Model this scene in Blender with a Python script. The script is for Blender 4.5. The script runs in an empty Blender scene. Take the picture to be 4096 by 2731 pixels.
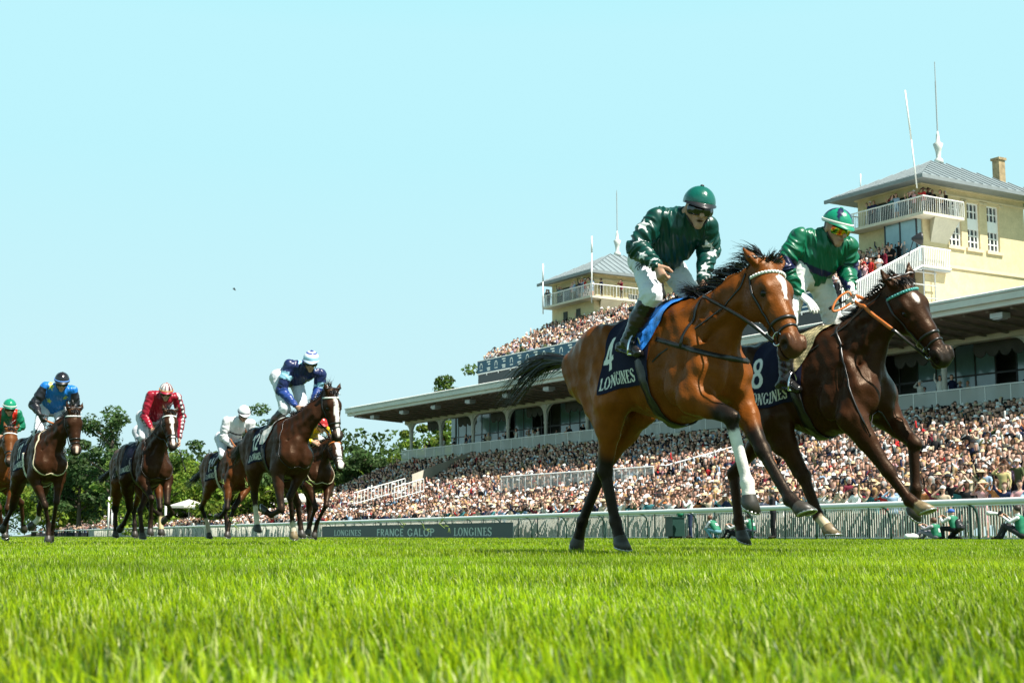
import bpy, math, random
import numpy as np
from mathutils import Vector, Matrix
from mathutils.bvhtree import BVHTree

# ------------------------------------------------------------------ camera, light, exposure
SC = bpy.context.scene
CAM_H = 0.12
FPX = 50.0 / 36.0 * 4096.0          # focal length in photo pixels
PITCH = math.radians(7.77)
cam_d = bpy.data.cameras.new('camera')
cam_d.lens = 50.0; cam_d.sensor_width = 36.0
cam_d.clip_start = 0.05; cam_d.clip_end = 5000.0
cam_d.dof.use_dof = True; cam_d.dof.focus_distance = 11.0; cam_d.dof.aperture_fstop = 14.0
cam_o = bpy.data.objects.new('camera', cam_d)
SC.collection.objects.link(cam_o)
cam_o.location = (0, 0, CAM_H)
cam_o.rotation_euler = (math.radians(90) + PITCH, 0, 0)
SC.camera = cam_o

SUN_EL = math.radians(57); SUN_AZ = math.atan2(0.8, -0.6)
world = bpy.data.worlds.new('World'); SC.world = world; world.use_nodes = True
wn = world.node_tree.nodes; wl = world.node_tree.links
wn.clear()
sky = wn.new('ShaderNodeTexSky'); sky.sky_type = 'NISHITA'; sky.sun_disc = False
sky.sun_elevation = SUN_EL; sky.sun_rotation = SUN_AZ; sky.altitude = 0.0
sky.air_density = 1.0; sky.dust_density = 0.7; sky.ozone_density = 1.0
hsv = wn.new('ShaderNodeHueSaturation'); hsv.inputs['Hue'].default_value = 0.448
hsv.inputs['Saturation'].default_value = 0.98; hsv.inputs['Value'].default_value = 1.38
bg = wn.new('ShaderNodeBackground'); bg.inputs['Strength'].default_value = 0.115
wo = wn.new('ShaderNodeOutputWorld')
cap = wn.new('ShaderNodeMix'); cap.data_type = 'RGBA'; cap.blend_type = 'DARKEN'; cap.inputs[0].default_value = 1.0
cap.inputs[7].default_value = (2.35, 3.85, 4.2, 1)      # milky summer haze: the sky never gets brighter than this
wl.new(sky.outputs[0], hsv.inputs['Color']); wl.new(hsv.outputs[0], cap.inputs[6]); 
wtc = wn.new('ShaderNodeTexCoord'); wsep = wn.new('ShaderNodeSeparateXYZ'); wmr = wn.new('ShaderNodeMapRange'); wvm = wn.new('ShaderNodeVectorMath'); wvm.operation = 'SCALE'
wmr.inputs[1].default_value = 0.38; wmr.inputs[2].default_value = 0.75; wmr.inputs[3].default_value = 1.0; wmr.inputs[4].default_value = 0.20   # deeper blue overhead
wl.new(wtc.outputs['Generated'], wsep.inputs[0]); wl.new(wsep.outputs['Z'], wmr.inputs[0]); 
wm2 = wn.new('ShaderNodeMapRange'); wm2.inputs[1].default_value = 0.0; wm2.inputs[2].default_value = 0.30; wm2.inputs[3].default_value = 1.0; wm2.inputs[4].default_value = 1.02
wmul = wn.new('ShaderNodeMath'); wmul.operation = 'MULTIPLY'; wl.new(wsep.outputs['Z'], wm2.inputs[0]); wl.new(wmr.outputs[0], wmul.inputs[0]); wl.new(wm2.outputs[0], wmul.inputs[1])
wl.new(wmul.outputs[0], wvm.inputs['Scale'])
cmx = wn.new('ShaderNodeMix'); cmx.data_type = 'RGBA'; cmx.inputs[6].default_value = (2.80, 3.85, 4.05, 1); cmx.inputs[7].default_value = (2.22, 3.88, 4.22, 1)   # paler at the horizon
wm3 = wn.new('ShaderNodeMapRange'); wm3.inputs[1].default_value = 0.02; wm3.inputs[2].default_value = 0.26; wl.new(wsep.outputs['Z'], wm3.inputs[0]); wl.new(wm3.outputs[0], cmx.inputs[0]); wl.new(cmx.outputs[2], cap.inputs[7])
wl.new(cap.outputs[2], wvm.inputs[0]); wl.new(wvm.outputs[0], bg.inputs['Color'])
wl.new(bg.outputs[0], wo.inputs['Surface'])
sun_d = bpy.data.lights.new('sun', 'SUN'); sun_d.energy = 4.8; sun_d.angle = math.radians(0.5)
sun_d.color = (1.0, 0.95, 0.86)
sun_o = bpy.data.objects.new('sun', sun_d); SC.collection.objects.link(sun_o)
_sd = Vector((math.sin(SUN_AZ) * math.cos(SUN_EL), math.cos(SUN_AZ) * math.cos(SUN_EL), math.sin(SUN_EL)))
sun_o.rotation_euler = _sd.to_track_quat('Z', 'Y').to_euler()
SC.view_settings.view_transform = 'Standard'; SC.view_settings.look = 'None'
SC.view_settings.exposure = 1.0; SC.view_settings.gamma = 1.0
SC.cycles.max_bounces = 6; SC.cycles.diffuse_bounces = 3; SC.cycles.glossy_bounces = 3
SC.cycles.transmission_bounces = 4; SC.cycles.transparent_max_bounces = 8

# ------------------------------------------------------------------ helpers
RNG = np.random.default_rng(7)
random.seed(7)
COL = SC.collection

def ray(u, v):
    """world direction through photo pixel (u, v) of the 4096 x 2731 photograph, scaled so that Y = 1"""
    x = (u - 2048.0) / FPX; y = (1365.5 - v) / FPX
    d = np.array([x, math.cos(PITCH) - y * math.sin(PITCH), math.sin(PITCH) + y * math.cos(PITCH)])
    return d / d[1]

def at(u, v, Y):
    return np.array([0, 0, CAM_H]) + ray(u, v) * Y

def pix(P):
    """photo pixel of a world point"""
    P = np.asarray(P, float) - np.array([0, 0, CAM_H])
    cf = P[1] * math.cos(PITCH) + P[2] * math.sin(PITCH)
    cu = -P[1] * math.sin(PITCH) + P[2] * math.cos(PITCH)
    return 2048 + FPX * P[0] / cf, 1365.5 - FPX * cu / cf

def unit(v):
    v = np.asarray(v, float); return v / (np.linalg.norm(v) + 1e-12)

def srgb(r, g, b):
    def f(c):
        c /= 255.0
        return c / 12.92 if c <= 0.04045 else ((c + 0.055) / 1.055) ** 2.4
    return (f(r), f(g), f(b))

# ---- materials
def mat(name, color=(0.5, 0.5, 0.5), rough=0.6, spec=0.5, metal=0.0, attr=False, noise=0.0, nscale=20.0,
        bump=0.0, bscale=60.0, sheen=0.0, coat=0.0, stretch=None, bdist=0.01, noise2=0.0, n2scale=3.0, alpha=1.0, transl=0.0, rvar=0.0, micro=0.0):
    m = bpy.data.materials.new(name); m.use_nodes = True
    nt = m.node_tree; n = nt.nodes; l = nt.links
    b = n['Principled BSDF']
    b.inputs['Roughness'].default_value = rough
    b.inputs['Metallic'].default_value = metal
    b.inputs['Specular IOR Level'].default_value = spec
    b.inputs['Sheen Weight'].default_value = sheen
    b.inputs['Coat Weight'].default_value = coat
    if alpha < 1: b.inputs['Alpha'].default_value = alpha
    tc = n.new('ShaderNodeTexCoord')
    vec = tc.outputs['Object']
    if stretch:
        mp = n.new('ShaderNodeMapping'); mp.inputs['Scale'].default_value = stretch
        l.new(vec, mp.inputs['Vector']); vec = mp.outputs[0]
    if attr:
        a = n.new('ShaderNodeAttribute'); a.attribute_name = 'Col'; col = a.outputs['Color']
    else:
        rgb = n.new('ShaderNodeRGB'); rgb.outputs[0].default_value = (*color, 1); col = rgb.outputs[0]
    for amt, sc in ((noise, nscale), (noise2, n2scale)):
        if amt > 0:
            tx = n.new('ShaderNodeTexNoise'); tx.inputs['Scale'].default_value = sc; tx.inputs['Detail'].default_value = 5
            tx.inputs['Roughness'].default_value = 0.6
            l.new(vec, tx.inputs['Vector'])
            mr = n.new('ShaderNodeMapRange'); mr.inputs[1].default_value = 0.3; mr.inputs[2].default_value = 0.7
            mr.inputs[3].default_value = 1 - amt; mr.inputs[4].default_value = 1 + amt
            l.new(tx.outputs['Fac'], mr.inputs[0])
            vm = n.new('ShaderNodeVectorMath'); vm.operation = 'SCALE'
            l.new(col, vm.inputs[0]); l.new(mr.outputs[0], vm.inputs['Scale']); col = vm.outputs[0]
    l.new(col, b.inputs['Base Color'])
    if rvar > 0:
        tx = n.new('ShaderNodeTexNoise'); tx.inputs['Scale'].default_value = 5.0; tx.inputs['Detail'].default_value = 4; l.new(vec, tx.inputs['Vector'])
        mr = n.new('ShaderNodeMapRange'); mr.inputs[1].default_value = .35; mr.inputs[2].default_value = .65; mr.inputs[3].default_value = rough - rvar; mr.inputs[4].default_value = rough + rvar
        l.new(tx.outputs['Fac'], mr.inputs[0]); l.new(mr.outputs[0], b.inputs['Roughness'])
    if bump > 0:
        tx = n.new('ShaderNodeTexNoise'); tx.inputs['Scale'].default_value = bscale; tx.inputs['Detail'].default_value = 4
        l.new(vec, tx.inputs['Vector'])
        bp = n.new('ShaderNodeBump'); bp.inputs['Strength'].default_value = bump; bp.inputs['Distance'].default_value = bdist
        l.new(tx.outputs['Fac'], bp.inputs['Height']); last = bp.outputs[0]
        if micro > 0:
            t2 = n.new('ShaderNodeTexNoise'); t2.inputs['Scale'].default_value = 85.0; t2.inputs['Detail'].default_value = 3; l.new(vec, t2.inputs['Vector'])
            b2 = n.new('ShaderNodeBump'); b2.inputs['Strength'].default_value = micro; b2.inputs['Distance'].default_value = 0.004
            l.new(t2.outputs['Fac'], b2.inputs['Height']); l.new(last, b2.inputs['Normal']); last = b2.outputs[0]
        l.new(last, b.inputs['Normal'])
    if transl > 0:
        tr = n.new('ShaderNodeBsdfTranslucent'); l.new(col, tr.inputs['Color'])
        mx = n.new('ShaderNodeMixShader'); mx.inputs[0].default_value = transl
        l.new(b.outputs[0], mx.inputs[1]); l.new(tr.outputs[0], mx.inputs[2])
        l.new(mx.outputs[0], n['Material Output'].inputs['Surface'])
    return m

# ---- mesh objects
def mesh_from(name, V, F, smooth=True, col=None, uv=None):
    """V (n,3); F list of tuples or an (m,k) int array"""
    me = bpy.data.meshes.new(name)
    V = np.asarray(V, np.float32)
    if isinstance(F, np.ndarray):
        m, k = F.shape
        me.vertices.add(len(V)); me.vertices.foreach_set('co', V.ravel())
        me.loops.add(m * k); me.loops.foreach_set('vertex_index', F.astype(np.int32).ravel())
        me.polygons.add(m)
        me.polygons.foreach_set('loop_start', np.arange(0, m * k, k, dtype=np.int32))
        me.polygons.foreach_set('loop_total', np.full(m, k, np.int32))
        me.update(calc_edges=True); me.validate()
    else:
        me.from_pydata([tuple(map(float, v)) for v in V], [], [tuple(int(i) for i in f) for f in F]); me.update()
    if smooth: me.polygons.foreach_set('use_smooth', np.ones(len(me.polygons), bool))
    if col is not None:
        a = me.attributes.new('Col', 'FLOAT_COLOR', 'POINT')
        c = np.ones((len(V), 4), np.float32); c[:, :3] = np.asarray(col, np.float32)
        a.data.foreach_set('color', c.ravel())
    return me

def wm(o):
    """world matrix of an object placed by location and z rotation only"""
    m = o.matrix_parent_inverse @ o.matrix_basis
    return wm(o.parent) @ m if o.parent else o.matrix_basis.copy()

def link(name, me, m=None, parent=None, loc=None, world=True):
    """link a mesh given in world coordinates (or, world=False, in its parent's)"""
    o = bpy.data.objects.new(name, me); COL.objects.link(o)
    if m is not None:
        for x in (m if isinstance(m, (list, tuple)) else [m]): me.materials.append(x)
    if parent is not None:
        o.parent = parent
        if world: o.matrix_parent_inverse = wm(parent).inverted()
    if loc is not None: o.location = loc
    return o

def thing(name, label, cat, loc=(0, 0, 0), rz=0.0, group=None):
    o = bpy.data.objects.new(name, None); COL.objects.link(o)
    o.location = tuple(float(c) for c in loc); o.rotation_euler = (0, 0, rz)
    o['label'] = label; o['category'] = cat
    if group: o['group'] = group
    return o

def tag(o, label=None, cat=None, group=None, kind=None):
    if label: o['label'] = label
    if cat: o['category'] = cat
    if group: o['group'] = group
    if kind: o['kind'] = kind
    return o

class MB:
    """collects simple shapes into one mesh"""
    def __init__(self): self.V = []; self.F = []; self.M = []; self.n = 0; self.mi = 0
    def add(self, V, F):
        V = np.asarray(V, float).reshape(-1, 3)
        self.V.append(V); self.F += [tuple(i + self.n for i in f) for f in F]; self.M += [self.mi] * len(F); self.n += len(V); return self
    def box(self, lo, hi, fn=None):
        x0, y0, z0 = lo; x1, y1, z1 = hi
        V = [(x0, y0, z0), (x1, y0, z0), (x1, y1, z0), (x0, y1, z0), (x0, y0, z1), (x1, y0, z1), (x1, y1, z1), (x0, y1, z1)]
        if fn: V = [fn(*v) for v in V]
        return self.add(V, [(0, 3, 2, 1), (4, 5, 6, 7), (0, 1, 5, 4), (1, 2, 6, 5), (2, 3, 7, 6), (3, 0, 4, 7)])
    def tube(self, pts, r, n=8, cap=True):
        pts = np.asarray(pts, float); r = np.broadcast_to(np.asarray(r, float), (len(pts),))
        T = np.gradient(pts, axis=0); T /= np.linalg.norm(T, axis=1)[:, None] + 1e-12
        up = np.array([0, 0, 1.0]) if abs(T[0, 2]) < 0.9 else np.array([1.0, 0, 0])
        V = []
        s = unit(np.cross(T[0], up))
        for p, t, rr in zip(pts, T, r):
            s = unit(s - t * s.dot(t)); b = np.cross(t, s)
            a = np.arange(n) * 2 * math.pi / n
            V.append(p + rr * (np.cos(a)[:, None] * s + np.sin(a)[:, None] * b))
        V = np.concatenate(V); F = []
        for i in range(len(pts) - 1):
            for j in range(n):
                k = (j + 1) % n
                F.append((i * n + j, i * n + k, (i + 1) * n + k, (i + 1) * n + j))
        if cap: F += [tuple(range(n - 1, -1, -1)), tuple((len(pts) - 1) * n + j for j in range(n))]
        return self.add(V, F)
    def lathe(self, prof, c=(0, 0, 0), n=16):
        V = []; F = []
        for r, z in prof:
            for j in range(n):
                a = 2 * math.pi * j / n; V.append((c[0] + r * math.cos(a), c[1] + r * math.sin(a), c[2] + z))
        for i in range(len(prof) - 1):
            for j in range(n):
                k = (j + 1) % n; F.append((i * n + j, i * n + k, (i + 1) * n + k, (i + 1) * n + j))
        F += [tuple(range(n - 1, -1, -1)), tuple((len(prof) - 1) * n + j for j in range(n))]
        return self.add(V, F)
    def build(self, name, m, parent=None, smooth=False, loc=None, world=True):
        me = mesh_from(name, np.concatenate(self.V), self.F, smooth)
        if len(set(self.M)) > 1: me.polygons.foreach_set('material_index', np.array(self.M, np.int32))
        return link(name, me, m, parent, loc, world)

# ---- signed distance fields: one continuous skin per body
class Field:
    def __init__(s, lo, hi, h):
        s.lo = np.array(lo, float); s.h = h
        s.n = np.ceil((np.array(hi, float) - s.lo) / h).astype(int) + 1
        s.f = np.full(s.n, 0.5, np.float32); s.rs = 1.0
    def _sub(s, lo, hi):
        a = np.clip(np.floor((np.asarray(lo) - s.lo) / s.h).astype(int), 0, s.n)
        b = np.clip(np.ceil((np.asarray(hi) - s.lo) / s.h).astype(int) + 1, 0, s.n)
        if np.any(b - a < 1): return None, None
        g = [(s.lo[i] + s.h * np.arange(a[i], b[i])).astype(np.float32) for i in range(3)]
        return (slice(a[0], b[0]), slice(a[1], b[1]), slice(a[2], b[2])), (g[0][:, None, None], g[1][None, :, None], g[2][None, None, :])
    def comb(s, sl, d, k, op):
        f = s.f[sl]
        if op == 'u':
            if k > 0:
                hh = np.clip(0.5 + 0.5 * (f - d) / k, 0, 1); s.f[sl] = f + (d - f) * hh - k * hh * (1 - hh)
            else: s.f[sl] = np.minimum(f, d)
        elif op == 'd':
            d = -d
            hh = np.clip(0.5 - 0.5 * (f - d) / k, 0, 1); s.f[sl] = f + (d - f) * hh + k * hh * (1 - hh)
    def ecap(s, a, b, ra, rb, up=(0, 0, 1), k=0.03, op='u'):
        """capsule from a to b whose cross-section is an ellipse (side, up) growing from ra to rb"""
        a = np.asarray(a, float); b = np.asarray(b, float)
        ra = np.array(ra if np.ndim(ra) else (ra, ra), float); rb = np.array(rb if np.ndim(rb) else (rb, rb), float) * s.rs; ra = ra * s.rs
        L = np.linalg.norm(b - a); ax = (b - a) / max(L, 1e-9) if L > 1e-6 else np.array([1.0, 0, 0])
        L = max(L, 1e-6)
        up = np.asarray(up, float)
        if abs(unit(up).dot(ax)) > 0.97: up = np.array([1.0, 0, 0]) if abs(ax[0]) < 0.8 else np.array([0, 1.0, 0])
        sd = unit(np.cross(up, ax)); uv = np.cross(ax, sd)
        m = max(ra.max(), rb.max()) + k + 2 * s.h + 0.02
        sl, g = s._sub(np.minimum(a, b) - m, np.maximum(a, b) + m)
        if sl is None: return s
        X, Y, Z = g[0] - a[0], g[1] - a[1], g[2] - a[2]
        t = X * ax[0] + Y * ax[1] + Z * ax[2]
        q = np.clip(t / L, 0, 1); ov = t - q * L
        S = X * sd[0] + Y * sd[1] + Z * sd[2]; U = X * uv[0] + Y * uv[1] + Z * uv[2]
        rs = ra[0] + (rb[0] - ra[0]) * q; ru = ra[1] + (rb[1] - ra[1]) * q; rc = np.minimum(rs, ru)
        k0 = np.sqrt((S / rs) ** 2 + (U / ru) ** 2 + (ov / rc) ** 2) + 1e-6
        k1 = np.sqrt((S / rs ** 2) ** 2 + (U / ru ** 2) ** 2 + (ov / rc ** 2) ** 2) + 1e-6
        s.comb(sl, (k0 * (k0 - 1) / k1).astype(np.float32), k, op); return s
    def chain(s, pts, rad, up=(0, 0, 1), k=0.02):
        for i in range(len(pts) - 1): s.ecap(pts[i], pts[i + 1], rad[i], rad[i + 1], up, k)
        return s
    def ell(s, c, r, ax=None, k=0.03, op='u'):
        """ellipsoid with radii r along the rows of ax"""
        c = np.asarray(c, float); r = np.asarray(r, float) * s.rs
        if ax is None: ax = np.eye(3)
        ax = np.asarray(ax, float)
        m = r.max() + k + 2 * s.h + 0.02
        sl, g = s._sub(c - m, c + m)
        if sl is None: return s
        X, Y, Z = g[0] - c[0], g[1] - c[1], g[2] - c[2]
        p = [(X * ax[i][0] + Y * ax[i][1] + Z * ax[i][2]) for i in range(3)]
        k0 = np.sqrt(sum((p[i] / r[i]) ** 2 for i in range(3))) + 1e-6
        k1 = np.sqrt(sum((p[i] / r[i] ** 2) ** 2 for i in range(3))) + 1e-6
        s.comb(sl, (k0 * (k0 - 1) / k1).astype(np.float32), k, op); return s
    def mesh(s, smooth=1, off=0.0):
        f = s.f - off; n = np.array(f.shape)
        ins = f < 0
        corners = [(i, j, k) for i in (0, 1) for j in (0, 1) for k in (0, 1)]
        def cs(i, j, k): return (slice(i, n[0] - 1 + i), slice(j, n[1] - 1 + j), slice(k, n[2] - 1 + k))
        cnt = sum(ins[cs(*c)].astype(np.int8) for c in corners)
        act = (cnt > 0) & (cnt < 8)
        idx = np.argwhere(act)
        vid = np.full(act.shape, -1, np.int64); vid[act] = np.arange(len(idx))
        P = np.zeros((len(idx), 3)); W = np.zeros(len(idx))
        val = {c: f[idx[:, 0] + c[0], idx[:, 1] + c[1], idx[:, 2] + c[2]] for c in corners}
        for c in corners:
            for d in range(3):
                if c[d] == 0:
                    e = list(c); e[d] = 1; e = tuple(e)
                    v0, v1 = val[c], val[e]; x = (v0 < 0) != (v1 < 0)
                    t = np.where(x, v0 / np.where(x, v0 - v1, 1), 0)
                    q = np.tile(np.array(c, float), (len(idx), 1)); q[:, d] = t
                    P += q * x[:, None]; W += x
        P = idx + P / W[:, None]
        V = s.lo + P * s.h
        F = []
        for d in range(3):
            e = [0, 0, 0]; e[d] = 1
            a = ins[:n[0] - e[0], :n[1] - e[1], :n[2] - e[2]]; b = ins[e[0]:, e[1]:, e[2]:]
            x = a != b
            o1, o2 = (d + 1) % 3, (d + 2) % 3
            I = np.argwhere(x)
            I = I[(I[:, o1] > 0) & (I[:, o2] > 0) & (I[:, o1] < n[o1] - 1) & (I[:, o2] < n[o2] - 1)]
            flip = a[I[:, 0], I[:, 1], I[:, 2]]
            def g(d1, d2):
                J = I.copy(); J[:, o1] -= d1; J[:, o2] -= d2
                return vid[J[:, 0], J[:, 1], J[:, 2]]
            q = np.stack([g(1, 1), g(0, 1), g(0, 0), g(1, 0)], 1)
            q[~flip] = q[~flip][:, ::-1]
            F.append(q)
        F = np.concatenate(F)
        F = F[(F >= 0).all(1)]
        for _ in range(smooth):
            A = np.zeros_like(V); C = np.zeros(len(V))
            for i in range(4):
                for j in ((i + 1) % 4, (i + 3) % 4):
                    np.add.at(A, F[:, i], V[F[:, j]]); np.add.at(C, F[:, i], 1)
            C[C == 0] = 1
            V = 0.45 * V + 0.55 * A / C[:, None]
        return V, F

def vnormals(V, F):
    N = np.zeros_like(V)
    fn = np.cross(V[F[:, 2]] - V[F[:, 0]], V[F[:, 3]] - V[F[:, 1]])
    for i in range(4): np.add.at(N, F[:, i], fn)
    return N / (np.linalg.norm(N, axis=1)[:, None] + 1e-12)

_wv = RNG.normal(size=(24, 3)); _wp = RNG.uniform(0, 6.28, 24)
def wobble(P, scale, n=8, seed=0):
    """cheap smooth noise in about -1..1"""
    P = np.asarray(P) * scale; r = 0
    for i in range(n):
        j = (i + seed * 5) % 24
        r = r + np.sin(P @ _wv[j] * (1 + 0.35 * i) + _wp[j])
    return r / n * 1.6

def sstep(a, b, x):
    t = np.clip((np.asarray(x, float) - a) / (b - a), 0, 1); return t * t * (3 - 2 * t)

def bvh(V, F):
    return BVHTree.FromPolygons([tuple(v) for v in V.tolist()], F.tolist())

def cast(tree, o, d):
    """surface point and normal met from o along d"""
    h = tree.ray_cast(Vector(o), Vector(unit(d)))
    if h[0] is None: return None, None
    return np.array(h[0]), np.array(h[1])

def near(tree, p):
    h = tree.find_nearest(Vector(p)); return np.array(h[0]), np.array(h[1])

def strap(mb, pts, nrm, w, th=0.004, lift=0.002):
    """flat strap of width w lying along surface points with normals"""
    pts = np.asarray(pts, float); nrm = np.asarray(nrm, float)
    T = np.gradient(pts, axis=0); V = []
    for p, t, n_ in zip(pts, T, nrm):
        t = unit(t); n_ = unit(n_ - t * n_.dot(t)); s_ = np.cross(t, n_)
        for a, b in ((-1, 0), (1, 0), (0.9, 1), (-0.9, 1)):
            V.append(p + s_ * a * w / 2 + n_ * (lift + b * th))
    F = []
    for i in range(len(pts) - 1):
        for j in range(4):
            k = (j + 1) % 4; F.append((i * 4 + j, i * 4 + k, i * 4 + 4 + k, i * 4 + 4 + j))
    F += [(3, 2, 1, 0), tuple((len(pts) - 1) * 4 + j for j in range(4))]
    mb.add(V, F); return mb

def spline(P, n):
    """Catmull-Rom through the points"""
    P = np.asarray(P, float); m = len(P)
    if m < 3: return P[0] + (P[-1] - P[0]) * np.linspace(0, 1, n)[:, None]
    Q = np.vstack([2 * P[0] - P[1], P, 2 * P[-1] - P[-2]])
    t = np.linspace(0, m - 1 - 1e-6, n); i = t.astype(int); f = (t - i)[:, None]
    a, b, c, d = Q[i], Q[i + 1], Q[i + 2], Q[i + 3]
    return 0.5 * ((2 * b) + (c - a) * f + (2 * a - 5 * b + 4 * c - d) * f ** 2 + (3 * b - a - 3 * c + d) * f ** 3)

def strands(roots, dirs, lens, w, curl, nseg=6, seed=3, grav=(0, 0, -1.0), gk=0.3):
    """thin tapering hair ribbons (two crossed would be too heavy): returns V, F"""
    r = np.random.default_rng(seed)
    n = len(roots); V = np.zeros((n, nseg + 1, 2, 3))
    p = np.array(roots, float); d = np.array(dirs, float); L = np.asarray(lens, float)[:, None]
    w = np.broadcast_to(np.asarray(w, float), (n,))
    sd = np.cross(d, r.normal(size=(n, 3))); sd /= np.linalg.norm(sd, axis=1)[:, None] + 1e-9
    for i in range(nseg + 1):
        f = i / nseg; ww = (w * (1 - 0.85 * f ** 1.5))[:, None]
        V[:, i, 0] = p - sd * ww / 2; V[:, i, 1] = p + sd * ww / 2
        p = p + d * L / nseg
        d = d + r.normal(size=(n, 3)) * curl + np.array(grav) * gk / nseg
        d /= np.linalg.norm(d, axis=1)[:, None]
    base = np.arange(n)[:, None] * (nseg + 1) * 2
    F = np.concatenate([base + np.array([[i * 2, i * 2 + 1, i * 2 + 3, i * 2 + 2]]) for i in range(nseg)], 0)
    return V.reshape(-1, 3), F

# ---- writing: a cell mask in a unit box, used to colour or emboss letters
def _seg(X, Y, x0, y0, x1, y1, w):
    dx, dy = x1 - x0, y1 - y0; L = dx * dx + dy * dy + 1e-9
    t = np.clip(((X - x0) * dx + (Y - y0) * dy) / L, 0, 1)
    return (X - x0 - t * dx) ** 2 + (Y - y0 - t * dy) ** 2 < (w / 2) ** 2
def _par(X, Y, x0, y0, x1, y1, w):
    """stroke cut level at its ends, w wide across"""
    t = (Y - y0) / (y1 - y0 + 1e-9)
    return (t >= 0) & (t <= 1) & (np.abs(X - x0 - t * (x1 - x0)) < w / 2)
def _rect(X, Y, a, b, c, d): return (X >= a) & (X <= c) & (Y >= b) & (Y <= d)
def _ring(X, Y, cx, cy, rx, ry, wx, wy):
    return (((X - cx) / rx) ** 2 + ((Y - cy) / ry) ** 2 <= 1) & (((X - cx) / (rx - wx)) ** 2 + ((Y - cy) / (ry - wy)) ** 2 >= 1)
def glyph(ch, X, Y, serif=True):
    """X, Y in a box about 0.7 wide, 1 high; returns (mask, advance)"""
    T = 0.17 if serif else 0.15; H = 0.08 if serif else 0.14; s = serif
    def sf(x, y, w=0.26):
        return _rect(X, Y, x - w / 2, y - (0.06 if y > 0.5 else 0), x + w / 2, y + (0 if y > 0.5 else 0.06)) if s else np.zeros_like(X, bool)
    if ch == 'L': return _rect(X, Y, .08, 0, .08 + T, 1) | _rect(X, Y, .0 if s else .08, 0, .58, H) | sf(.16, 1) | (_rect(X, Y, .52, 0, .58, .28) if s else False), .66
    if ch == 'O': return _ring(X, Y, .36, .5, .36, .52, T, H), .80
    if ch == 'N':
        a = .09 if s else T
        return _rect(X, Y, .08, 0, .08 + a, 1) | _rect(X, Y, .58, 0, .58 + a, 1) | _par(X, Y, .62, 0, .13, 1, T * 1.25) | sf(.12, 0) | sf(.08, 1, .2) | sf(.63, 1), .82
    if ch == 'G':
        return (_ring(X, Y, .36, .5, .36, .52, T, H) & ~((X > .45) & (Y > .36) & (Y < .72))) | _rect(X, Y, .52, .08, .52 + T, .44) | _rect(X, Y, .42, .38, .74, .45), .82
    if ch == 'I': return _rect(X, Y, .08, 0, .08 + T, 1) | sf(.165, 0) | sf(.165, 1), .38 if s else .32
    if ch == 'E':
        return _rect(X, Y, .08, 0, .08 + T, 1) | _rect(X, Y, .02 if s else .08, 0, .56, H) | _rect(X, Y, .02 if s else .08, 1 - H, .54, 1) | _rect(X, Y, .1, .5 - H / 2, .46, .5 + H / 2) | (_rect(X, Y, .50, 0, .56, .25) | _rect(X, Y, .48, .78, .54, 1) if s else False), .64
    if ch == 'S':
        up = _ring(X, Y, .3, .74, .27, .28, T * .8, H) & ~((X > .3) & (Y < .74) & (Y > .5) & (X > .36))
        lo = _ring(X, Y, .3, .26, .28, .28, T * .8, H) & ~((X < .3) & (Y > .26) & (Y < .5) & (X < .24))
        up &= ~((X > .32) & (Y < .76)); lo &= ~((X < .28) & (Y > .24))
        mid = _seg(X, Y, .14, .62, .46, .38, T * 1.05)
        return up | lo | mid | (_rect(X, Y, .48, .74, .54, .98) | _rect(X, Y, .04, .02, .10, .28) if s else False), .64
    if ch == 'F': return _rect(X, Y, .08, 0, .08 + T, 1) | _rect(X, Y, .08, 1 - H, .54, 1) | _rect(X, Y, .1, .47, .48, .47 + H), .60
    if ch == 'R': return _rect(X, Y, .08, 0, .08 + T, 1) | (_ring(X, Y, .3, .73, .3, .27, T, H) & (X > .2)) | _rect(X, Y, .1, 1 - H, .32, 1) | _rect(X, Y, .1, .46, .32, .46 + H) | _par(X, Y, .56, 0, .3, .5, T * 1.15), .68
    if ch == 'A': return _par(X, Y, .08, 0, .34, 1, T) | _par(X, Y, .60, 0, .34, 1, T) | _rect(X, Y, .18, .25, .5, .25 + H), .70
    if ch == 'C': return _ring(X, Y, .36, .5, .34, .52, T, H) & ~((X > .42) & (Y > .32) & (Y < .68)), .74
    if ch == 'P': return _rect(X, Y, .08, 0, .08 + T, 1) | (_ring(X, Y, .3, .72, .3, .28, T, H) & (X > .2)) | _rect(X, Y, .1, 1 - H, .32, 1) | _rect(X, Y, .1, .44, .32, .44 + H), .66
    if ch == '4': return _par(X, Y, .42, 0, .42, 1, .17) | _par(X, Y, .06, .26, .42, 1, .15) | _rect(X, Y, .0, .22, .62, .36), .7
    if ch == '8': return _ring(X, Y, .32, .74, .25, .27, .15, .13) | _ring(X, Y, .32, .26, .30, .28, .16, .13), .7
    if ch == '1': return _rect(X, Y, .28, 0, .46, 1) | _par(X, Y, .16, .74, .34, 1, .2), .6
    if ch == '2': return (_ring(X, Y, .32, .70, .29, .30, .16, .14) & ((Y > .68) | (X > .34))) | _par(X, Y, .10, .06, .52, .62, .18) | _rect(X, Y, .04, 0, .62, .15), .7
    if ch == '7': return _rect(X, Y, .04, .85, .6, 1) | _par(X, Y, .2, 0, .52, .95, .18), .66
    if ch == 'D': return _rect(X, Y, .08, 0, .2, 1) | (_ring(X, Y, .2, .5, .46, .5, .13, .1) & (X > .14)), .74
    if ch == 'o': return _ring(X, Y, .22, .27, .22, .28, .09, .09), .46
    if ch == 'y': return _seg(X, Y, .05, .5, .2, .08, .1) | _seg(X, Y, .4, .52, .1, -.35, .1), .46
    if ch == 'l': return _rect(X, Y, .08, 0, .19, 1), .27
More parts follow.
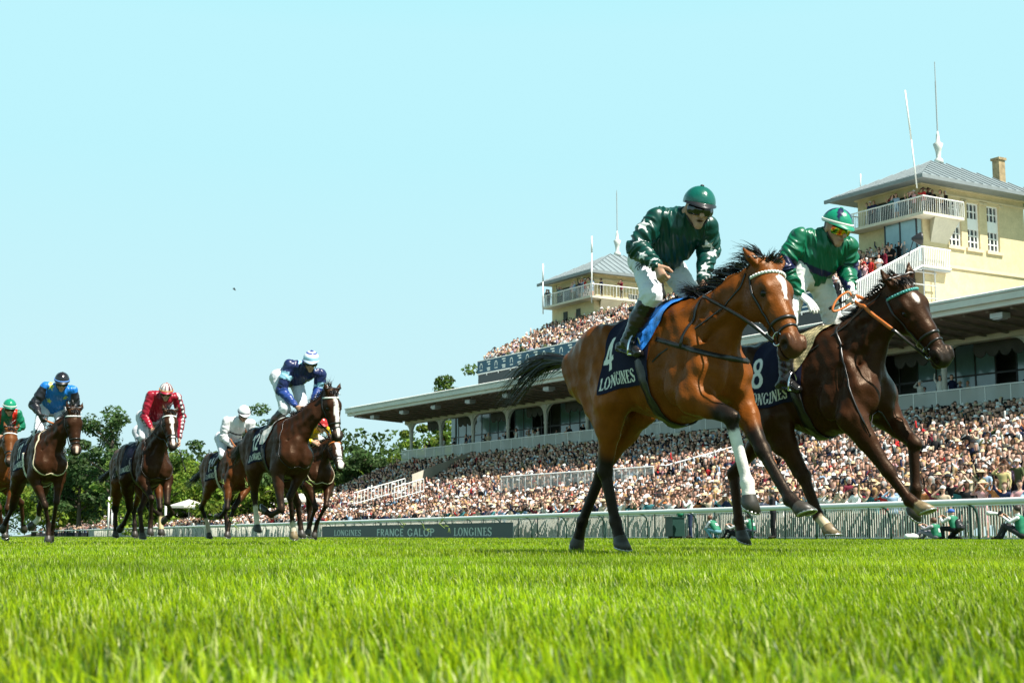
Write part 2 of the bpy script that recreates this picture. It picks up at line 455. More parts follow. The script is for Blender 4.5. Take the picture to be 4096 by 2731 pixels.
    if ch == 'e': return (_ring(X, Y, .22, .27, .22, .28, .09, .09) & ~((X > .25) & (Y > .1) & (Y < .24))) | _rect(X, Y, .05, .24, .42, .32), .46
    return np.zeros_like(X, bool), .4
def text_width(t, serif=True): return sum(glyph(c, np.zeros(1), np.zeros(1), serif)[1] for c in t)
def text_mask(t, X, Y, x0, y0, hgt, width=None, serif=True):
    """mask of the words over coordinate arrays X (right), Y (up): lower-left corner x0, y0"""
    s = hgt; sx = (width / text_width(t, serif)) if width else s
    m = np.zeros(X.shape, bool); x = x0
    for c in t:
        g, a = glyph(c, (X - x) / sx, (Y - y0) / s, serif); m |= g; x += a * sx
    return m
def star_mask(X, Y, cx, cy, r, rot=0.0, q=0.42):
    a = np.arctan2(Y - cy, X - cx) - rot; d = np.hypot(X - cx, Y - cy)
    a = (a + math.pi / 5) % (2 * math.pi / 5) - math.pi / 5; a = np.abs(a)
    # edge from the tip (r at 0) to the inner corner (q r at 36 degrees)
    x1, y1 = r, 0.0; x2, y2 = q * r * math.cos(math.pi / 5), q * r * math.sin(math.pi / 5)
    px, py = d * np.cos(a), d * np.sin(a)
    return (x2 - x1) * (py - y1) - (y2 - y1) * (px - x1) > 0
# ------------------------------------------------------------------ the setting: turf, bank, stand, towers, trees
S_ = 0.857
def G(s, t, z):
    """stand frame: s metres-ish along the stand (away), t back from the canopy edge, z up"""
    return (S_ * (29 - .5195 * s + .8545 * t), S_ * (80 + .8545 * s + .5195 * t), .12 + S_ * (z - .12))
GA = np.array([-.5195, .8545, 0]); GB = np.array([.8545, .5195, 0])
def G_inv(x, y):
    dx, dy = x / S_ - 29, y / S_ - 80
    return -.5195 * dx + .8545 * dy, .8545 * dx + .5195 * dy
# running rail line (world): from F0 along FD (away to the left); FN points away from the track
F0 = np.array([14.0, 38.5]); FD = np.array([-26.6, 62.5]); FD /= np.linalg.norm(FD); FN = np.array([FD[1], -FD[0]])
def fence(d, off=0.0, z=0.0):
    p = F0 + FD * d + FN * off; return np.array([p[0], p[1], z])
def t_fence(s):
    """stand-frame t of the rail line at s"""
    x0, y0, _ = G(s, 0, 0); b = GB[:2] * S_
    # (x0,y0)+b*t on the line
    t = ((F0[0] - x0) * FN[0] + (F0[1] - y0) * FN[1]) / (b[0] * FN[0] + b[1] * FN[1])
    return t
def bank_z(s, t):
    """height (stand units) of the ground the crowd stands on"""
    s = np.asarray(s, float); t = np.asarray(t, float)
    tf = t_fence(s) + 3.0
    fade = np.clip(1 - (s - 90) / 24, 0, 1)
    zm = np.minimum(3.3, 0.22 * np.maximum(-8 - tf, 2.0)) * fade
    z1 = zm * np.clip((t - tf) / np.maximum(-8 - tf, 1.0), 0, 1) ** 1.5
    z2 = (6.6 * fade - zm) * np.clip((t + 8) / 14.0, 0, 1)
    return z1 + z2

M = {}
M['turf_soil'] = mat('turf_soil', (0.045, 0.085, 0.012), 0.9, 0.1, noise=0.35, nscale=6)
M['lawn'] = mat('lawn', (0.07, 0.11, 0.03), 0.9, 0.1, noise=0.3, nscale=2)
M['white'] = mat('white_paint', (0.80, 0.80, 0.78), 0.35, 0.5, noise=0.04, nscale=3)
M['cream_bar'] = mat('cream_bars', (0.74, 0.72, 0.62), 0.5, noise=0.08, nscale=4)
M['dark_green'] = mat('dark_green_paint', (0.015, 0.05, 0.04), 0.4)
M['stone'] = mat('cream_stone', (0.62, 0.515, 0.315), 0.85, 0.2, noise=0.10, nscale=1.5, noise2=0.08, n2scale=9, bump=0.3, bscale=14, bdist=0.02)
M['stone_trim'] = mat('stone_trim', (0.64, 0.55, 0.37), 0.8, 0.2, noise=0.08, nscale=2.0)
M['concrete'] = mat('pale_concrete', (0.60, 0.56, 0.46), 0.85, 0.2, noise=0.10, nscale=0.8, noise2=0.06, n2scale=7)
M['canopy'] = mat('canopy_paint', (0.66, 0.66, 0.62), 0.6, 0.3, noise=0.07, nscale=0.8)
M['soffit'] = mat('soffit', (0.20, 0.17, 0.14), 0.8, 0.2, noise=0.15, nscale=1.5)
M['zinc'] = mat('zinc_roof', (0.20, 0.245, 0.26), 0.6, 0.3, metal=0.0, noise=0.10, nscale=1.0)
M['slate_edge'] = mat('grey_eave', (0.20, 0.23, 0.24), 0.6, noise=0.1, nscale=2)
M['glass'] = mat('window_glass', (0.22, 0.36, 0.42), 0.08, 0.8, noise=0.25, nscale=0.35)
M['dark_glass'] = mat('dark_pane', (0.03, 0.04, 0.045), 0.08, 0.7)
M['dark_metal'] = mat('dark_metal', (0.02, 0.022, 0.025), 0.4)
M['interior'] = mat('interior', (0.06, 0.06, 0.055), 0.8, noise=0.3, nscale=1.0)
M['navy_banner'] = mat('petrol_banner', (0.012, 0.065, 0.115), 0.6, noise=0.05, nscale=2)
M['ltxt'] = mat('pale_lettering', (0.62, 0.68, 0.66), 0.6)
M['slate_board'] = mat('slate_board', (0.022, 0.045, 0.052), 0.5, noise=0.06, nscale=3)
M['btxt'] = mat('board_lettering', (0.55, 0.63, 0.58), 0.6)
M['bank'] = mat('trodden_bank', (0.07, 0.065, 0.05), 0.95, 0.1, noise=0.3, nscale=1.5)
M['steel'] = mat('galvanised_steel', (0.45, 0.46, 0.46), 0.4, metal=0.4)
M['grey_screen'] = mat('grey_screen', (0.45, 0.45, 0.43), 0.6, alpha=.45)

# ground -----------------------------------------------------------------
mb = MB()
gx = np.concatenate([[-1500, -400, -120], np.linspace(-60, 60, 25), [120, 400, 1500]])
gy = np.concatenate([[-300, -60, -10], np.linspace(0, 60, 25), [90, 140, 260, 600, 1500, 3000]])
V = np.array([(x, y, 0.0) for y in gy for x in gx]); nx = len(gx)
F = [(j * nx + i, j * nx + i + 1, (j + 1) * nx + i + 1, (j + 1) * nx + i) for j in range(len(gy) - 1) for i in range(nx - 1)]
g = mb.add(V, F).build('ground', M['turf_soil']); tag(g, kind='structure')

# bank under the lawn crowd and terrace ---------------------------------
ss = np.linspace(-14, 118, 67); tn = np.linspace(0, 1, 40); V = []
for s in ss:
    tf = t_fence(s) + 2.6
    for q in tn:
        t = tf + (6.4 - tf) * q
        V.append(G(s, t, float(bank_z(s, t)) + 0.02 + 0.12 * (1 - S_) / S_ - 0.12 * 0))
nt = len(tn)
F = [(i * nt + j, i * nt + j + 1, (i + 1) * nt + j + 1, (i + 1) * nt + j) for i in range(len(ss) - 1) for j in range(nt - 1)]
b = MB().add(V, F).build('terrace_bank', M['bank']); tag(b, kind='structure')
def far_z(off, d): return 3.3 * float(np.clip((off - 3.2) / 15.0, 0, 1)) * float(np.clip((d - 92) / 14, 0, 1))
dd_ = np.concatenate([np.arange(92, 200, 6), np.arange(200, 420, 20)]); oo = np.linspace(2.8, 19, 12)
V = [fence(d, o, far_z(o, d) + .01) for d in dd_ for o in oo]; n_ = len(oo)
F = [(i * n_ + j, i * n_ + j + 1, (i + 1) * n_ + j + 1, (i + 1) * n_ + j) for i in range(len(dd_) - 1) for j in range(n_ - 1)]
tag(MB().add(V, F).build('lawn_bank', M['bank']), kind='structure')

# running rail -----------------------------------------------------------
RAIL_Z = 1.08
rail = thing('running_rail', 'long white tubular running rail on curved dark green posts along the turf', 'rail', fence(0))
ds = np.concatenate([np.arange(-12, 120, 4.0), np.arange(120, 520, 20.0)])
MB().tube([fence(d, 0, RAIL_Z) for d in ds], 0.085, 12).build('rail_tube', M['white'], rail, True)
for d in np.arange(-9.0, 190, 4.0):
    pm = MB().tube(spline([fence(d, 0.75, 0.0), fence(d, 0.75, 0.55), fence(d, 0.62, 0.92), fence(d, 0.30, 1.05), fence(d, 0.06, 1.05)], 12), 0.035, 6)
    pm.build('post', M['dark_green'], rail, True)

# crowd barrier: panels of cream bars -----------------------------------
PW = 2.5; nbar = 20
bm = MB(); fm = MB()
for i in range(nbar):
    x = (i + .5) * PW / nbar; bm.box((x - .020, -.010, .07), (x + .020, .010, 1.02))
fm.box((0, -.02, .03), (PW, .02, .07)); fm.box((0, -.02, 1.02), (PW, .02, 1.07))
fm2 = MB().box((-.03, -.03, 0), (.03, .03, 1.1))
ang = math.atan2(FD[1], FD[0])
proto = thing('barrier_panel', 'cream barred crowd barrier panel standing behind the white running rail', 'barrier', (0, 0, 0), ang, 'barrier panels behind the rail')
bo = bm.build('bars', M['cream_bar'], proto, world=False); fo = fm.build('frame', M['cream_bar'], proto, world=False)
po = fm2.build('post', M['dark_green'], proto, world=False)
BAR_OFF = 2.2
def copy_thing(root, loc, rz=None, label=None, group=None):
    r = root.copy(); COL.objects.link(r); r.location = tuple(float(c) for c in loc)
    if rz is not None: r.rotation_euler = (0, 0, rz)
    if label: r['label'] = label
    if group: r['group'] = group
    for ch in root.children:
        c = ch.copy(); COL.objects.link(c); c.parent = r; c.matrix_parent_inverse = ch.matrix_parent_inverse.copy()
        for g_ in ch.children:
            d = g_.copy(); COL.objects.link(d); d.parent = c; d.matrix_parent_inverse = g_.matrix_parent_inverse.copy()
    return r
proto.location = tuple(fence(-10, BAR_OFF))
for k in range(1, 96): copy_thing(proto, fence(-10 + PW * k, BAR_OFF))
BARRIER = proto

# advertising board -------------------------------------------------------
def ray_fence(u, off):
    r = ray(u, 2100); o2 = F0 + FN * off
    # r[:2]*Y on line
    Y = (o2 @ FN) / (r[0] * FN[0] + r[1] * FN[1]); 
    p = r[:2] * Y; return (p - o2) @ FD
d1 = ray_fence(2052, .45); d0 = ray_fence(1289, .45); BL = d0 - d1; BH = 0.80
board = thing('advertising_board', 'long dark slate advertising board with pale lettering under the white rail', 'board', fence(d1, .45))
MB().box((0, -.02, 0), (BL, .02, BH), lambda x, y, z: tuple(fence(d1 + x, .45 + y, z))).build('panel', M['slate_board'], board)
nx_, ny_ = 900, 46
# X reads left to right in the photo = decreasing d
Xc = (np.arange(nx_) + .5) / nx_ * BL; Yc = (np.arange(ny_) + .5) / ny_ * BH
XX, YY = np.meshgrid(Xc, Yc, indexing='ij')
mk = np.zeros(XX.shape, bool)
def ux(u): return BL - (ray_fence(u, .45) - d1)
for word, ua, ub, sf, hh in (('LONGINES', 1338, 1447, True, .40), ('FRANCE GALOP', 1508, 1741, False, .45), ('LONGINES', 1817, 1970, True, .44)):
    if ' ' in word:
        a, b_ = ux(ua), ux(ub); m_ = a + (b_ - a) * .50
        mk |= text_mask('FRANCE', XX, YY, a, .10, hh, m_ - a, sf); mk |= text_mask('GALOP', XX, YY, a + (b_ - a) * .56, .10, hh, (b_ - a) * .44, sf)
    else: mk |= text_mask(word, XX, YY, ux(ua), .12, hh, ux(ub) - ux(ua), sf)
def cells(mk, P):
    """quads of a mask; P(i, j) gives grid corner points, arrays"""
    I, J = np.nonzero(mk)
    n1, n2 = mk.shape; idx = np.arange((n1 + 1) * (n2 + 1)).reshape(n1 + 1, n2 + 1)
    q = np.stack([idx[I, J], idx[I + 1, J], idx[I + 1, J + 1], idx[I, J + 1]], 1)
    u, inv = np.unique(q, return_inverse=True)
    gi, gj = u // (n2 + 1), u % (n2 + 1)
    return P(gi, gj), inv.reshape(-1, 4)
def bp(i, j):
    x = BL - i / nx_ * BL; z = j / ny_ * BH
    p = F0[None] + FD[None] * (d1 + x)[:, None] + FN[None] * (.45 - .026)
    return np.column_stack([p, z])
Vt, Ft = cells(mk, bp)
link('lettering', mesh_from('lettering', Vt, Ft, False), M['btxt'], board)

# grandstand ---------------------------------------------------------------
stand = thing('grandstand', 'long cream grandstand with deep canopy, columns, glazed boxes and a packed roof deck', 'grandstand', G(40, 8, 0))
s0, s1 = -14.0, 91.0
def gb(m, lo, hi): m.box(lo, hi, G); return m
# canopy: roof slab, fascia mouldings, soffit
prof = [(0, 13.25), (0, 13.95), (-.15, 14.0), (-.15, 14.12), (.4, 14.3), (26, 16.6), (26, 16.2), (.4, 13.9), (.35, 13.25)]
def extrude(prof, a, b, f=G):
    V = [f(a, t, z) for t, z in prof] + [f(b, t, z) for t, z in prof]; n = len(prof)
    F = [(i, (i + 1) % n, n + (i + 1) % n, n + i) for i in range(n)] + [tuple(range(n)), tuple(range(2 * n - 1, n - 1, -1))]
    return V, F
MB().add(*extrude(prof, s0, s1)).build('canopy_roof', M['canopy'], stand)
m = MB(); gb(m, (s0, -.25, 13.55), (s1 + .1, -.003, 13.95)); gb(m, (s0, -.33, 13.97), (s1 + .15, -.153, 14.1)); gb(m, (s1, -.0, 13.3), (s1 + .12, 7, 13.9))
m.build('fascia', M['canopy'], stand)
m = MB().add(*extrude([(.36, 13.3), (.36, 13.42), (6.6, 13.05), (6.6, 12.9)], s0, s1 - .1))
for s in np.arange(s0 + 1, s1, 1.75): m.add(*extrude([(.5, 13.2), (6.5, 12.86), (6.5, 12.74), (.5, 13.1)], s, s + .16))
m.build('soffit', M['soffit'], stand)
m = MB(); gb(m, (s0, 6.6, 12.55), (s1 - 1, 7.3, 13.3)); m.build('beam', M['concrete'], stand)
for s in np.arange(s0 + 2, s1, 7.0):
    m = MB(); gb(m, (s, .8, 12.78), (s + .9, 1.5, 13.08)); gb(m, (s + .1, .9, 12.70), (s + .8, 1.4, 12.777)); m.build('lamp', M['steel'], stand)
# columns with arched brackets
COLS = [5 + 7 * k for k in range(-2, 13)]
for s in COLS:
    m = MB()
    c = np.array(G(s, 6.95, 0))
    z0 = G(0, 0, 6.0)[2]; z1 = G(0, 0, 12.56)[2]
    m.lathe([(.15, z0), (.15, z1 - 1.6), (.19, z1 - 1.55), (.19, z1 - 1.45), (.16, z1 - 1.4), (.22, z1 - .6), (.34, z1 - .1), (.36, z1)], (c[0], c[1], 0), 10)
    for sg in (-1, 1):
        pr = []
        for q in np.linspace(0, 1, 7):
            pr.append((s + sg * (.15 + 1.15 * (1 - math.cos(q * math.pi / 2))), 11.3 + 1.22 * math.sin(q * math.pi / 2)))
        top = [(s + sg * 1.35, 12.56), (s + sg * .1, 12.56), (s + sg * .1, 11.2)]
        pp = pr + top; n = len(pp)
        Vv = [G(a, 6.82, z) for a, z in pp] + [G(a, 7.08, z) for a, z in pp]
        m.add(Vv, [(i, (i + 1) % n, n + (i + 1) % n, n + i) for i in range(n)] + [tuple(range(n)), tuple(range(2 * n - 1, n - 1, -1))])
    m.build('column', M['canopy'], stand, True)
# scalloped valance between the columns
for k in range(len(COLS) - 1):
    a, b_ = COLS[k] + 1.45, COLS[k + 1] - 1.45; nn = 4; pts = []
    for j in range(nn * 8 + 1):
        q = j / 8.0; w = abs(math.sin((q % 1) * math.pi)) ** .6
        pts.append((a + (b_ - a) * j / (nn * 8), 12.0 + .1 - .42 * w))
    V = [G(x, 8.2, z) for x, z in pts] + [G(x, 8.2, 12.9) for x, z in pts] + [G(x, 8.28, z) for x, z in pts]
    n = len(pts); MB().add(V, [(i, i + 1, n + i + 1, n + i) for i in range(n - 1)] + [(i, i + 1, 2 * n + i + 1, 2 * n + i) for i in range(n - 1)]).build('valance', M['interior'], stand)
# boxes behind: floor, parapet, railing, glazing
m = MB(); gb(m, (s0, 6.0, 7.2), (s1 - 1.2, 7.6, 8.5)); gb(m, (s0, 7.6, 8.2), (s1 - 1.2, 22, 8.48)); m.build('parapet', M['concrete'], stand)
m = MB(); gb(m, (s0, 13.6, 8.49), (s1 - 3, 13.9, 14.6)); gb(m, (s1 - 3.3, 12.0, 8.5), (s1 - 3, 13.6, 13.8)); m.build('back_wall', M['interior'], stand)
m = MB()
for s in np.arange(s0, s1 - 1.5, 2.0): gb(m, (s - .03, 6.1, 8.5), (s + .03, 6.16, 9.52))
gb(m, (s0, 6.08, 9.5), (s1 - 1.2, 6.18, 9.58)); m.build('balcony_rail', M['white'], stand)
m = MB(); gb(m, (s0, 6.12, 8.56), (s1 - 1.2, 6.14, 9.48)); m.build('balcony_mesh', mat('white_mesh', (.62, .62, .60), .6, alpha=0.55), stand)
rs = random.Random(5)
for k in range(len(COLS) - 1):
    fr = MB()
    a0, b0 = COLS[k], COLS[k + 1]; n = 4; w = (b0 - a0) / n; gls = []
    for j in range(n):
        a = a0 + w * j
        gb(fr, (a - .06, 12.0, 8.5), (a + .06, 12.12, 13.4))
        if rs.random() < .22: continue          # a door left open
        gls.append((a, w))
    gb(fr, (a0, 12.0, 11.08), (b0, 12.12, 11.2)); fo_ = fr.build('window', M['dark_metal'], stand)
    for a, w in gls:
        gl = MB(); gb(gl, (a + .07, 12.04, 8.55), (a + w - .07, 12.08, 11.1)); gl.build('pane', M['glass'], fo_); gl = MB(); gb(gl, (a + .07, 12.04, 11.2), (a + w - .07, 12.08, 13.3)); gl.build('pane', M['glass'], fo_)
# gangway stair wall and fences on the terrace
V, F = [], []
m = MB()
for t0, t1, sa, sb in ((6.0, -3.0, 79.0, 84.0),):
    for o in (0, .35):
        pass
    P = [(73.5, 6.0, 8.7), (73.5, 6.0, 5.5), (67.5, -4.0, 3.0), (67.5, -4.0, 5.9)]
    V = [G(*p) for p in P] + [G(p[0] + .3, p[1] + .3, p[2]) for p in P]
    m.add(V, [(0, 1, 2, 3), (7, 6, 5, 4), (0, 3, 7, 4), (1, 5, 6, 2), (2, 6, 7, 3), (0, 4, 5, 1)])
m.build('stair_wall', M['concrete'], stand)
def bar_fence(m, P, Q, h=1.15, step=.5, r=.035):
    P = np.array(P, float); Q = np.array(Q, float); L = np.linalg.norm(Q - P); n = max(2, int(L / step))
    for i in range(n + 1):
        p = P + (Q - P) * i / n; m.tube([G(*p), G(p[0], p[1], p[2] + h)], r, 4)
    m.tube([G(P[0], P[1], P[2] + h), G(Q[0], Q[1], Q[2] + h)], r * 1.3, 4); m.tube([G(P[0], P[1], P[2] + .15), G(Q[0], Q[1], Q[2] + .15)], r, 4)
m = MB(); bar_fence(m, (44, -8.2, 3.4), (24, -8.2, 3.4), 1.35, .9); 
m.build('terrace_railing', M['white'], stand)
m = MB(); gb(m, (24, -8.12, 3.5), (44, -8.08, 4.7)); m.build('terrace_screen', M['grey_screen'], stand)
for a, b_ in (((68, -4.5, 4.3), (68.4, -9.6, 2.9)), ((61, -6.2, 4.0), (61.3, -9, 3.2)), ((22, -3, 4.9), (23.5, -7.5, 3.6))):
    m = MB(); bar_fence(m, a, b_, 1.2, .35); m.build('stair_railing', M['white'], stand)
# roof deck with its banner, stepped floor and open scaffold end
D0, D1 = 24.0, 77.5
prof = [(9, 15.6), (9, 17.15)]
for i in range(13):
    t = 9 + i * .75; z = 17.15 + i * .37; prof += [(t, z), (t + .75, z)]
prof += [(18.8, 15.8)]
MB().add(*extrude(prof, D0 + .4, D1 - .2)).build('roof_deck', M['dark_metal'], stand)
m = MB(); gb(m, (D0 + .3, 8.86, 17.2), (D1, 8.94, 18.5)); m.build('deck_banner', M['navy_banner'], stand)
m = MB(); gb(m, (D0 + .3, 8.80, 18.5), (D1, 8.96, 18.58)); gb(m, (D0 + .3, 8.8, 17.08), (D1, 8.96, 17.2))
for s in np.arange(D0 + 1, D1, 2.4): gb(m, (s, 8.80, 16.9), (s + .12, 8.86, 17.07))
m.build('deck_rail', M['white'], stand)
m = MB(); gb(m, (D0 + .3, 8.90, 15.5), (D1 - .1, 8.96, 17.07)); m.build('deck_gap_shade', M['dark_metal'], stand)  # dark sheet added to stand for the shaded gap under the deck
m = MB()
for i, s in enumerate(np.arange(D0 + 1.2, D1 - .5, 1.55)):
    if i % 2 == 0:
        for z, w in ((18.28, .7), (18.02, .45), (17.62, .7), (17.42, .6)): gb(m, (s, 8.845, z - .07), (s + w, 8.858, z + .07))
    else:
        P = [(s + .35 + .3 * math.cos(a), 17.85 + .42 * math.sin(a)) for a in np.linspace(-.4, math.pi + .4, 12)]
        P2 = [(s + .35 + .2 * math.cos(a), 17.85 + .3 * math.sin(a)) for a in np.linspace(-.4, math.pi + .4, 12)]
        for j in range(11): m.add([G(P[j][0], 8.85, P[j][1]), G(P[j + 1][0], 8.85, P[j + 1][1]), G(P2[j + 1][0], 8.85, P2[j + 1][1]), G(P2[j][0], 8.85, P2[j][1])], [(0, 1, 2, 3)])
        gb(m, (s + .05, 8.845, 17.45), (s + .65, 8.858, 17.55))
m.build('banner_marks', M['ltxt'], stand)
# stair with white railing and the scaffold under it at the deck's near end
m = MB()
for i in range(9):
    t = 8.6 + i * .95; z = 16.6 + i * .5
    gb(m, (D0 - 1.1, t, z - .12), (D0 + .35, t + .97, z))
gb(m, (D0 - 1.1, 17.15, 20.6), (D0 + .35, 20.4, 20.75))
m.build('stair_flight', M['steel'], stand)
m = MB()
for q in np.arange(0, 1.001, 1 / 46.):
    t = 8.6 + q * 8.6; z = 16.7 + q * 4.2; m.tube([G(D0 - 1.15, t, z), G(D0 - 1.15, t, z + 1.5)], .04, 4)
for q in np.arange(0, 3.2, .2): m.tube([G(D0 - 1.15, 17.2 + q, 20.75), G(D0 - 1.15, 17.2 + q, 22.3)], .04, 4)
for h in (0.0, 1.5):
    m.tube([G(D0 - 1.15, 8.6, 16.7 + h), G(D0 - 1.15, 17.2, 20.85 + h), G(D0 - 1.15, 20.4, 20.85 + h)], .065, 5)
m.build('stair_railing', M['white'], stand)
m = MB()
for t in np.arange(8.8, 19, 1.25):
    zt = min(16.5 + (t - 8.6) * .49, 20.6); m.tube([G(D0 - .9, t, 14.6), G(D0 - .9, t, zt)], .055, 5); m.tube([G(D0 + .3, t, 14.6), G(D0 + .3, t, zt)], .055, 5)
for z in np.arange(15.4, 20.6, 1.0):
    ta = 8.6 + max(0, (z - 16.5) / .49); m.tube([G(D0 - .9, ta, z), G(D0 - .9, 19, z)], .05, 5)
m.build('scaffold', M['steel'], stand)

# towers ------------------------------------------------------------------
def tower(s0, t0, label, la, w, zb, near):
    T = thing('stone_tower', label, 'tower', G(s0, t0, zb))
    def f(a, b, z): return G(s0 + a, t0 + b, z)
    def bx(m, lo, hi): m.box(lo, hi, f); return m
    zt = 27.5
    # front wall (a = 0 face) with window openings, built of strips
    wins = [3.7, 5.85, 8.2] if near else [5.2, 7.4]
    ww = .72
    rows = [(22.95, 26.75)] if near else [(23.6, 25.9)]
    m = MB(); b0 = 0.0
    z0w, z1w = rows[0]
    for wc in wins:
        bx(m, (0, b0, zb), (.5, wc - ww, zt)); bx(m, (0, wc - ww, zb), (.5, wc + ww, z0w)); bx(m, (0, wc - ww, z1w), (.5, wc + ww, zt)); b0 = wc + ww
    bx(m, (0, b0, zb), (.5, w, zt))
    bx(m, (.5, w - .5, zb), (la, w, zt)); bx(m, (la - .5, .5, zb), (la, w - .5, zt))
    # left wall (b = 0 face): solid to the balcony, open gallery above
    bx(m, (.5, 0, zb), (la, .5, 25.0)); bx(m, (.5, 0, 26.9), (la, .5, zt)); bx(m, (la - 1.2, 0, 25.0), (la, .5, 26.9)); bx(m, (.5, 0, 25.0), (1.3, .5, 26.9))
    m.build('wall', M['stone'], T)
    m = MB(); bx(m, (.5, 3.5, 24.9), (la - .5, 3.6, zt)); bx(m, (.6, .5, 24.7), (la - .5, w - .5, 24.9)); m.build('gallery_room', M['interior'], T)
    m = MB()
    bx(m, (-.12, -.12, 21.1), (0, w + .05, 21.35)); bx(m, (0, -.12, 21.1), (la, 0, 21.35))
    bx(m, (-.1, .0, 26.95), (0, w, 27.1)); bx(m, (-.22, -.22, 27.5), (la + .2, w + .2, 27.62))
    m.build('cornice', M['stone_trim'], T)
    # pilaster heads and windows
    for wc in wins:
        fr = MB(); pn = MB(); sl = MB(); lt = MB()
        bx(sl, (-.16, wc - ww - .25, z0w - .25), (0, wc + ww + .25, z0w)); bx(lt, (-.1, wc - ww - .5, z1w - .05), (0, wc - ww - .002, z1w + .12)); bx(lt, (-.1, wc + ww + .002, z1w - .05), (0, wc + ww + .5, z1w + .12))
        bx(pn, (.30, wc - ww, z0w), (.34, wc + ww, z1w))
        H = z1w - z0w
        bx(fr, (.16, wc - ww, z0w), (.28, wc - ww + .14, z1w)); bx(fr, (.16, wc + ww - .14, z0w), (.28, wc + ww, z1w))
        bx(fr, (.16, wc - ww + .14, z0w), (.28, wc + ww - .14, z0w + .12)); bx(fr, (.16, wc - ww + .14, z1w - .12), (.28, wc + ww - .14, z1w))
        if near: bx(fr, (.16, wc - ww + .14, z0w + .42 * H), (.28, wc + ww - .14, z0w + .66 * H))
        spans = [(0.03, .42), (.66, .97)] if near else [(.03, .97)]
        for za, zc in spans:
            for q in (-.24, .24): bx(fr, (.18, wc + q - .05, z0w + za * H), (.27, wc + q + .05, z0w + zc * H))
            nr = 3 if za < .1 else 2
            for i in range(1, nr): zz = z0w + (za + (zc - za) * i / nr) * H; bx(fr, (.2, wc - ww + .14, zz - .045), (.262, wc + ww - .14, zz + .045))
        wo_ = fr.build('window', M['white'], T); pn.build('pane', M['dark_glass'], wo_); sl.build('sill', M['stone_trim'], wo_); lt.build('lintel_block', M['stone_trim'], wo_)
    # balcony
    br = 3.3 if near else 7.0
    m = MB(); bx(m, (-1.3, -1.3, 24.75), (la, -.003, 24.98)); bx(m, (-1.3, 0, 24.75), (-.003, br, 24.98))
    V = [f(-1.1, .2, 24.74), f(-1.1, br - .3, 24.74), f(-.003, br - .6, 23.0 if near else 24.0), f(-.003, .8, 23.0 if near else 24.0), f(-.003, .8, 24.74), f(-.003, br - .3, 24.74)]
    m.add(V, [(0, 1, 2, 3), (0, 3, 4), (1, 5, 2)])
    m.build('balcony_floor', M['concrete'], T)
    m = MB()
    def rl(p, q, n):
        p = np.array(p, float); q = np.array(q, float)
        for i in range(n + 1):
            c = p + (q - p) * i / n; m.tube([f(c[0], c[1], 24.98), f(c[0], c[1], 26.2)], .035 if i % 8 == 0 else .015, 4)
        m.tube([f(p[0], p[1], 26.2), f(q[0], q[1], 26.2)], .05, 5)
    rl((-1.28, -1.28), (la, -1.28), 44); rl((-1.28, -1.28), (-1.28, br), 20); rl((-1.28, br), (0, br), 8); rl((la, -1.28), (la, 0), 8)
    m.build('balcony_rail', M['white'], T)
    # side openings: dark glazing, lower glass room
    m = MB(); bx(m, (1.3, .28, 25.0), (la - 1.2, .32, 26.9)); m.build('gallery_glazing', M['dark_glass'], T)
    if near:
        m = MB(); bx(m, (.2, -.6, 21.4), (3.4, -.55, 24.7)); bx(m, (.12, -.6, 21.4), (.18, -.02, 24.7)); m.build('glass_room', M['glass'], T)
        m = MB()
        for a in (.1, 1.8, 3.4): bx(m, (a - .05, -.66, 21.4), (a + .05, -.54, 24.73))
        m.build('glass_room_frame', M['dark_metal'], T)
    else:
        m = MB()
        for a in (2.5, 5.0): bx(m, (a, -.05, 22.4), (a + .8, -.003, 24.2))
        m.build('door', M['interior'], T)
    # hipped zinc roof with standing seams and deep eaves
    e = 1.9 if near else 1.2; za, zr = 27.75, 30.9
    ax, ay = la / 2, w / 2
    A = [(-e, -e, za), (la + e, -e, za), (la + e, w + e, za), (-e, w + e, za)]
    R1, R2 = (ax, ay - .9, zr), (ax, ay + .9, zr)
    m = MB(); m.add([f(*p) for p in A + [R1, R2]], [(0, 1, 4), (1, 2, 5, 4), (2, 3, 5), (3, 0, 4, 5)])
    # seams on the front (a = -e) and left (b = -e) slopes
    for q in np.arange(.06, .97, .062):
        b = -e + q * (w + 2 * e); k = min(1, min(b + e, w + e - b) / (ay - .9 + e))
        p, q2 = np.array([-e, b, za + .05]), np.array([-e + (ax + e) * k, b, za + .05 + (zr - za) * k]); m.tube([f(*p), f(*q2)], .035, 4)
        a = -e + q * (la + 2 * e); k = min(1, min(a + e, la + e - a) / (ax + e))
        p, q2 = np.array([a, -e, za + .05]), np.array([a, -e + (ay - .9 + e) * k, za + .05 + (zr - za) * k]); m.tube([f(*p), f(*q2)], .035, 4)
    ro = m.build('roof', M['zinc'], T)
    m = MB(); bx(m, (-e - .05, -e - .05, za - .3), (-e + .1, w + e, za - .003)); bx(m, (-e + .1, -e - .05, za - .3), (la + e, -e + .1, za - .003))
    bx(m, (-e + .1, -e + .1, za - .16), (la + e, w + e, za - .06))
    m.build('eave', M['slate_edge'], T)
    m = MB(); c = f(ax, ay, 0); zc = f(0, 0, zr)[2]
    m.lathe([(.36, zc - .1), (.30, zc + .2), (.16, zc + .35), (.20, zc + .8), (.24, zc + .95), (.36, zc + 1.35), (.15, zc + 1.5), (.11, zc + 2.0), (.05, zc + 2.3)], (c[0], c[1], 0), 12)
    fi = m.build('finial', M['canopy'], ro, True)
    m = MB().tube([(c[0], c[1], zc + 2.2), (c[0], c[1], zc + 6.0)], .05, 6); m.tube([(c[0], c[1], zc + 6.0), (c[0], c[1], f(0, 0, 39.6 if near else 38.2)[2])], .032, 6)
    m.build('mast', M['steel'], ro)
    return T, f
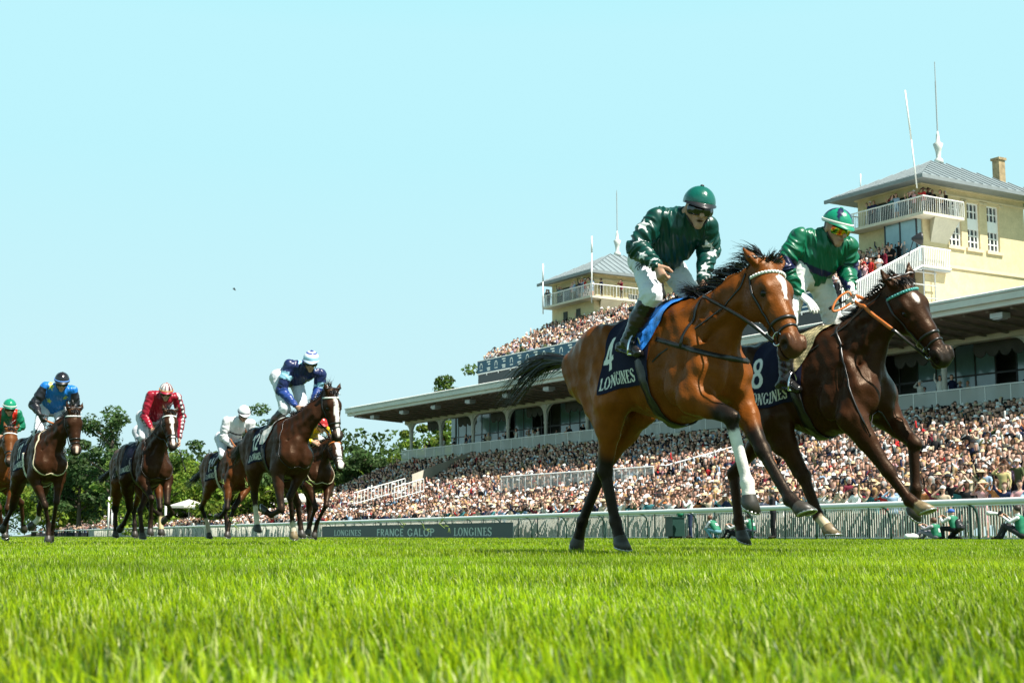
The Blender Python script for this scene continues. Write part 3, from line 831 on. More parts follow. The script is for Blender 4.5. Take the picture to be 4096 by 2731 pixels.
TN, fN = tower(23.4, 18.0, 'cream stone tower with tall white windows, zinc hip roof and chimney, right of the stair', 6.9, 12.0, 12.0, True)
TF, fF = tower(68.8, 18.0, 'distant cream tower rising behind the roof deck, balcony full of people', 8.1, 12.0, 14.0, False)
m = MB(); m.box((.9, 10.35, 28.4), (1.6, 11.1, 31.2), fN); m.box((.8, 10.25, 31.2), (1.7, 11.2, 31.4), fN)
m.build('chimney', mat('sooty_brick', (.36, .27, .15), .9, noise=.35, nscale=3), TN)
# slim masts: the leaning one on the near balcony corner, three on the far tower
m = MB().tube([at(3668, 753, 91.8), at(3645, 560, 91.8)], .05, 6); m.tube([at(3645, 560, 91.8), at(3620, 362, 91.8)], .055, 8); m.build('leaning_mast', M['white'], TN, True)
m = MB().tube([at(3442, 768, 100), at(3442, 696, 100)], .045, 6); m.build('short_mast', M['white'], TN, True)
for u, va, vb, vm in ((2367, 1212, 945, 1010), (2172, 1256, 1055, 1125)):
    Y = 124 if u > 2300 else 131
    m = MB().tube([at(u, va, Y), at(u, vm, Y)], .06, 6); m.tube([at(u, vm, Y), at(u, vb, Y)], .085, 6); m.build('mast', M['white'], TF, True)
# loudspeaker on the tower's corner
m = MB(); p = at(3655, 955, 91.0); m.lathe([(.06, -.1), (.12, 0), (.30, .28), (.32, .36)], (0, 0, 0), 14)
Vh = np.concatenate(m.V); rotm = np.array([[0, 0, 1], [0, 1, 0], [-1, 0, 0]], float)
mm = MB(); mm.add(Vh @ rotm.T * 1.4 + p, m.F); mm.tube([p, p + np.array([-.35, .1, -1.1])], .03, 6); mm.build('horn_loudspeaker', M['dark_metal'], TN, True)

# trees -------------------------------------------------------------------
M['leaf'] = mat('leaves', attr=True, rough=0.6, spec=0.15, transl=0.38)
M['bark'] = mat('bark', (0.09, 0.07, 0.05), 0.9, noise=0.3, nscale=3)
def tree(u, vtop, Y, wid, label, seed, hue=0, trunk=.35, airy=0.0, ntone=1.0, leaf=.42, n=5200, low=0.25):
    """u: photo column of the trunk, vtop: row of the top, Y: distance, wid: crown width (m)"""
    r = np.random.default_rng(seed)
    m_ = ray(u, vtop)[0]; Yn = max(Y, 30.4 / (.4256 + m_) + 32) if u < 1600 else Y; wid *= Yn / Y; leaf *= Yn / Y; trunk *= Yn / Y; Y = Yn
    H = CAM_H + ray(u, vtop)[2] * Y; X = ray(u, vtop)[0] * Y
    T = thing('broadleaf_tree', label, 'tree', (X, Y, 0), 0, 'trees behind the racecourse')
    base = np.array([X, Y, 0.0]); tb = MB(); cz = H * (1 + low) / 2
    top = base + np.array([r.uniform(-.5, .5), 0, H * .8])
    tb.tube(spline([base, base + np.array([r.uniform(-.3, .3), 0, H * .3]), top], 8), np.linspace(trunk, trunk * .25, 8), 8)
    C = []; n = int(n * 1.7)
    nl = 16
    for i in range(nl):
        q = r.uniform(.25, .95); st = base + (top - base) * q
        a = r.uniform(0, 6.28); rad = wid / 2 * r.uniform(.55, 1.0) * math.sqrt(max(.12, 1 - ((q - .52) / .56) ** 2))
        e = st + np.array([math.cos(a) * rad, math.sin(a) * rad * .8, H * r.uniform(.03, .18)])
        e[2] = min(e[2], H * .96)
        mid = (st + e) / 2 + np.array([0, 0, H * .02]) + r.normal(size=3) * .3
        tb.tube(spline([st, mid, e], 5), np.linspace(trunk * .38, trunk * .08, 5), 5)
        C += [e, mid + r.normal(size=3) * .5, e + r.normal(size=3) * np.array([1.3, 1.2, .9])]
    C.append(np.array([X, Y, H * .95]))
    for i in range(int(10 * (1 - airy))): C.append(base + np.array([r.normal() * wid * .2, r.normal() * wid * .2, H * r.uniform(low, .9)]))
    C = np.array(C)
    w = r.uniform(.4, 1.3, len(C)); w /= w.sum()
    k = r.choice(len(C), n, p=w)
    cr = r.uniform(.7, 1.35, len(C)) * wid / 11.0
    dirs = r.normal(size=(n, 3)); dirs /= np.linalg.norm(dirs, axis=1)[:, None]
    P = C[k] + dirs * (cr[k] * r.uniform(.35, 1.05, n) ** .6)[:, None] * np.array([1.25, 1.25, .8])
    P[:, 2] = np.minimum(P[:, 2], H * 1.0); P[:, 2] = np.maximum(P[:, 2], .4)
    nn = dirs + r.normal(size=(n, 3)) * .8 + np.array([0, 0, .5]); nn /= np.linalg.norm(nn, axis=1)[:, None]
    a = np.cross(nn, r.normal(size=(n, 3))); a /= np.linalg.norm(a, axis=1)[:, None]; b = np.cross(nn, a)
    sz = (leaf * .72 * r.uniform(.5, 1.2, n))[:, None]
    V = np.stack([P - a * sz, P - b * sz * .55, P + a * sz, P + b * sz * .55], 1).reshape(-1, 3)
    F = np.arange(4 * n).reshape(n, 4)
    tone = r.uniform(.65, 1.35, len(C))[k] * r.uniform(.75, 1.25, n) * ntone
    c0 = np.array([[.10, .165, .030], [.16, .235, .030], [.070, .125, .040]][hue])
    col = np.repeat(c0[None] * tone[:, None] * (1 + r.normal(size=(n, 3)) * .08), 4, 0)
    link('crown', mesh_from('crown', V, F, False, np.clip(col, 0, 1)), M['leaf'], T)
    tb.build('trunk', M['bark'], T, True)
    return T
TREES = [  # u, vtop, Y, width, label, seed, hue, airy, n, leaf
    (455, 1622, 150, 9.5, 'tall open crowned tree with bare limbs, between the first two groups of horses', 1, 2, .9, 4200, .34),
    (330, 1760, 165, 9, 'shorter dark tree left of the tall open crowned one', 2, 2, .3, 4500, .40),
    (590, 1790, 170, 10, 'mid green bushy tree right of the tall open crowned one', 3, 0, .2, 4500, .42),
    (150, 1800, 175, 12, 'dark tree behind the bay horse at the far left edge', 4, 2, .2, 4500, .42),
    (-60, 1770, 175, 13, 'dark tree cut by the left edge of the view', 5, 2, .2, 4500, .42),
    (770, 1845, 190, 12, 'light green rounded tree above the white parasol', 6, 1, .2, 4800, .42),
    (905, 1830, 200, 12, 'green tree behind the loose white parasol and grazing umbrellas', 7, 1, .2, 4500, .42),
    (1040, 1612, 160, 10, 'tall dark green tree rising between the jockey in white and the jockey in blue', 8, 2, .2, 5200, .38),
    (1130, 1760, 180, 11, 'dark green tree seen under the belly of the dark horse in front', 9, 2, .2, 4800, .42),
    (1250, 1800, 180, 10, 'mid green tree between the dark horses and the stand', 10, 0, .2, 4500, .42),
    (1420, 1778, 165, 8, 'dark crowned tree just left of the canopy tip', 11, 2, .3, 4500, .36),
    (1510, 1838, 175, 11, 'yellow green tree under the canopy tip', 12, 1, .2, 4800, .4),
    (1340, 1850, 170, 10, 'yellow green bush tree under the left end of the canopy', 13, 1, .2, 4500, .4),
    (1690, 1690, 150, 7, 'bright green tree showing through the open end of the boxes', 14, 1, .5, 3600, .34),
    (1884, 1444, 175, 11, 'tree top poking up behind the left end of the blue deck banner', 15, 0, .0, 6500, .40),
    (690, 1900, 150, 12, 'low leafy tree behind the crowd left of the parasol', 17, 1, .1, 4000, .4),
    (250, 1890, 150, 12, 'low leafy tree behind the crowd at the left', 18, 1, .1, 4000, .4),
    (1000, 1890, 150, 11, 'low leafy tree behind the crowd under the horse bellies', 19, 1, .1, 4000, .4),
]
for (u, v, Y, w, lab, sd, hue, airy, n, lf) in TREES:
    tree(u, v, Y, w, lab, sd, hue, .35 if airy < .8 else .42, airy, 1.0, lf, n, .12 if airy < .5 else .28)
# far woodland that closes the view behind the trees
r = np.random.default_rng(99); n = 100000
dw = r.uniform(70, 620, n); ow = r.uniform(48, 66, n); x = F0[0] + FD[0] * dw + FN[0] * ow; y = F0[1] + FD[1] * dw + FN[1] * ow
nb_ = 26000; x[:nb_] = r.uniform(-250, -90, nb_); y[:nb_] = 510 + r.uniform(-12, 12, nb_); dw[:nb_] = 430 + x[:nb_]
hm = (9.5 + 2.4 * np.sin(dw * .11) + 1.6 * np.sin(dw * .29 + 1)) * (1.0 + np.abs(dw) / 420)
hm[:nb_] *= 1.45
z = hm * r.uniform(0, 1, n) ** .6
P = np.column_stack([x, y, z]); d = r.normal(size=(n, 3)); d /= np.linalg.norm(d, axis=1)[:, None]
a = np.cross(d, r.normal(size=(n, 3))); a /= np.linalg.norm(a, axis=1)[:, None]; b = np.cross(d, a); sz = r.uniform(.25, .6, n)[:, None] * (.7 + np.abs(dw) / 400)[:, None]
V = np.stack([P - a * sz, P - b * sz * .6, P + a * sz, P + b * sz * .6], 1).reshape(-1, 3)
tone = (1 + .35 * np.sin(x * .23 + 2) * np.cos(z * .5)) * r.uniform(.7, 1.3, n)
col = np.repeat(np.array([[.075, .13, .032]]) * tone[:, None], 4, 0)
wd = link('woodland', mesh_from('woodland', V, np.arange(4 * n).reshape(n, 4), False, col), M['leaf'])
tag(wd, 'distant strip of mixed green woodland behind the racecourse trees', 'woodland', kind='stuff')

# parasols and poles among the lawn crowd ---------------------------------
M['canvas'] = mat('white_canvas', (.78, .76, .70), .8, transl=0.3, noise=.05, nscale=2)
def parasol(u, v, Y, w, label, closed=False):
    T = at(u, v, Y); P = thing('parasol', label, 'parasol', (T[0], T[1], 0), 0, 'white parasols on the lawn')
    m = MB(); n = 8
    if closed:
        m.lathe([(.03, T[2]), (.30, T[2] - 1.0), (.42, T[2] - 2.4), (.16, T[2] - 2.5)], (T[0], T[1], 0), 10)
    else:
        V = [T] + [T + np.array([w * math.cos(2 * math.pi * i / n), w * math.sin(2 * math.pi * i / n), -.26 * w * 1.15]) for i in range(n)]
        V += [T + np.array([0, 0, -.05])] + [p + np.array([0, 0, -.22]) for p in V[1:]]
        m.add(V, [(0, 1 + i, 1 + (i + 1) % n) for i in range(n)] + [(1 + i, n + 2 + i, n + 2 + (i + 1) % n, 1 + (i + 1) % n) for i in range(n)])
    m.build('canopy', M['canvas'], P)
    MB().tube([(T[0], T[1], 0), (T[0], T[1], T[2] - .04)], .04, 6).build('pole', M['steel'], P)
parasol(757, 1996, 170, 2.65, 'open white parasol above the crowd, right of the jockey in maroon')
parasol(833, 2009, 166, 1.8, 'partly hidden white parasol beside the larger open one')
parasol(858, 1992, 164, .5, 'closed white parasol standing upright beside the open ones', True)
parasol(1205, 1972, 128, 1.9, 'white parasol seen between the legs of the dark horses')
for (u, v, Y, lab) in ((437, 1988, 226, 'white pole standing in the crowd left of the horse with the white blaze'), (450, 2010, 229, 'thinner white pole right behind the taller one'),
                       (664, 2005, 182, 'white pole right of the front legs of the blazed horse')):
    T = at(u, v, Y); MBp = MB().tube([(T[0], T[1], 0), tuple(T)], .15, 6); MBp.tube([tuple(T - np.array([.1, 0, 0])), tuple(T + np.array([.1, 0, 0]))], .09, 6)
    tag(MBp.build('flag_pole', M['white'], None, True), lab, 'pole')
# ------------------------------------------------------------------ horses
M['coat'] = mat('horse_coat', attr=True, rough=0.44, spec=0.20, rvar=.12, micro=.45, noise=0.16, nscale=11, noise2=0.12, n2scale=2.5, bump=0.30, bscale=16, bdist=0.016)
M['coat'].node_tree.nodes['Principled BSDF'].inputs['Specular Tint'].default_value = (1.0, .74, .50, 1)
M['hair_black'] = mat('black_hair', (0.012, 0.010, 0.009), 0.32, 0.6)
M['hoof'] = mat('hoof_horn', (0.040, 0.034, 0.027), 0.45, noise=0.3, nscale=30)
M['hoof_pale'] = mat('pale_hoof_horn', (0.20, 0.145, 0.075), 0.45, noise=0.3, nscale=30)
M['shoe'] = mat('worn_steel', (0.55, 0.54, 0.52), 0.3, metal=0.8)
M['leather'] = mat('black_leather', (0.014, 0.012, 0.011), 0.34, 0.5, noise=0.2, nscale=30)
M['brass'] = mat('brass', (0.75, 0.62, 0.35), 0.25, metal=0.9)
M['chrome'] = mat('bright_steel', (0.75, 0.76, 0.78), 0.18, metal=1.0)
M['eye'] = mat('horse_eye', (0.006, 0.004, 0.003), 0.14, 0.35)
M['cloth'] = mat('saddle_cloth', attr=True, rough=0.8, spec=0.15, bump=0.2, bscale=160, bdist=0.003)
M['orange'] = mat('orange_rubber', (0.62, 0.17, 0.03), 0.5)
M['whiteband'] = mat('white_band', (0.75, 0.78, 0.74), 0.5)
M['tealbead'] = mat('teal_beads', (0.10, 0.42, 0.40), 0.3)
M['cream_strap'] = mat('cream_strap', (0.62, 0.54, 0.36), 0.6)
NAVY = (0.010, 0.011, 0.032); WHITE = (0.78, 0.78, 0.76)

class Horse:
    def __init__(s, u, v, z, head):
        r = ray(u, v); Y = (z - CAM_H) / r[2]
        s.o = np.array([r[0] * Y, Y, 0]); a = math.radians(head)
        s.f = np.array([math.sin(a), -math.cos(a), 0]); s.l = np.array([math.cos(a), math.sin(a), 0])
        s.rz = math.atan2(s.f[1], s.f[0])
    def loc(s, w):
        q = np.asarray(w) - s.o; return np.array([q @ s.f, q @ s.l, q[2]])
    def px(s, u, v, x=None, y=None, z=None):
        r = ray(u, v); c = np.array([0, 0, CAM_H])
        if y is not None: t = (y - (c - s.o) @ s.l) / (r @ s.l)
        elif x is not None: t = (x - (c - s.o) @ s.f) / (r @ s.f)
        else: t = (z - CAM_H) / r[2]
        return s.loc(c + r * t)
    def reach(s, u, v, c, L, near_=True):
        """point on the ray through (u, v) at distance L from local point c"""
        r = ray(u, v); r = np.array([r @ s.f, r @ s.l, r[2]]); r /= np.linalg.norm(r)
        o = s.loc(np.array([0, 0, CAM_H])); b = r @ (o - c); cc = (o - c) @ (o - c) - L * L; D = b * b - cc
        t = -b + (0 if D < 0 else (-1 if near_ else 1) * math.sqrt(D)); return o + r * t
    def P(s, q, default=None):
        """joint: (u, v, 'x'|'y'|'z', value) in the photo or a local triple"""
        if len(q) == 4: return s.px(q[0], q[1], **{q[2]: q[3]})
        return np.array(q, float)

def frame_from(d, hint):
    d = unit(d); n = unit(np.asarray(hint) - d * np.dot(hint, d)); return d, n, np.cross(n, d)

def build_horse(H, name_label, coat, legs, poll, muzzle, h=0.011, tail=None, mane_fly=0.5, mane_len=1.0, number='4', pad=None, browband='whiteband',
                blaze='star', socks=(), reins=None, rein_mat='leather', breast=False, neckstrap=None, leg_black=0.55, group='racehorses in the gallop', face_up=(0.55, 0, 0.8), seed=1,
                lowdark=(0.012, 0.009, 0.008), cloth_text='LONGINES', hg=1.08, hlen=1.0, girth_col='leather', mane_seed=3, muz_dark=1.0, belly=0.0, light=1.0):
    root = thing('racehorse', name_label, 'horse', H.o, H.rz, group)
    F = Field((-1.80, -.62, -.03), (1.45, .62, 2.12), h)
    e = F.ecap; big = 0.05
    # trunk
    xs = [-1.06, -.88, -.62, -.36, -.10, .11, .26]
    cz = [1.32, 1.335, 1.30, 1.25, 1.205, 1.205, 1.19]
    rr = [(.135, .15), (.215, .205), (.235, .265), (.258, .33), (.24, .375), (.205, .345), (.155, .25)]
    F.chain([(x, 0, z - belly * .3) for x, z in zip(xs, cz)], rr, k=.04)
    F.ell((-.02, 0, 1.49), (.26, .075, .135), k=.10)                       # withers
    F.ell((-.82, 0, 1.46), (.24, .15, .08), k=.08)                        # croup
    for sd in (-1, 1):
        F.ell((-.70, .17 * sd, 1.46), (.12, .065, .075), k=.07)              # point of hip
        e((-.02, .11 * sd, 1.50), (.29, .145 * sd, 1.13), (.055, .10), (.075, .11), k=.07)   # shoulder blade
        F.ell((.335, .085 * sd, 1.10), (.085, .08, .14), k=.05)             # breast
        F.ell((-.94, .105 * sd, 1.24), (.19, .115, .21), k=.06)             # buttock
        e((-.10, .27 * sd, 1.46), (-.03, .285 * sd, 1.00), .022, .028, k=.07, op='d')          # behind the shoulder
        e((.20, .205 * sd, 1.30), (.19, .215 * sd, 1.02), .016, .018, k=.05, op='d')           # triceps line
        F.ell((.11, .195 * sd, 1.06), (.10, .06, .13), k=.05)                                   # triceps
        F.ell((-.60, .285 * sd, 1.22), (.06, .045, .16), k=.08, op='d')                         # flank hollow
        e((-1.00, .245 * sd, 1.44), (-.90, .255 * sd, 1.04), .012, .018, k=.05, op='d')         # back of the thigh
        e((-.80, .27 * sd, 1.42), (-.72, .29 * sd, 1.08), .012, .016, k=.05, op='d')
    e((.43, 0, 1.26), (.40, 0, .92), .018, .022, k=.05, op='d')                                  # breast groove
    # neck and head
    pl = H.P(poll); mz = H.reach(muzzle[0], muzzle[1], pl, muzzle[2] if len(muzzle) > 2 else .60) if muzzle[0] > 10 or muzzle[1] > 10 else np.array(muzzle)
    d, n, sv = frame_from(mz - pl, np.array(face_up)); hl = max(1.0, np.linalg.norm(mz - pl) / .60)
    hl = hl * hlen
    def hp(t, m, sd=0.0): return pl + d * t * hl - n * m * hg + sv * sd * hg
    nb = np.array([.10, 0, 1.33]); nm = nb * .45 + pl * .55 + np.array([0.02, 0, .02]); nt_ = hp(.035, .10)
    F.chain([nb, nb * .72 + pl * .28, nm, nt_], [(.14, .265), (.105, .205), (.078, .152), (.07, .12)], up=np.array([-.75, 0, .75]), k=.06)
    nax = unit(nt_ - nb)
    for sd in (-1, 1):
        e(nb + np.array([.05, .10 * sd, .02]), nm + np.array([.04, .05 * sd, -.06]), .06, .04, k=.05)     # jugular groove muscles
        e(nb + np.array([.19, .115 * sd, -.02]), nb * .35 + pl * .65 + np.array([.085, .075 * sd, -.085]), .012, .010, k=.04, op='d')
        e(nb + np.array([-.05, .09 * sd, .14]), nm + np.array([-.03, .055 * sd, .03]), .07, .045, k=.05)
    # head
    F.rs = hg
    e(hp(.00, .075), hp(.16, .085), (.082, .088), (.104, .100), up=n, k=.03)
    e(hp(.16, .085), hp(.36, .085), (.100, .100), (.068, .080), up=n, k=.03)
    e(hp(.36, .075), hp(.565, .078), (.062, .068), (.048, .056), up=n, k=.03)
    for sd in (-1, 1):
        F.ell(hp(.165, .155, .050 * sd), (.125, .108, .044), ax=[d, n, sv], k=.035)       # cheek
        F.ell(hp(.172, .026, .076 * sd), (.050, .026, .024), ax=[d, n, sv], k=.025)        # brow
        F.ell(hp(.212, .047, .104 * sd), (.028, .020, .016), ax=[d, n, sv], k=.010, op='d'); e(hp(.182, .030, .088 * sd), hp(.242, .040, .086 * sd), .009, .007, k=.01); e(hp(.190, .066, .096 * sd), hp(.242, .062, .090 * sd), .006, .006, k=.01)
        e(hp(.25, .085, .072 * sd), hp(.40, .085, .050 * sd), .013, .010, k=.02)           # facial crest
        F.ell(hp(.556, .062, .046 * sd), (.052, .046, .026), ax=[d, n, sv], k=.016)         # nostril wing
        e(hp(.535, .030, .052 * sd), hp(.600, .045, .050 * sd), .015, .013, k=.012); e(hp(.27, .045, .075 * sd), hp(.30, .10, .078 * sd), .010, .008, k=.025)
        F.ell(hp(.582, .064, .074 * sd), (.026, .026, .026), ax=[d, n, sv], k=.008, op='d')
    e(hp(.26, .165), hp(.54, .128), (.040, .040), (.030, .026), up=n, k=.035)            # lower jaw
    F.ell(hp(.602, .090), (.034, .050, .048), ax=[d, n, sv], k=.03)                         # upper lip
    F.ell(hp(.572, .146), (.040, .030, .036), ax=[d, n, sv], k=.02)                        # chin
    e(hp(.56, .122, -.08), hp(.56, .122, .08), (.075, .009), (.075, .009), up=n, k=.008, op='d')
    ears = []
    for sd in (-1, 1):
        b0 = hp(.005, .03, .058 * sd); back = unit(-d * .78 - n * .02 + sv * .52 * sd) if mane_fly > .4 else unit(-d * .72 + n * .25 + sv * .30 * sd)
        tip = b0 + back * .155; mid = b0 + back * .075 + sv * .010 * sd
        e(b0, mid, (.026, .030), (.030, .024), up=n, k=.02); e(mid, tip, (.029, .022), (.006, .006), up=n, k=.008)
        ears.append((b0, back))
        e(b0 + n * .024 + back * .02 + sv * .012 * sd, b0 + back * .125 + n * .016, (.012, .012), (.006, .006), up=n, k=.006, op='d')
    F.rs = 1.0
    # legs
    L = {}
    for key in ('RF', 'LF', 'RH', 'LH'):
        sd = -1 if key[0] == 'R' else 1; q = [H.P(x) for x in legs[key]]
        if key[1] == 'F':
            el, kn, fe, to = q
            sh = np.array([.30, .145 * sd, 1.12]); a1 = unit(kn - el)
            fw = unit(np.cross(np.array([0, 1.0, 0]), -a1)); fw = fw if fw[0] > -.2 or True else -fw
            if fw @ np.array([1, 0, .3]) < 0: fw = -fw
            e(sh, el, (.075, .105), (.078, .105), k=.06)
            e(el, el + (kn - el) * .42, (.078, .100), (.062, .074), up=fw, k=.05); e(el + (kn - el) * .42, kn, (.060, .072), (.043, .044), up=fw, k=.025)
            e(el + fw * .045 + (kn - el) * .10, el + fw * .022 + (kn - el) * .5, .05, .03, k=.03)
            F.ell(kn, (.046, .050, .058), ax=[fw, np.cross(a1, fw), a1], k=.02); e(kn + fw * .018 - a1 * .02, kn + fw * .014 + a1 * .03, .036, .034, k=.015)
            top, r0, r1 = kn, .033, .030
        else:
            st, ho, fe, to = q
            hip = np.array([-.84, .125 * sd, 1.34]); a1 = unit(ho - st)
            e(hip, st, (.12, .20), (.10, .135), k=.07)
            bk = unit(np.array([-.7, 0, -.7]) - a1 * np.dot(np.array([-.7, 0, -.7]), a1))
            e(np.array([-1.05, .115 * sd, 1.30]), st + (ho - st) * .38 + bk * .05, (.10, .12), (.055, .07), k=.06)
            e(st, st + (ho - st) * .45, (.082, .125), (.062, .085), up=bk, k=.05); e(st + (ho - st) * .45, ho, (.058, .075), (.040, .050), up=bk, k=.03)
            e(st + (ho - st) * .5 + bk * .055, ho + bk * .052 - a1 * .05, .022, .018, k=.02)
            c1 = unit(fe - ho); F.ell(ho, (.046, .058, .062), ax=[np.cross(a1, bk), bk, a1], k=.02)
            F.ell(ho + bk * .048 - c1 * .045, .028 * np.ones(3), k=.02)
            top, r0, r1 = ho, .038, .032
        c = unit(fe - top); fb = unit(np.cross(np.array([0, 1.0, 0]), c))     # dorsal side of the cannon
        if fb @ np.array([1, 0, .2]) < 0 and c[2] < -.3: fb = -fb
        p_ = unit(to - fe)
        e(top, fe, (r0, r0 + .006), (r1, r1 + .003), up=fb, k=.02)
        e(top - fb * .028 + c * .05, fe - fb * .024, .016, .016, k=.016)
        F.ell(fe, (.042, .039, .043), ax=[fb, np.cross(c, fb), c], k=.018); F.ell(fe - fb * .026, .026 * np.ones(3), k=.015)
        co = fe + p_ * max(.085, np.linalg.norm(to - fe) - .085)
        e(fe, co, (.033, .034), (.044, .044), k=.02)
        L[key] = (top, fe, to, co, p_, c, fb)
    V, Q = F.mesh(smooth=2)
    Nv = vnormals(V, Q)
    bodyw = sstep(.75, .95, V[:, 2]) * sstep(.75, .45, V[:, 0])
    V = V + Nv * ((.005 * wobble(V * np.array([1, 1, .7]), 17, 6, 1) + .006 * np.clip(1 - 1.6 * np.abs(wobble(V * np.array([1.2, 1, .55]), 12, 6, 3)), -1, 1)) * bodyw)[:, None]
    # coat colour: base, black points, markings
    c0 = np.array(coat, float) * light; col = np.tile(c0, (len(V), 1))
    col *= (1 + .12 * wobble(V, 4.0, seed=seed))[:, None]
    dn = np.array(lowdark)
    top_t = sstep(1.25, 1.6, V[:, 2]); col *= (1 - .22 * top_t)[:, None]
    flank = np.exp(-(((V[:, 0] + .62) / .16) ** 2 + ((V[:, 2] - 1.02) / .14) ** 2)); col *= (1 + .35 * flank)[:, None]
    def mixc(c, w): 
        nonlocal col
        col = col * (1 - w[:, None]) + np.asarray(c)[None] * w[:, None]
    for key, (top, fe, to, co, p_, c, fb) in L.items():
        def dseg(a, b):
            t = np.clip(((V - a) @ (b - a)) / ((b - a) @ (b - a)), 0, 1); return np.linalg.norm(V - a - t[:, None] * (b - a), axis=1), t
        dd, _ = dseg(top, fe); dp, _ = dseg(fe, to)
        up_ = (H.P(legs[key][0]) - top); up_ = up_ * (.55 if key[1] == 'F' else .35)
        du, tu = dseg(top, top + up_)
        near_ = sstep(.16, .07, np.minimum(np.minimum(dd, dp), du + .06 * sstep(.3, 1.0, tu)))
        w = near_ * sstep(1.05, .3, np.where(du < np.minimum(dd, dp), tu, 0)) * (leg_black if not isinstance(leg_black, dict) else leg_black.get(key, .5))
        mixc(dn, np.clip(w * 1.5, 0, 1))
        if key in dict(socks):
            hi, sc = dict(socks)[key]
            a_ = fe + (top - fe) * hi; ds, _ = dseg(a_, to) if hi >= 0 else dseg(fe + (to - fe) * (-hi), to)
            ax_ = unit(to - a_) if hi >= 0 else p_
            al = (V - (a_ if hi >= 0 else fe + (to - fe) * (-hi))) @ ax_ + .012 * wobble(V, 60)
            mixc(np.array(sc), sstep(-.012, .012, al) * sstep(.11, .085, ds))
    hv = V - pl; ht = hv @ d / hl; hm = -(hv @ n) / hg; hs = hv @ sv / hg
    onhead = (ht > -.05) & (ht < .72) & (np.abs(hs) < .16) & (hm < .27) & (hm > -.1)
    mixc(np.array([.022, .017, .015]), onhead * muz_dark * sstep(.44, .585, ht + .02 * wobble(V, 25)))
    mixc(np.array([.016, .012, .010]), onhead * .75 * np.exp(-(((ht - .212) / .040) ** 2 + ((hm - .048) / .030) ** 2 + ((np.abs(hs) - .095) / .04) ** 2)))
    mixc(np.array([.004, .003, .003]), onhead * np.exp(-(((ht - .580) / .030) ** 2 + ((hm - .063) / .028) ** 2 + ((np.abs(hs) - .062) / .026) ** 2) ** 2))  # nostril hollow: its inner shade painted into the colour
    mixc(np.array([.01, .007, .006]), onhead * .8 * np.exp(-((hm - .122) / .010) ** 2) * sstep(.47, .50, ht))  # mouth slit's dark crease painted as a line in the colour
    mixc(np.array([.05, .03, .02]), onhead * .6 * sstep(.06, .03, np.abs(hm - .0) + 0) * sstep(-.03, -.09, ht))
    wh = np.array([.72, .68, .64]); front = sstep(.07, .05, hm)
    wob = .012 * wobble(V, 30)
    if blaze == 'star': mixc(wh, front * (sstep(.031, .024, np.abs(hs - .006 + wob * .5) * (1 + np.maximum(ht - .15, 0) * 14) + np.maximum(.125 - ht, 0) * 1.2) * sstep(.29, .27, ht)))
    if blaze == 'small': mixc(wh, front * sstep(.024, .014, np.hypot(hs, (ht - .15) * .5)))
    if blaze == 'blaze': mixc(wh, front * sstep(.030, .022, np.abs(hs + wob) * (1.0 + .25 * np.cos(ht * 12))) * sstep(.06, .08, ht) * sstep(.60, .56, ht))
    if blaze == 'wide': mixc(wh * .9, sstep(.075, .06, hm) * sstep(.045, .034, np.abs(hs + wob)) * sstep(.04, .07, ht))
    if blaze == 'patch': mixc(wh, front * sstep(.034, .026, np.hypot(hs + wob, (ht - .16) * .42)) + 0); 
    if blaze == 'patch': mixc(wh, front * sstep(.020, .014, np.abs(hs + wob)) * sstep(.2, .25, ht) * sstep(.6, .55, ht))
    if blaze == 'snip': mixc(wh * np.array([1, .8, .7]), front * sstep(.016, .009, np.abs(hs + wob)) * sstep(.50, .52, ht) * sstep(.62, .6, ht)); 
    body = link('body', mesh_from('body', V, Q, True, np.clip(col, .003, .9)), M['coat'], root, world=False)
    tree_ = bvh(V, Q)
    def out(c, dr):
        p, nn = cast(tree_, c, dr)
        if p is None: return None
        return p, (nn if nn @ np.asarray(dr) > 0 else -nn)
    # eyes
    for sd in (-1, 1):
        mb = MB(); mb.lathe([(.001, -.025), (.014, -.020), (.0225, -.011), (.025, 0), (.0225, .011), (.014, .020), (.001, .025)], (0, 0, 0), 12)
        mb.V = [mb.V[0] * hg @ np.array([d, n, sv]) + hp(.212, .048, .0800 * sd)]; mb.build('eye', M['eye'], root, True, world=False)
    # hooves
    for key, (top, fe, to, co, p_, c, fb) in L.items():
        bend = p_ - c * (p_ @ c)
        f_ = fb - p_ * (fb @ p_); f_ = unit(f_); s_ = np.cross(p_, f_)
        sn = unit(p_ * .80 - f_ * .60); su = unit(f_ - sn * (f_ @ sn))
        R = 14; mb = MB(); rings = []
        for q, (rad, lift) in enumerate(((.043, -.012), (.047, .006), (.052, .03), (.060, None), (.058, None))):
            ring = []
            for j in range(R):
                a = 2 * math.pi * j / R; ca, sa = math.cos(a), math.sin(a)
                if lift is not None: ring.append(co + p_ * lift + (f_ * ca * 1.02 + s_ * sa) * rad)
                else: ring.append(co + p_ * .062 + f_ * .012 + sn * (.008 if rad > .059 else .0095) + (su * (ca * 1.14 if ca > 0 else ca) + s_ * sa) * rad)
            rings.append(ring)
        Vh = np.array(rings).reshape(-1, 3); nr = len(rings)
        mb.add(Vh, [(i * R + j, i * R + (j + 1) % R, (i + 1) * R + (j + 1) % R, (i + 1) * R + j) for i in range(nr - 1) for j in range(R)] + [tuple((nr - 1) * R + j for j in range(R))])
        hm_ = M['hoof_pale'] if key in dict(socks) and dict(socks)[key][0] < 0.3 else M['hoof']
        ho_ = mb.build('hoof', hm_, root, True, world=False)
        sh_ = MB(); cen = co + p_ * .062 + f_ * .012 + sn * .0105
        pts = [cen + (su * (math.cos(a) * 1.14 if math.cos(a) > 0 else math.cos(a)) + s_ * math.sin(a)) * .054 for a in np.linspace(-2.5, 2.5, 15)]
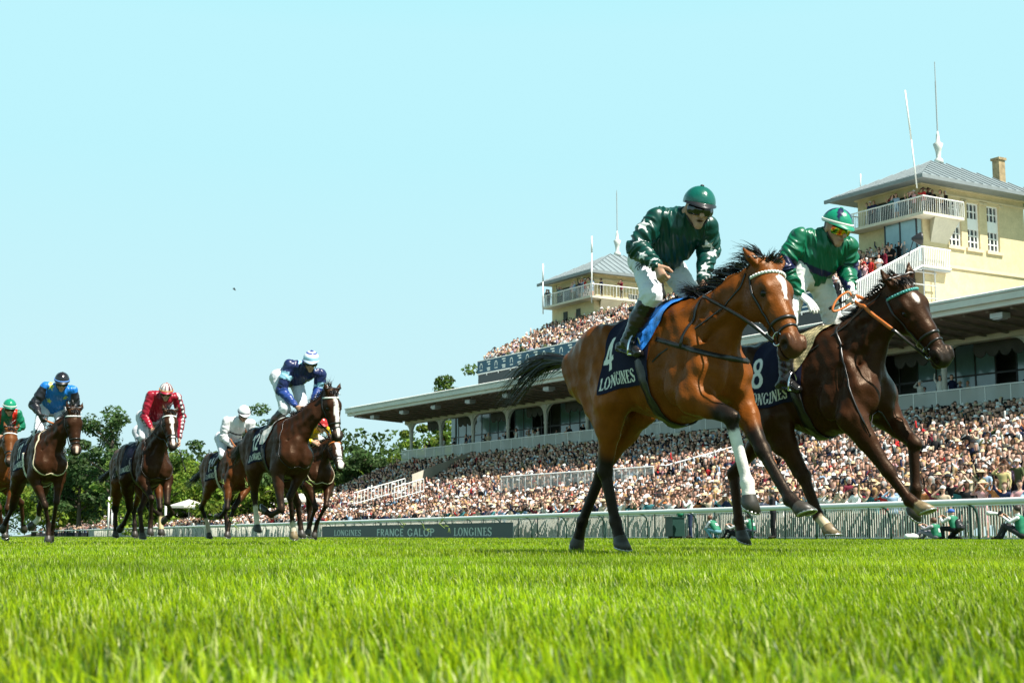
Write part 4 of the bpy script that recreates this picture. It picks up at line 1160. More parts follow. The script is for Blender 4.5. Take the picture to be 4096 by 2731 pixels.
        sh_.tube(pts, .0075, 5); sh_.build('shoe', M['shoe'], ho_, True, world=False)
    # mane, forelock, tail
    r = np.random.default_rng(mane_seed)
    nM = 1100 if h < .013 else 420
    cr0 = np.array([.10, 0, 1.585]); crest = spline([cr0, nb * .55 + pl * .45 + np.array([-.13, 0, .17]), pl - d * .05 - n * .03], 40)
    roots, dirs, lens = [], [], []
    for i in range(nM):
        q = r.uniform(.04, 1.0); c = crest[int(q * 39)]
        inner = nb + (nt_ - nb) * q
        p = out(inner + np.array([0, r.normal() * .006, 0]), unit(c - inner))
        if p is None: continue
        upd = unit(c - inner); fly = mane_fly
        roots.append(p[0] - upd * .008); sdir = np.array([0, r.normal() * .16 + .06 * math.sin(q * 23), 0])
        dirs.append(unit(upd * (.55 + .35 * fly) + np.array([-1.0 * fly, 0, .05]) + sdir + r.normal(size=3) * .10)); lens.append(r.uniform(.09, .2) * (.75 + .5 * fly) * mane_len)
    if roots:
        Vm, Fm = strands(roots, dirs, lens, .008, .075, 7, 5, (-.3, .1, -1), .75 if fly > .4 else 1.3)
        link('mane', mesh_from('mane', Vm, Fm, True), M['hair_black'], root, world=False)
    roots, dirs, lens = [], [], []
    for i in range(60):
        b0 = hp(r.uniform(-.03, .01), .0, r.normal() * .03); p = out(hp(.02, .09), b0 - hp(.02, .09))
        if p is None: continue
        roots.append(p[0]); dirs.append(unit(d * (.7 if fly < .4 else -.3) + n * .5 + sv * r.normal() * .3)); lens.append(r.uniform(.04, .09))
    Vm, Fm = strands(roots, dirs, lens, .009, .12, 5, 6, (0, 0, -1), .6)
    link('forelock', mesh_from('forelock', Vm, Fm, True), M['hair_black'], root, world=False)
    if tail is not None:
        T = spline([np.array(H.P(q)) for q in tail['path']], 20); nT = 340 if h < .013 else 220; nseg = 13
        V_, F_ = [], []
        rr_ = np.random.default_rng(11)
        k = np.arange(nseg + 1) / nseg; tl = np.linalg.norm(np.diff(T, axis=0), axis=1).sum()
        for i in range(nT):
            st = rr_.uniform(0, .35); en = min(1.0, st + rr_.uniform(.35, .85)); qq = st + (en - st) * k
            idx = np.minimum(qq * 19, 18.999); ii = idx.astype(int); fr = (idx - ii)[:, None]; c = T[ii] * (1 - fr) + T[ii + 1] * fr
            off = rr_.normal(size=3); off /= np.linalg.norm(off); spread = tail.get('spread', .06)
            w_ = (.018 + spread * (qq ** 1.3) * 1.5)[:, None] * rr_.uniform(.2, 1.0)
            wav = np.sin(k * rr_.uniform(3, 9) + rr_.uniform(0, 6))[:, None] * .035 * k[:, None]
            P = c + off * w_ + wav * np.cross(off, [0.3, .2, 1]); drop = np.zeros_like(P); drop[:, 2] = -tail.get('drop', .08) * (k ** 2) * rr_.uniform(-.3, 1)
            P = P + drop; sdv = np.cross(np.gradient(P, axis=0), off); sdv /= np.linalg.norm(sdv, axis=1)[:, None] + 1e-9
            ww = (.0045 * (1 - .8 * k ** 2))[:, None]; b_ = len(V_) * (nseg + 1) * 2
            V_.append(np.stack([P - sdv * ww, P + sdv * ww], 1).reshape(-1, 3)); j = np.arange(nseg)[:, None] * 2 + b_
            F_.append(j + np.array([[0, 1, 3, 2]]))
        link('tail', mesh_from('tail', np.concatenate(V_), np.concatenate(F_), True), M['hair_black'], root, world=False)
    # saddle cloth with its writing, both sides
    def patch(x0, x1, th0, th1, nxp, ntp, lift, shape=None, ax_z=1.22):
        Pn = np.zeros((nxp + 1, ntp + 1, 3)); A = np.zeros((nxp + 1, ntp + 1, 2))
        for i in range(nxp + 1):
            for j in range(ntp + 1):
                q, w = i / nxp, j / ntp; x = x0 + (x1 - x0) * q; th = th0 + (th1 - th0) * w
                if shape: x, th = shape(q, w, x, th)
                dr = np.array([0, math.sin(th), math.cos(th)]); p = out(np.array([x, 0, ax_z]), dr)
                P0 = p[0] + dr * lift if p else np.array([x, 0, ax_z]) + dr * .33
                Pn[i, j] = P0; A[i, j] = (x, th)
        return Pn, A
    def arcs(Pn):
        dl = np.linalg.norm(np.diff(Pn, axis=1), axis=2); return np.concatenate([np.zeros((Pn.shape[0], 1)), np.cumsum(dl, 1)], 1)
    fine = h < .013
    nx_, nt_c = (120, 220) if fine else (56, 110)
    cx0, cx1 = -.585, -.11
    sweep = lambda q, w, x, th: (x + .05 * (1 - abs(th) / 2.1) * (1 - q), th)
    Pc, A = patch(cx0, cx1, -2.10, 2.10, nx_ // 4, nt_c // 4, .010, sweep)
    # refine by bilinear interpolation for crisp letters
    def refine(P, a, b):
        I = np.linspace(0, P.shape[0] - 1, a + 1); J = np.linspace(0, P.shape[1] - 1, b + 1)
        i0 = np.minimum(I.astype(int), P.shape[0] - 2); j0 = np.minimum(J.astype(int), P.shape[1] - 2); fi = (I - i0)[:, None, None]; fj = (J - j0)[None, :, None]
        g = lambda di, dj: P[i0 + di][:, j0 + dj]
        return g(0, 0) * (1 - fi) * (1 - fj) + g(1, 0) * fi * (1 - fj) + g(0, 1) * (1 - fi) * fj + g(1, 1) * fi * fj
    for _ in range(3):
        Pc[1:-1, 1:-1] = .4 * Pc[1:-1, 1:-1] + .15 * (Pc[:-2, 1:-1] + Pc[2:, 1:-1] + Pc[1:-1, :-2] + Pc[1:-1, 2:])
    P2 = refine(Pc, nx_, nt_c); S2 = arcs(P2); X2 = P2[:, :, 0]
    colr = np.tile(np.array(NAVY), (nx_ + 1, nt_c + 1, 1)).astype(float)
    for sd in (-1, 1):
        Y = S2 if sd < 0 else (S2[:, -1:] - S2); X = (X2 - cx0) if sd < 0 else (cx1 - X2)
        ln = cx1 - cx0
        m_ = text_mask(cloth_text, X, Y, .02 if sd < 0 else .13, .03, .085, .325)
        m_ |= text_mask(number, X, Y, .025 if sd < 0 else .30, .155, .23, .13 * len(number), False)
        half = np.arange(nt_c + 1)[None, :] < (nt_c + 1) / 2
        m_ &= half if sd < 0 else ~half
        colr[m_] = WHITE
    me_ = mesh_from('saddle_cloth', P2.reshape(-1, 3), np.array([(i * (nt_c + 1) + j, i * (nt_c + 1) + j + 1, (i + 1) * (nt_c + 1) + j + 1, (i + 1) * (nt_c + 1) + j) for i in range(nx_) for j in range(nt_c)]), True, colr.reshape(-1, 3))
    link('saddle_cloth', me_, M['cloth'], root, world=False)
    if pad is not None:
        pc, pattern = pad
        Pp, A = patch(-.30, .02, -1.30, 1.30, 30, 80, .018, lambda q, w, x, th: (x - .17 * q * (abs(th) / 1.30) ** 1.5 + .05 * (1 - q) * (abs(th) / 1.3), th))
        cc = np.tile(np.array(pc, float), (31, 81, 1))
        if pattern == 'grid':
            ii, jj = np.meshgrid(np.arange(31), np.arange(81), indexing='ij'); cc[((ii % 3 == 0) | (jj % 3 == 0))] *= .45
        link('saddle_pad', mesh_from('saddle_pad', Pp.reshape(-1, 3), np.array([(i * 81 + j, i * 81 + j + 1, (i + 1) * 81 + j + 1, (i + 1) * 81 + j) for i in range(30) for j in range(80)]), True, cc.reshape(-1, 3)),
             mat('pad_fabric', attr=True, rough=.38 if pattern is None else .8, bump=.5, bscale=18, bdist=.02), root, world=False)
    # saddle
    SF = Field((-.62, -.34, 1.22), (.02, .34, 1.78), .012 if fine else .018)
    zt = out(np.array([-.3, 0, 1.3]), (0, 0, 1))[0][2]
    SF.chain([(-.50, 0, zt + .045), (-.34, 0, zt + .02), (-.16, 0, zt + .035), (-.09, 0, zt + .055)], [(.10, .028), (.11, .026), (.08, .028), (.04, .03)], k=.02)
    for sd in (-1, 1): SF.ecap((-.26, .10 * sd, zt - .02), (-.30, .255 * sd, zt - .30), (.13, .016), (.11, .012), up=(0, sd, .4), k=.02)
    Vs, Fs = SF.mesh(); link('saddle', mesh_from('saddle', Vs, Fs), M['leather'], root, world=False)
    # girth
    mb = MB(); pts, nn = [], []
    for th in np.linspace(-math.pi * .40, -math.pi * 1.60, 36):
        x = -.20 + .10 * sstep(.35, 1.0, abs(abs(th) - math.pi * 0) / math.pi if abs(th) < math.pi else (2 * math.pi - abs(th)) / math.pi)
        q = out(np.array([x, 0, 1.22]), (0, math.sin(th), math.cos(th)))
        if q: pts.append(q[0]); nn.append(q[1])
    strap(mb, pts, nn, .085, .006, .006); mb.build('girth', M[girth_col], root, True, world=False)
    if girth_col != 'leather':
        for o_ in (-.022, .022):
            mb = MB(); sp = [p + np.array([o_, 0, 0]) for p in pts]; strap(mb, sp, nn, .012, .004, .012); mb.build('girth_stripe', M['whiteband'], root, True, world=False)
    # breast girth / neck strap
    def ring(c, a, b, angs):
        P_, N_ = [], []
        for t in angs:
            q = out(c, unit(a * math.cos(t) + b * math.sin(t)))
            if q: P_.append(q[0]); N_.append(q[1])
        return P_, N_
    if breast:
        mb = MB(); c = np.array([.02, 0, 1.33]); P_, N_ = ring(c, np.array([.95, 0, -.30]), np.array([-.05, 1.0, -.04]), np.linspace(-1.95, 1.95, 44))
        strap(mb, P_, N_, .034, .005, .003)
        mb.build('breast_girth', M['leather'], root, True, world=False)
        mb = MB(); P_, N_ = ring(np.array([.18, 0, 1.36]), np.array([.25, 0, 1.0]), np.array([0, 1.0, 0]), np.linspace(-1.9, 1.9, 26)); strap(mb, P_, N_, .02, .004, .004)
        mb.build('neck_strap', M['leather'], root, True, world=False)
    if neckstrap:
        cm, w_ = neckstrap; mb = MB(); ca = np.array([.24, 0, 1.28]); dd = unit(np.array([.42, 0, 1.0]) * 0 + np.array([-.28, 0, .72]))
        P_, N_ = ring(ca, dd, np.array([0, 1.0, 0]), np.linspace(-math.pi, math.pi, 48)); strap(mb, P_, N_, w_, .005, .004); mb.build('neck_strap', M[cm], root, True, world=False)
    # bridle
    mb = MB()
    def hring(t, m0, angs, w, tilt=0.0, mbx=None, tt=None):
        P_, N_ = [], []
        for a in angs:
            t_ = t + tilt * (1 - math.cos(a)) * .5
            q = out(hp(t_, m0), n * math.cos(a) + sv * math.sin(a))
            if q and np.linalg.norm(q[0] - hp(t_, m0)) < .2: P_.append(q[0]); N_.append(q[1])
        if len(P_) > 3: strap(mbx or mb, P_, N_, w, .005, .002)
        return P_
    hring(.405, .085, np.linspace(-math.pi, math.pi, 40), .020)                          # noseband
    hring(.46, .095, np.linspace(-2.6, 2.6, 30), .014, .05)                              # flash strap
    hring(-.045, .11, np.linspace(-1.6, 1.6, 20), .022)                                  # headpiece
    for sd in (-1, 1):
        P_, N_ = [], []
        for q in np.linspace(0, 1, 18):
            z_ = out(hp(.03 + .47 * q, .10), sv * sd * 1.0 + n * (.0 - .16 * q))
            if z_: P_.append(z_[0]); N_.append(z_[1])
        strap(mb, P_, N_, .018, .005, .002)
        P_, N_ = [], []
        for q in np.linspace(0, 1, 14):                                                   # throat lash
            z_ = out(hp(-.02 + .14 * q, .13), sv * sd * math.cos(q * 1.25) - n * math.sin(q * 1.25))
            if z_: P_.append(z_[0]); N_.append(z_[1])
        if len(P_) > 3: strap(mb, P_, N_, .012, .004, .003)
    mb.build('bridle', M['leather'], root, True, world=False)
    bb = MB(); hring(.085, .08, np.linspace(-1.75, 1.75, 40), .020, -.05, bb); bo_ = bb.build('browband', M[browband], root, True, world=False)
    if fine:
        bd = MB(); k_ = 0
        for a in np.linspace(-1.6, 1.6, 19):
            t_ = .085 - .05 * (1 - math.cos(a)) * .5; q = out(hp(t_, .08), n * math.cos(a) + sv * math.sin(a))
            if q: c = q[0] + q[1] * .007; bd.lathe([(.002, -.009), (.009, -.004), (.009, .004), (.002, .009)], (0, 0, 0), 8); bd.V[-1] = bd.V[-1] + c
        if bd.V: tag(bd.build('beads', M['whiteband' if browband == 'whiteband' else 'tealbead'], bo_, True, world=False))
    bits = {}
    for sd in (-1, 1):
        q = out(hp(.50, .10), sv * sd - n * .12); c = (q[0] if q else hp(.5, .1, .05 * sd)) + sv * sd * .006; bits[sd] = c
        mb = MB(); mb.tube([c + (d * math.cos(a) + n * math.sin(a)) * .040 for a in np.linspace(0, 2 * math.pi, 21)], .0055, 6, False); mb.build('bit_ring', M['chrome'], root, True, world=False)
    if reins:
        for sd, path in reins.items():
            pts = [bits[sd] - d * .0 - n * .035] + [np.array(H.P(q), float) for q in path]; sp = spline(pts, 22)
            # keep the rein outside the skin
            P_ = []
            for i, p in enumerate(sp):
                q, nn_ = near(tree_, p)
                if (p - q) @ nn_ < .012 and 0 < i < 21: p = q + nn_ * .012
                P_.append(p)
            T_ = np.gradient(np.array(P_), axis=0); N_ = [unit(np.cross(t, np.array([0, 0, 1.0]))) * -sd for t in T_]
            mb = MB(); cut = 22 if rein_mat == 'leather' else 10
            strap(mb, P_[:cut + 1] if cut < 22 else P_, N_[:cut + 1] if cut < 22 else N_, .022, .006, -.003); ro_ = mb.build('rein', M['leather'], root, True, world=False)
            if cut < 22:
                mb = MB(); strap(mb, P_[cut:], N_[cut:], .026, .008, -.004); mb.build('rubber_grip', M[rein_mat], ro_, True, world=False)
    H.root = root; H.tree = tree_; H.hp = hp; H.zt = zt
    return H

def stirrup(H, toe, ank, sd, parent):
    mb = MB(); d_ = unit(np.asarray(toe) - ank); c = np.asarray(ank) + (np.asarray(toe) - ank) * .62 + np.array([0, 0, -.035])
    side = unit(np.cross(d_, [0, 0, 1.0]))
    pts = [c - side * .055, c + side * .055]
    mb.tube(pts, .009, 6)
    arch = [c + side * .055 * math.cos(a) * (1 if abs(math.cos(a)) > .2 else 1) + np.array([0, 0, .13]) * math.sin(a) for a in np.linspace(0, math.pi, 13)]
    mb.tube(arch, .007, 6); o = mb.build('stirrup', M['chrome'], parent, True, world=False)
    lt = MB(); top = np.array([-.22, .17 * sd, H.zt - .05]); P_ = spline([top, (top + arch[6]) / 2 + np.array([0, .02 * sd, 0]), arch[6]], 10); T_ = np.gradient(P_, axis=0)
    strap(lt, P_, [np.array([0, sd, 0.3])] * 10, .022, .004, 0); lt.build('stirrup_leather', M['leather'], parent, True, world=False)
# ------------------------------------------------------------------ jockeys
M['skin'] = mat('skin', attr=True, rough=0.5, spec=0.35, noise=0.06, nscale=40)
M['silk'] = mat('racing_silk', attr=True, rough=0.34, spec=0.40, bump=0.15, bscale=30, bdist=0.006)
M['breeches'] = mat('white_breeches', attr=True, rough=0.75, bump=0.6, bscale=16, bdist=0.015)
M['boot'] = mat('boot_leather', (0.012, 0.011, 0.011), 0.22, 0.6, bump=0.35, bscale=18, bdist=0.012)
M['boot_top'] = mat('brown_boot_top', (0.030, 0.014, 0.010), 0.35, 0.5)
M['cap'] = mat('cap_silk', attr=True, rough=0.25, spec=0.6, bump=0.5, bscale=18, bdist=0.012)
M['peak'] = mat('dark_peak', (0.012, 0.013, 0.016), 0.35)
M['lens_black'] = mat('black_lens', (0.008, 0.008, 0.010), 0.06, 0.9)
M['glove'] = mat('white_glove', (0.72, 0.72, 0.68), 0.7, bump=.3, bscale=60, bdist=.004)
M['black_glove'] = mat('black_glove', (0.015, 0.015, 0.018), 0.5)
SKIN = np.array([0.48, 0.27, 0.18])

def lens_mirror():
    m = bpy.data.materials.new('mirror_lens'); m.use_nodes = True; n = m.node_tree.nodes; l = m.node_tree.links; b = n['Principled BSDF']
    b.inputs['Metallic'].default_value = .8; b.inputs['Roughness'].default_value = .08
    tc = n.new('ShaderNodeTexCoord'); tx = n.new('ShaderNodeTexNoise'); tx.inputs['Scale'].default_value = 26
    cr = n.new('ShaderNodeValToRGB'); e = cr.color_ramp.elements
    e[0].position = .38; e[0].color = (.05, .25, .03, 1); e[1].position = .62; e[1].color = (.75, .12, .02, 1)
    x = e.new(.5); x.color = (.8, .55, .03, 1)
    l.new(tc.outputs['Object'], tx.inputs['Vector']); l.new(tx.outputs['Fac'], cr.inputs[0]); l.new(cr.outputs[0], b.inputs['Base Color'])
    return m
M['lens_mirror'] = lens_mirror()

def hand(F, wr, dirn, palm, sd, curl=1.0, sc=1.0, spread=0.0):
    """palm and five bent fingers: dirn along the hand, palm = palm normal, sd = thumb side vector"""
    dirn = unit(dirn); palm = unit(palm - dirn * np.dot(palm, dirn)); lat = unit(sd - dirn * np.dot(sd, dirn) - palm * np.dot(sd, palm))
    F.ecap(wr, wr + dirn * .085 * sc, (.024 * sc, .018 * sc), (.040 * sc, .015 * sc), up=palm, k=.012)
    for i, (o, L) in enumerate(((.028, .078), (.009, .086), (-.010, .080), (-.029, .064))):
        p = wr + dirn * .085 * sc + lat * o * sc; a = 0.25 + .06 * i; q = p; dd = unit(dirn + lat * o * spread * 12)
        for j, (f, b) in enumerate(((.45, .55), (.32, 1.05), (.23, .9))):
            a += b * curl * (1 if j else .6); v = dd * math.cos(a) + palm * math.sin(a); e_ = q + v * L * f * sc
            F.ecap(q, e_, .0095 * sc, .0085 * sc, k=.003); q = e_
    p = wr + dirn * .025 * sc + lat * .028 * sc; t1 = p + unit(dirn * .7 + lat * .65 + palm * .35) * .045 * sc; t2 = t1 + unit(dirn * .75 + palm * (.75 * curl) + lat * .1) * .034 * sc
    F.ecap(p, t1, .014 * sc, .0115 * sc, k=.006); F.ecap(t1, t2, .011 * sc, .0095 * sc, k=.004)

def build_jockey(H, label, J, silk, cap, breeches=(0.74, 0.74, 0.76), h=0.0065, goggles='lens_black', face=(1, -.1, -.25), headup=None, glove=None, mouth_open=False,
                 silk_fn=None, cap_fn=None, band=None, text=None, visor=None, open_hand=None, whip=None, wl=None, group='jockeys riding in the race', long_boot=False):
    root = thing('person', label, 'jockey', H.o, H.rz, group)
    j = {k: np.array(H.P(v), float) for k, v in J.items()}
    pel = (j['rhip'] + j['lhip']) / 2; shc = (j['rsh'] + j['lsh']) / 2
    spine = unit(shc - pel); lat = unit(j['lsh'] - j['rsh']); chest = unit(np.cross(lat, spine)); 
    hc = j['head']; fd = unit(np.array(face, float)); hu = unit((np.array(headup, float) if headup is not None else np.array([.15, 0, 1.0])) - fd * np.dot(np.array(headup, float) if headup is not None else np.array([.15, 0, 1.0]), fd)); hs = np.cross(hu, fd)
    allp = np.array(list(j.values())); lo = allp.min(0) - .22; hi = allp.max(0) + .22
    def hp(f, u, s=0.0): return hc + fd * f + hu * u + hs * s
    fine = h < .009
    # ---- body: one skin from head to feet
    B = Field(lo, hi, h)
    B.ell(hp(-.012, .03), (.098, .080, .105), ax=[fd, hs, hu], k=.02)
    B.ecap(hp(.028, -.035), hp(.058, -.098), (.055, .05), (.030, .028), up=fd, k=.04)                 # jaw and chin
    B.ecap(hp(.085, .005), hp(.108, -.036), (.011, .012), (.017, .015), up=fd, k=.012)               # nose
    B.ell(hp(.083, -.062), (.014, .027, .008), ax=[fd, hs, hu], k=.01); B.ell(hp(.079, -.079), (.014, .023, .009), ax=[fd, hs, hu], k=.01)
    B.ell(hp(.079, .022), (.018, .055, .012), ax=[fd, hs, hu], k=.015)                                # brow
    for s in (-1, 1):
        B.ell(hp(.055, -.018, .043 * s), (.03, .022, .022), ax=[fd, hs, hu], k=.02)                   # cheekbone
        B.ell(hp(.082, -.002, .031 * s), (.012, .017, .010), ax=[fd, hs, hu], k=.008, op='d')
        B.ell(hp(-.012, -.012, .080 * s), (.018, .010, .032), ax=[fd, hs, hu], k=.008)                # ear
    if mouth_open: B.ell(hp(.086, -.071), (.022, .020, .009), ax=[fd, hs, hu], k=.006, op='d')
    nk = shc + spine * .05
    B.ecap(hp(-.03, -.06), nk, (.055, .055), (.065, .06), k=.03)
    B.chain([pel, pel + (shc - pel) * .5, shc - spine * .04], [(.145, .10), (.13, .095), (.165, .105)], up=chest, k=.03)
    B.ecap(j['rsh'], j['lsh'], .05, .05, k=.03)
    for a in 'rl':
        B.ecap(j[a + 'sh'], j[a + 'elb'], .045, .038, k=.02); B.ecap(j[a + 'elb'], j[a + 'wr'], .036, .025, k=.015)
        B.ecap(j[a + 'hip'], j[a + 'knee'], .075, .052, k=.03); B.ecap(j[a + 'knee'], j[a + 'ank'], .048, .034, k=.02); B.ecap(j[a + 'ank'], j[a + 'toe'], .032, .026, k=.02)
    Gv = Field(lo, hi, h) if glove else None
    for a, s in (('r', -1), ('l', 1)):
        dh = unit(j[a + 'wr'] - j[a + 'elb']); tgt = J.get(a + 'hand'); 
        if tgt is not None: dh = unit(j[a + 'hand'] - j[a + 'wr'])
        palm_n = unit(np.array([0.1, -s * .75, -.55])); th_side = unit(np.array([.4, -s * .35, .85])); cu = 1.45; sp = 0.0
        if open_hand == a: cu = .18; sp = .25; palm_n = unit(np.array([.2, -s * .3, -.9])); th_side = unit(np.array([.3, -s * .8, .3]))
        fat = 1.0 if fine else 1.15
        hand(B, j[a + 'wr'], dh, palm_n, th_side, cu, fat, sp)
        if Gv is not None: hand(Gv, j[a + 'wr'], dh, palm_n, th_side, cu, fat * 1.06 + .03, sp); Gv.ecap(j[a + 'wr'] - dh * .05, j[a + 'wr'] + dh * .01, .034, .03, k=.01)
    V, Q = B.mesh(1)
    col = np.tile(SKIN, (len(V), 1)); q = V - hc; f_, u_, s_ = q @ fd, q @ hu, q @ hs
    hm = np.exp(-(((u_ + .069) / .010) ** 2 + (s_ / .024) ** 2)) * (f_ > .05)
    lipc = np.array([.03, .012, .01]) if mouth_open else np.array([.30, .10, .08])
    col = col * (1 - .85 * hm[:, None]) + lipc * .85 * hm[:, None]
    hair = ((u_ > -.02) & (f_ < .0) & (np.linalg.norm(q, axis=1) < .16) & (np.abs(s_) < .077)).astype(float)
    col = col * (1 - hair[:, None]) + np.array([.03, .02, .015]) * hair[:, None]
    brow = np.exp(-(((u_ - .022) / .007) ** 2)) * (f_ > .06) * (np.abs(s_) < .05) * (np.abs(s_) > .012)
    col = col * (1 - .8 * brow[:, None]) + np.array([.05, .03, .02]) * .8 * brow[:, None]
    link('body', mesh_from('body', V, Q, True, col), M['skin'], root, world=False)
    if Gv is not None:
        Vg, Qg = Gv.mesh(1); mid_ = Vg @ unit(j['lwr'] - j['rwr']) > (j['lwr'] + j['rwr']) @ unit(j['lwr'] - j['rwr']) / 2
        for w_ in (True, False):
            qs = Qg[(mid_[Qg] == w_).all(1)]; u_i, inv = np.unique(qs, return_inverse=True)
            if len(qs): link('glove', mesh_from('glove', Vg[u_i], inv.reshape(-1, 4), True), M[glove], root, world=False)
    # ---- silks
    S = Field(lo, hi, h)
    S.chain([pel + (shc - pel) * .16, pel + (shc - pel) * .45, shc - spine * .05], [(.165, .135), (.178, .14), (.182, .125)], up=chest, k=.03)
    S.ecap(j['rsh'], j['lsh'], (.060, .060), (.060, .060), k=.04); S.ecap(shc, nk + (hp(-.03, -.06) - nk) * .25, (.075, .07), (.066, .062), k=.04)
    for a in 'rl':
        m_ = j[a + 'sh'] * .5 + j[a + 'elb'] * .5; wv = j[a + 'elb'] + (j[a + 'wr'] - j[a + 'elb']) * .93
        S.ecap(j[a + 'sh'], m_, .069, .073, k=.03); S.ecap(m_, j[a + 'elb'], .076, .070, k=.02); S.ecap(j[a + 'elb'], j[a + 'elb'] * .5 + wv * .5, .066, .056, k=.02); S.ecap(j[a + 'elb'] * .5 + wv * .5, wv, .056, .036, k=.015)
    V, Q = S.mesh(1); N = vnormals(V, Q)
    # keep shirt's hem open: trim below the hip line
    col = np.tile(np.array(silk, float), (len(V), 1))
    def armc(a, V):
        """along (m from the shoulder) and round (m) coordinates of a sleeve"""
        A_, E_, W_ = j[a + 'sh'], j[a + 'elb'], j[a + 'wr']
        L1, L2 = np.linalg.norm(E_ - A_), np.linalg.norm(W_ - E_); d1, d2 = (E_ - A_) / L1, (W_ - E_) / L2
        t1 = np.clip((V - A_) @ d1, 0, L1); t2 = np.clip((V - E_) @ d2, 0, L2)
        r1 = np.linalg.norm(V - A_ - t1[:, None] * d1, axis=1); r2 = np.linalg.norm(V - E_ - t2[:, None] * d2, axis=1)
        s2 = r2 < r1; al = np.where(s2, L1 + t2, t1); rad = np.minimum(r1, r2)
        ref = unit(np.array([.5, -.85 if a == 'r' else -.3, .1])); 
        def ang(V, A_, d_):
            x = unit(ref - d_ * (ref @ d_)); y = np.cross(d_, x); w = V - A_; return np.arctan2(w @ y, w @ x)
        an = np.where(s2, ang(V, E_, d2), ang(V, A_, d1))
        ins = rad < .105; chest_d = np.abs((V - shc) @ lat)
        return al, an * .068, ins & ((chest_d > np.linalg.norm(j['lsh'] - j['rsh']) / 2 - .02) | (al > .14)), L1, L2
    # folds: rings and diagonals on the sleeves, drapes down the body
    V0 = V.copy(); ff = 1.0 if fine else .8; tq = np.stack([((V - shc) @ lat) * 30 + ((V - shc) @ spine) * 9, ((V - shc) @ spine) * 8, ((V - shc) @ chest) * 8], 1)
    disp = .0085 * np.clip(1 - 2.0 * np.abs(wobble(tq, 1.4, 5, 1)), -1, 1) + .004 * wobble(V, 14, 6, 2); sl_w = np.zeros(len(V)); ds_ = np.zeros(len(V))
    for a in 'rl':
        al, an, ins, L1, L2 = armc(a, V); wq = 1.6 * wobble(V, 9, 5, 3)
        P_ = np.stack([al * 46 + an * (22 if a == 'r' else -22) + wq, an * 9, al * 5], 1); near_el = np.exp(-((al - L1) / .09) ** 2) + .6 * np.exp(-((al - L1 - L2) / .10) ** 2) + .45
        d_ = .0095 * np.clip(1 - 2.0 * np.abs(wobble(P_, 1.35, 4, 2)), -1, 1) * near_el + .004 * wobble(V, 20, 5, 4); ds_ = np.where(ins, d_, ds_); sl_w = np.where(ins, 1.0, sl_w)
    V = V + N * ((disp * (1 - sl_w) + ds_ * sl_w) * ff)[:, None]
    ctx = dict(j=j, pel=pel, shc=shc, spine=spine, lat=lat, chest=chest, armc=armc)
    if silk_fn: col = silk_fn(V0, N, col, ctx)
    link('racing_silks', mesh_from('racing_silks', V, Q, True, np.clip(col, 0, 1)), M['silk'], root, world=False)
    # ---- breeches
    T = Field(lo, hi, h)
    T.ecap(j['rhip'], j['lhip'], (.11, .125), (.11, .125), up=spine, k=.04); T.ecap(pel, pel + spine * .13, (.15, .11), (.145, .11), up=chest, k=.04)
    for a in 'rl':
        T.ecap(j[a + 'hip'], j[a + 'knee'], .098, .070, k=.03); T.ecap(j[a + 'knee'], j[a + 'knee'] + (j[a + 'ank'] - j[a + 'knee']) * .22, .066, .058, k=.03)
    V, Q = T.mesh(1); N = vnormals(V, Q); V = V + N * (.003 * wobble(V, 34, 8, 3) + .0028 * np.clip(1 - 2.0 * np.abs(wobble(V * np.array([.8, .8, 1.5]), 24, 5, 2)), -1, 1))[:, None]
    col = np.tile(np.array(breeches, float), (len(V), 1))
    if text:
        a = 'r'; d_ = unit(j['rknee'] - j['rhip']); L_ = np.linalg.norm(j['rknee'] - j['rhip']); w = V - j['rhip']; t = w @ d_
        ref = unit(np.array([.35, -1, 0])); x = unit(ref - d_ * (ref @ d_)); y = np.cross(d_, x); an = np.arctan2(w @ y, w @ x) * .09
        mk = text_mask(text, t, -an if False else an, -.02, -.03, .085, .25, False) & (np.linalg.norm(w - t[:, None] * d_, axis=1) < .13) & (np.abs(an) < .12)
        col[mk] = (.012, .012, .015)
    link('breeches', mesh_from('breeches', V, Q, True, col), M['breeches'], root, world=False)
    # ---- boots
    for a in 'rl':
        K, A_, T_ = j[a + 'knee'], j[a + 'ank'], j[a + 'toe']; fdir = unit(T_ - A_); lg = unit(A_ - K)
        bb_lo = np.minimum(np.minimum(K, A_), T_) - .16; bb_hi = np.maximum(np.maximum(K, A_), T_) + .16
        Bt = Field(bb_lo, bb_hi, h); k0 = K + (A_ - K) * (.12 if long_boot else .20)
        Bt.chain([k0, K + (A_ - K) * .5, A_ - lg * .02], [(.066, .068), (.060, .064), (.043, .047)], up=fdir, k=.02)
        Bt.ecap(A_ + np.array([0, 0, -.01]), T_, (.040, .042), (.036, .028), k=.03); heel = A_ + lg * .05 - fdir * .035
        Bt.ell(heel, (.042, .036, .035), ax=[fdir, np.cross(fdir, lg), lg], k=.03); Bt.ecap(heel + lg * .022, T_ + lg * .022, (.034, .012), (.034, .010), up=lg, k=.01)
        V, Q = Bt.mesh(1); N = vnormals(V, Q); V = V + N * (.003 * wobble(V, 40, 8, 4))[:, None]
        me = mesh_from('boot', V, Q, True); bo_ = link('boot', me, [M['boot'], M['boot_top']], root, world=False)
        cz_ = V[Q].mean(1); tt = ((cz_ - K) @ lg) / np.linalg.norm(A_ - K); me.polygons.foreach_set('material_index', ((tt < .62) & (tt > .36)).astype(np.int32))
        stirrup(H, T_, A_, -1 if a == 'r' else 1, H.root)
    # ---- helmet with its silk cap, peak, goggles
    nu, nv = (48, 22) if fine else (32, 14); V, colc = [], []
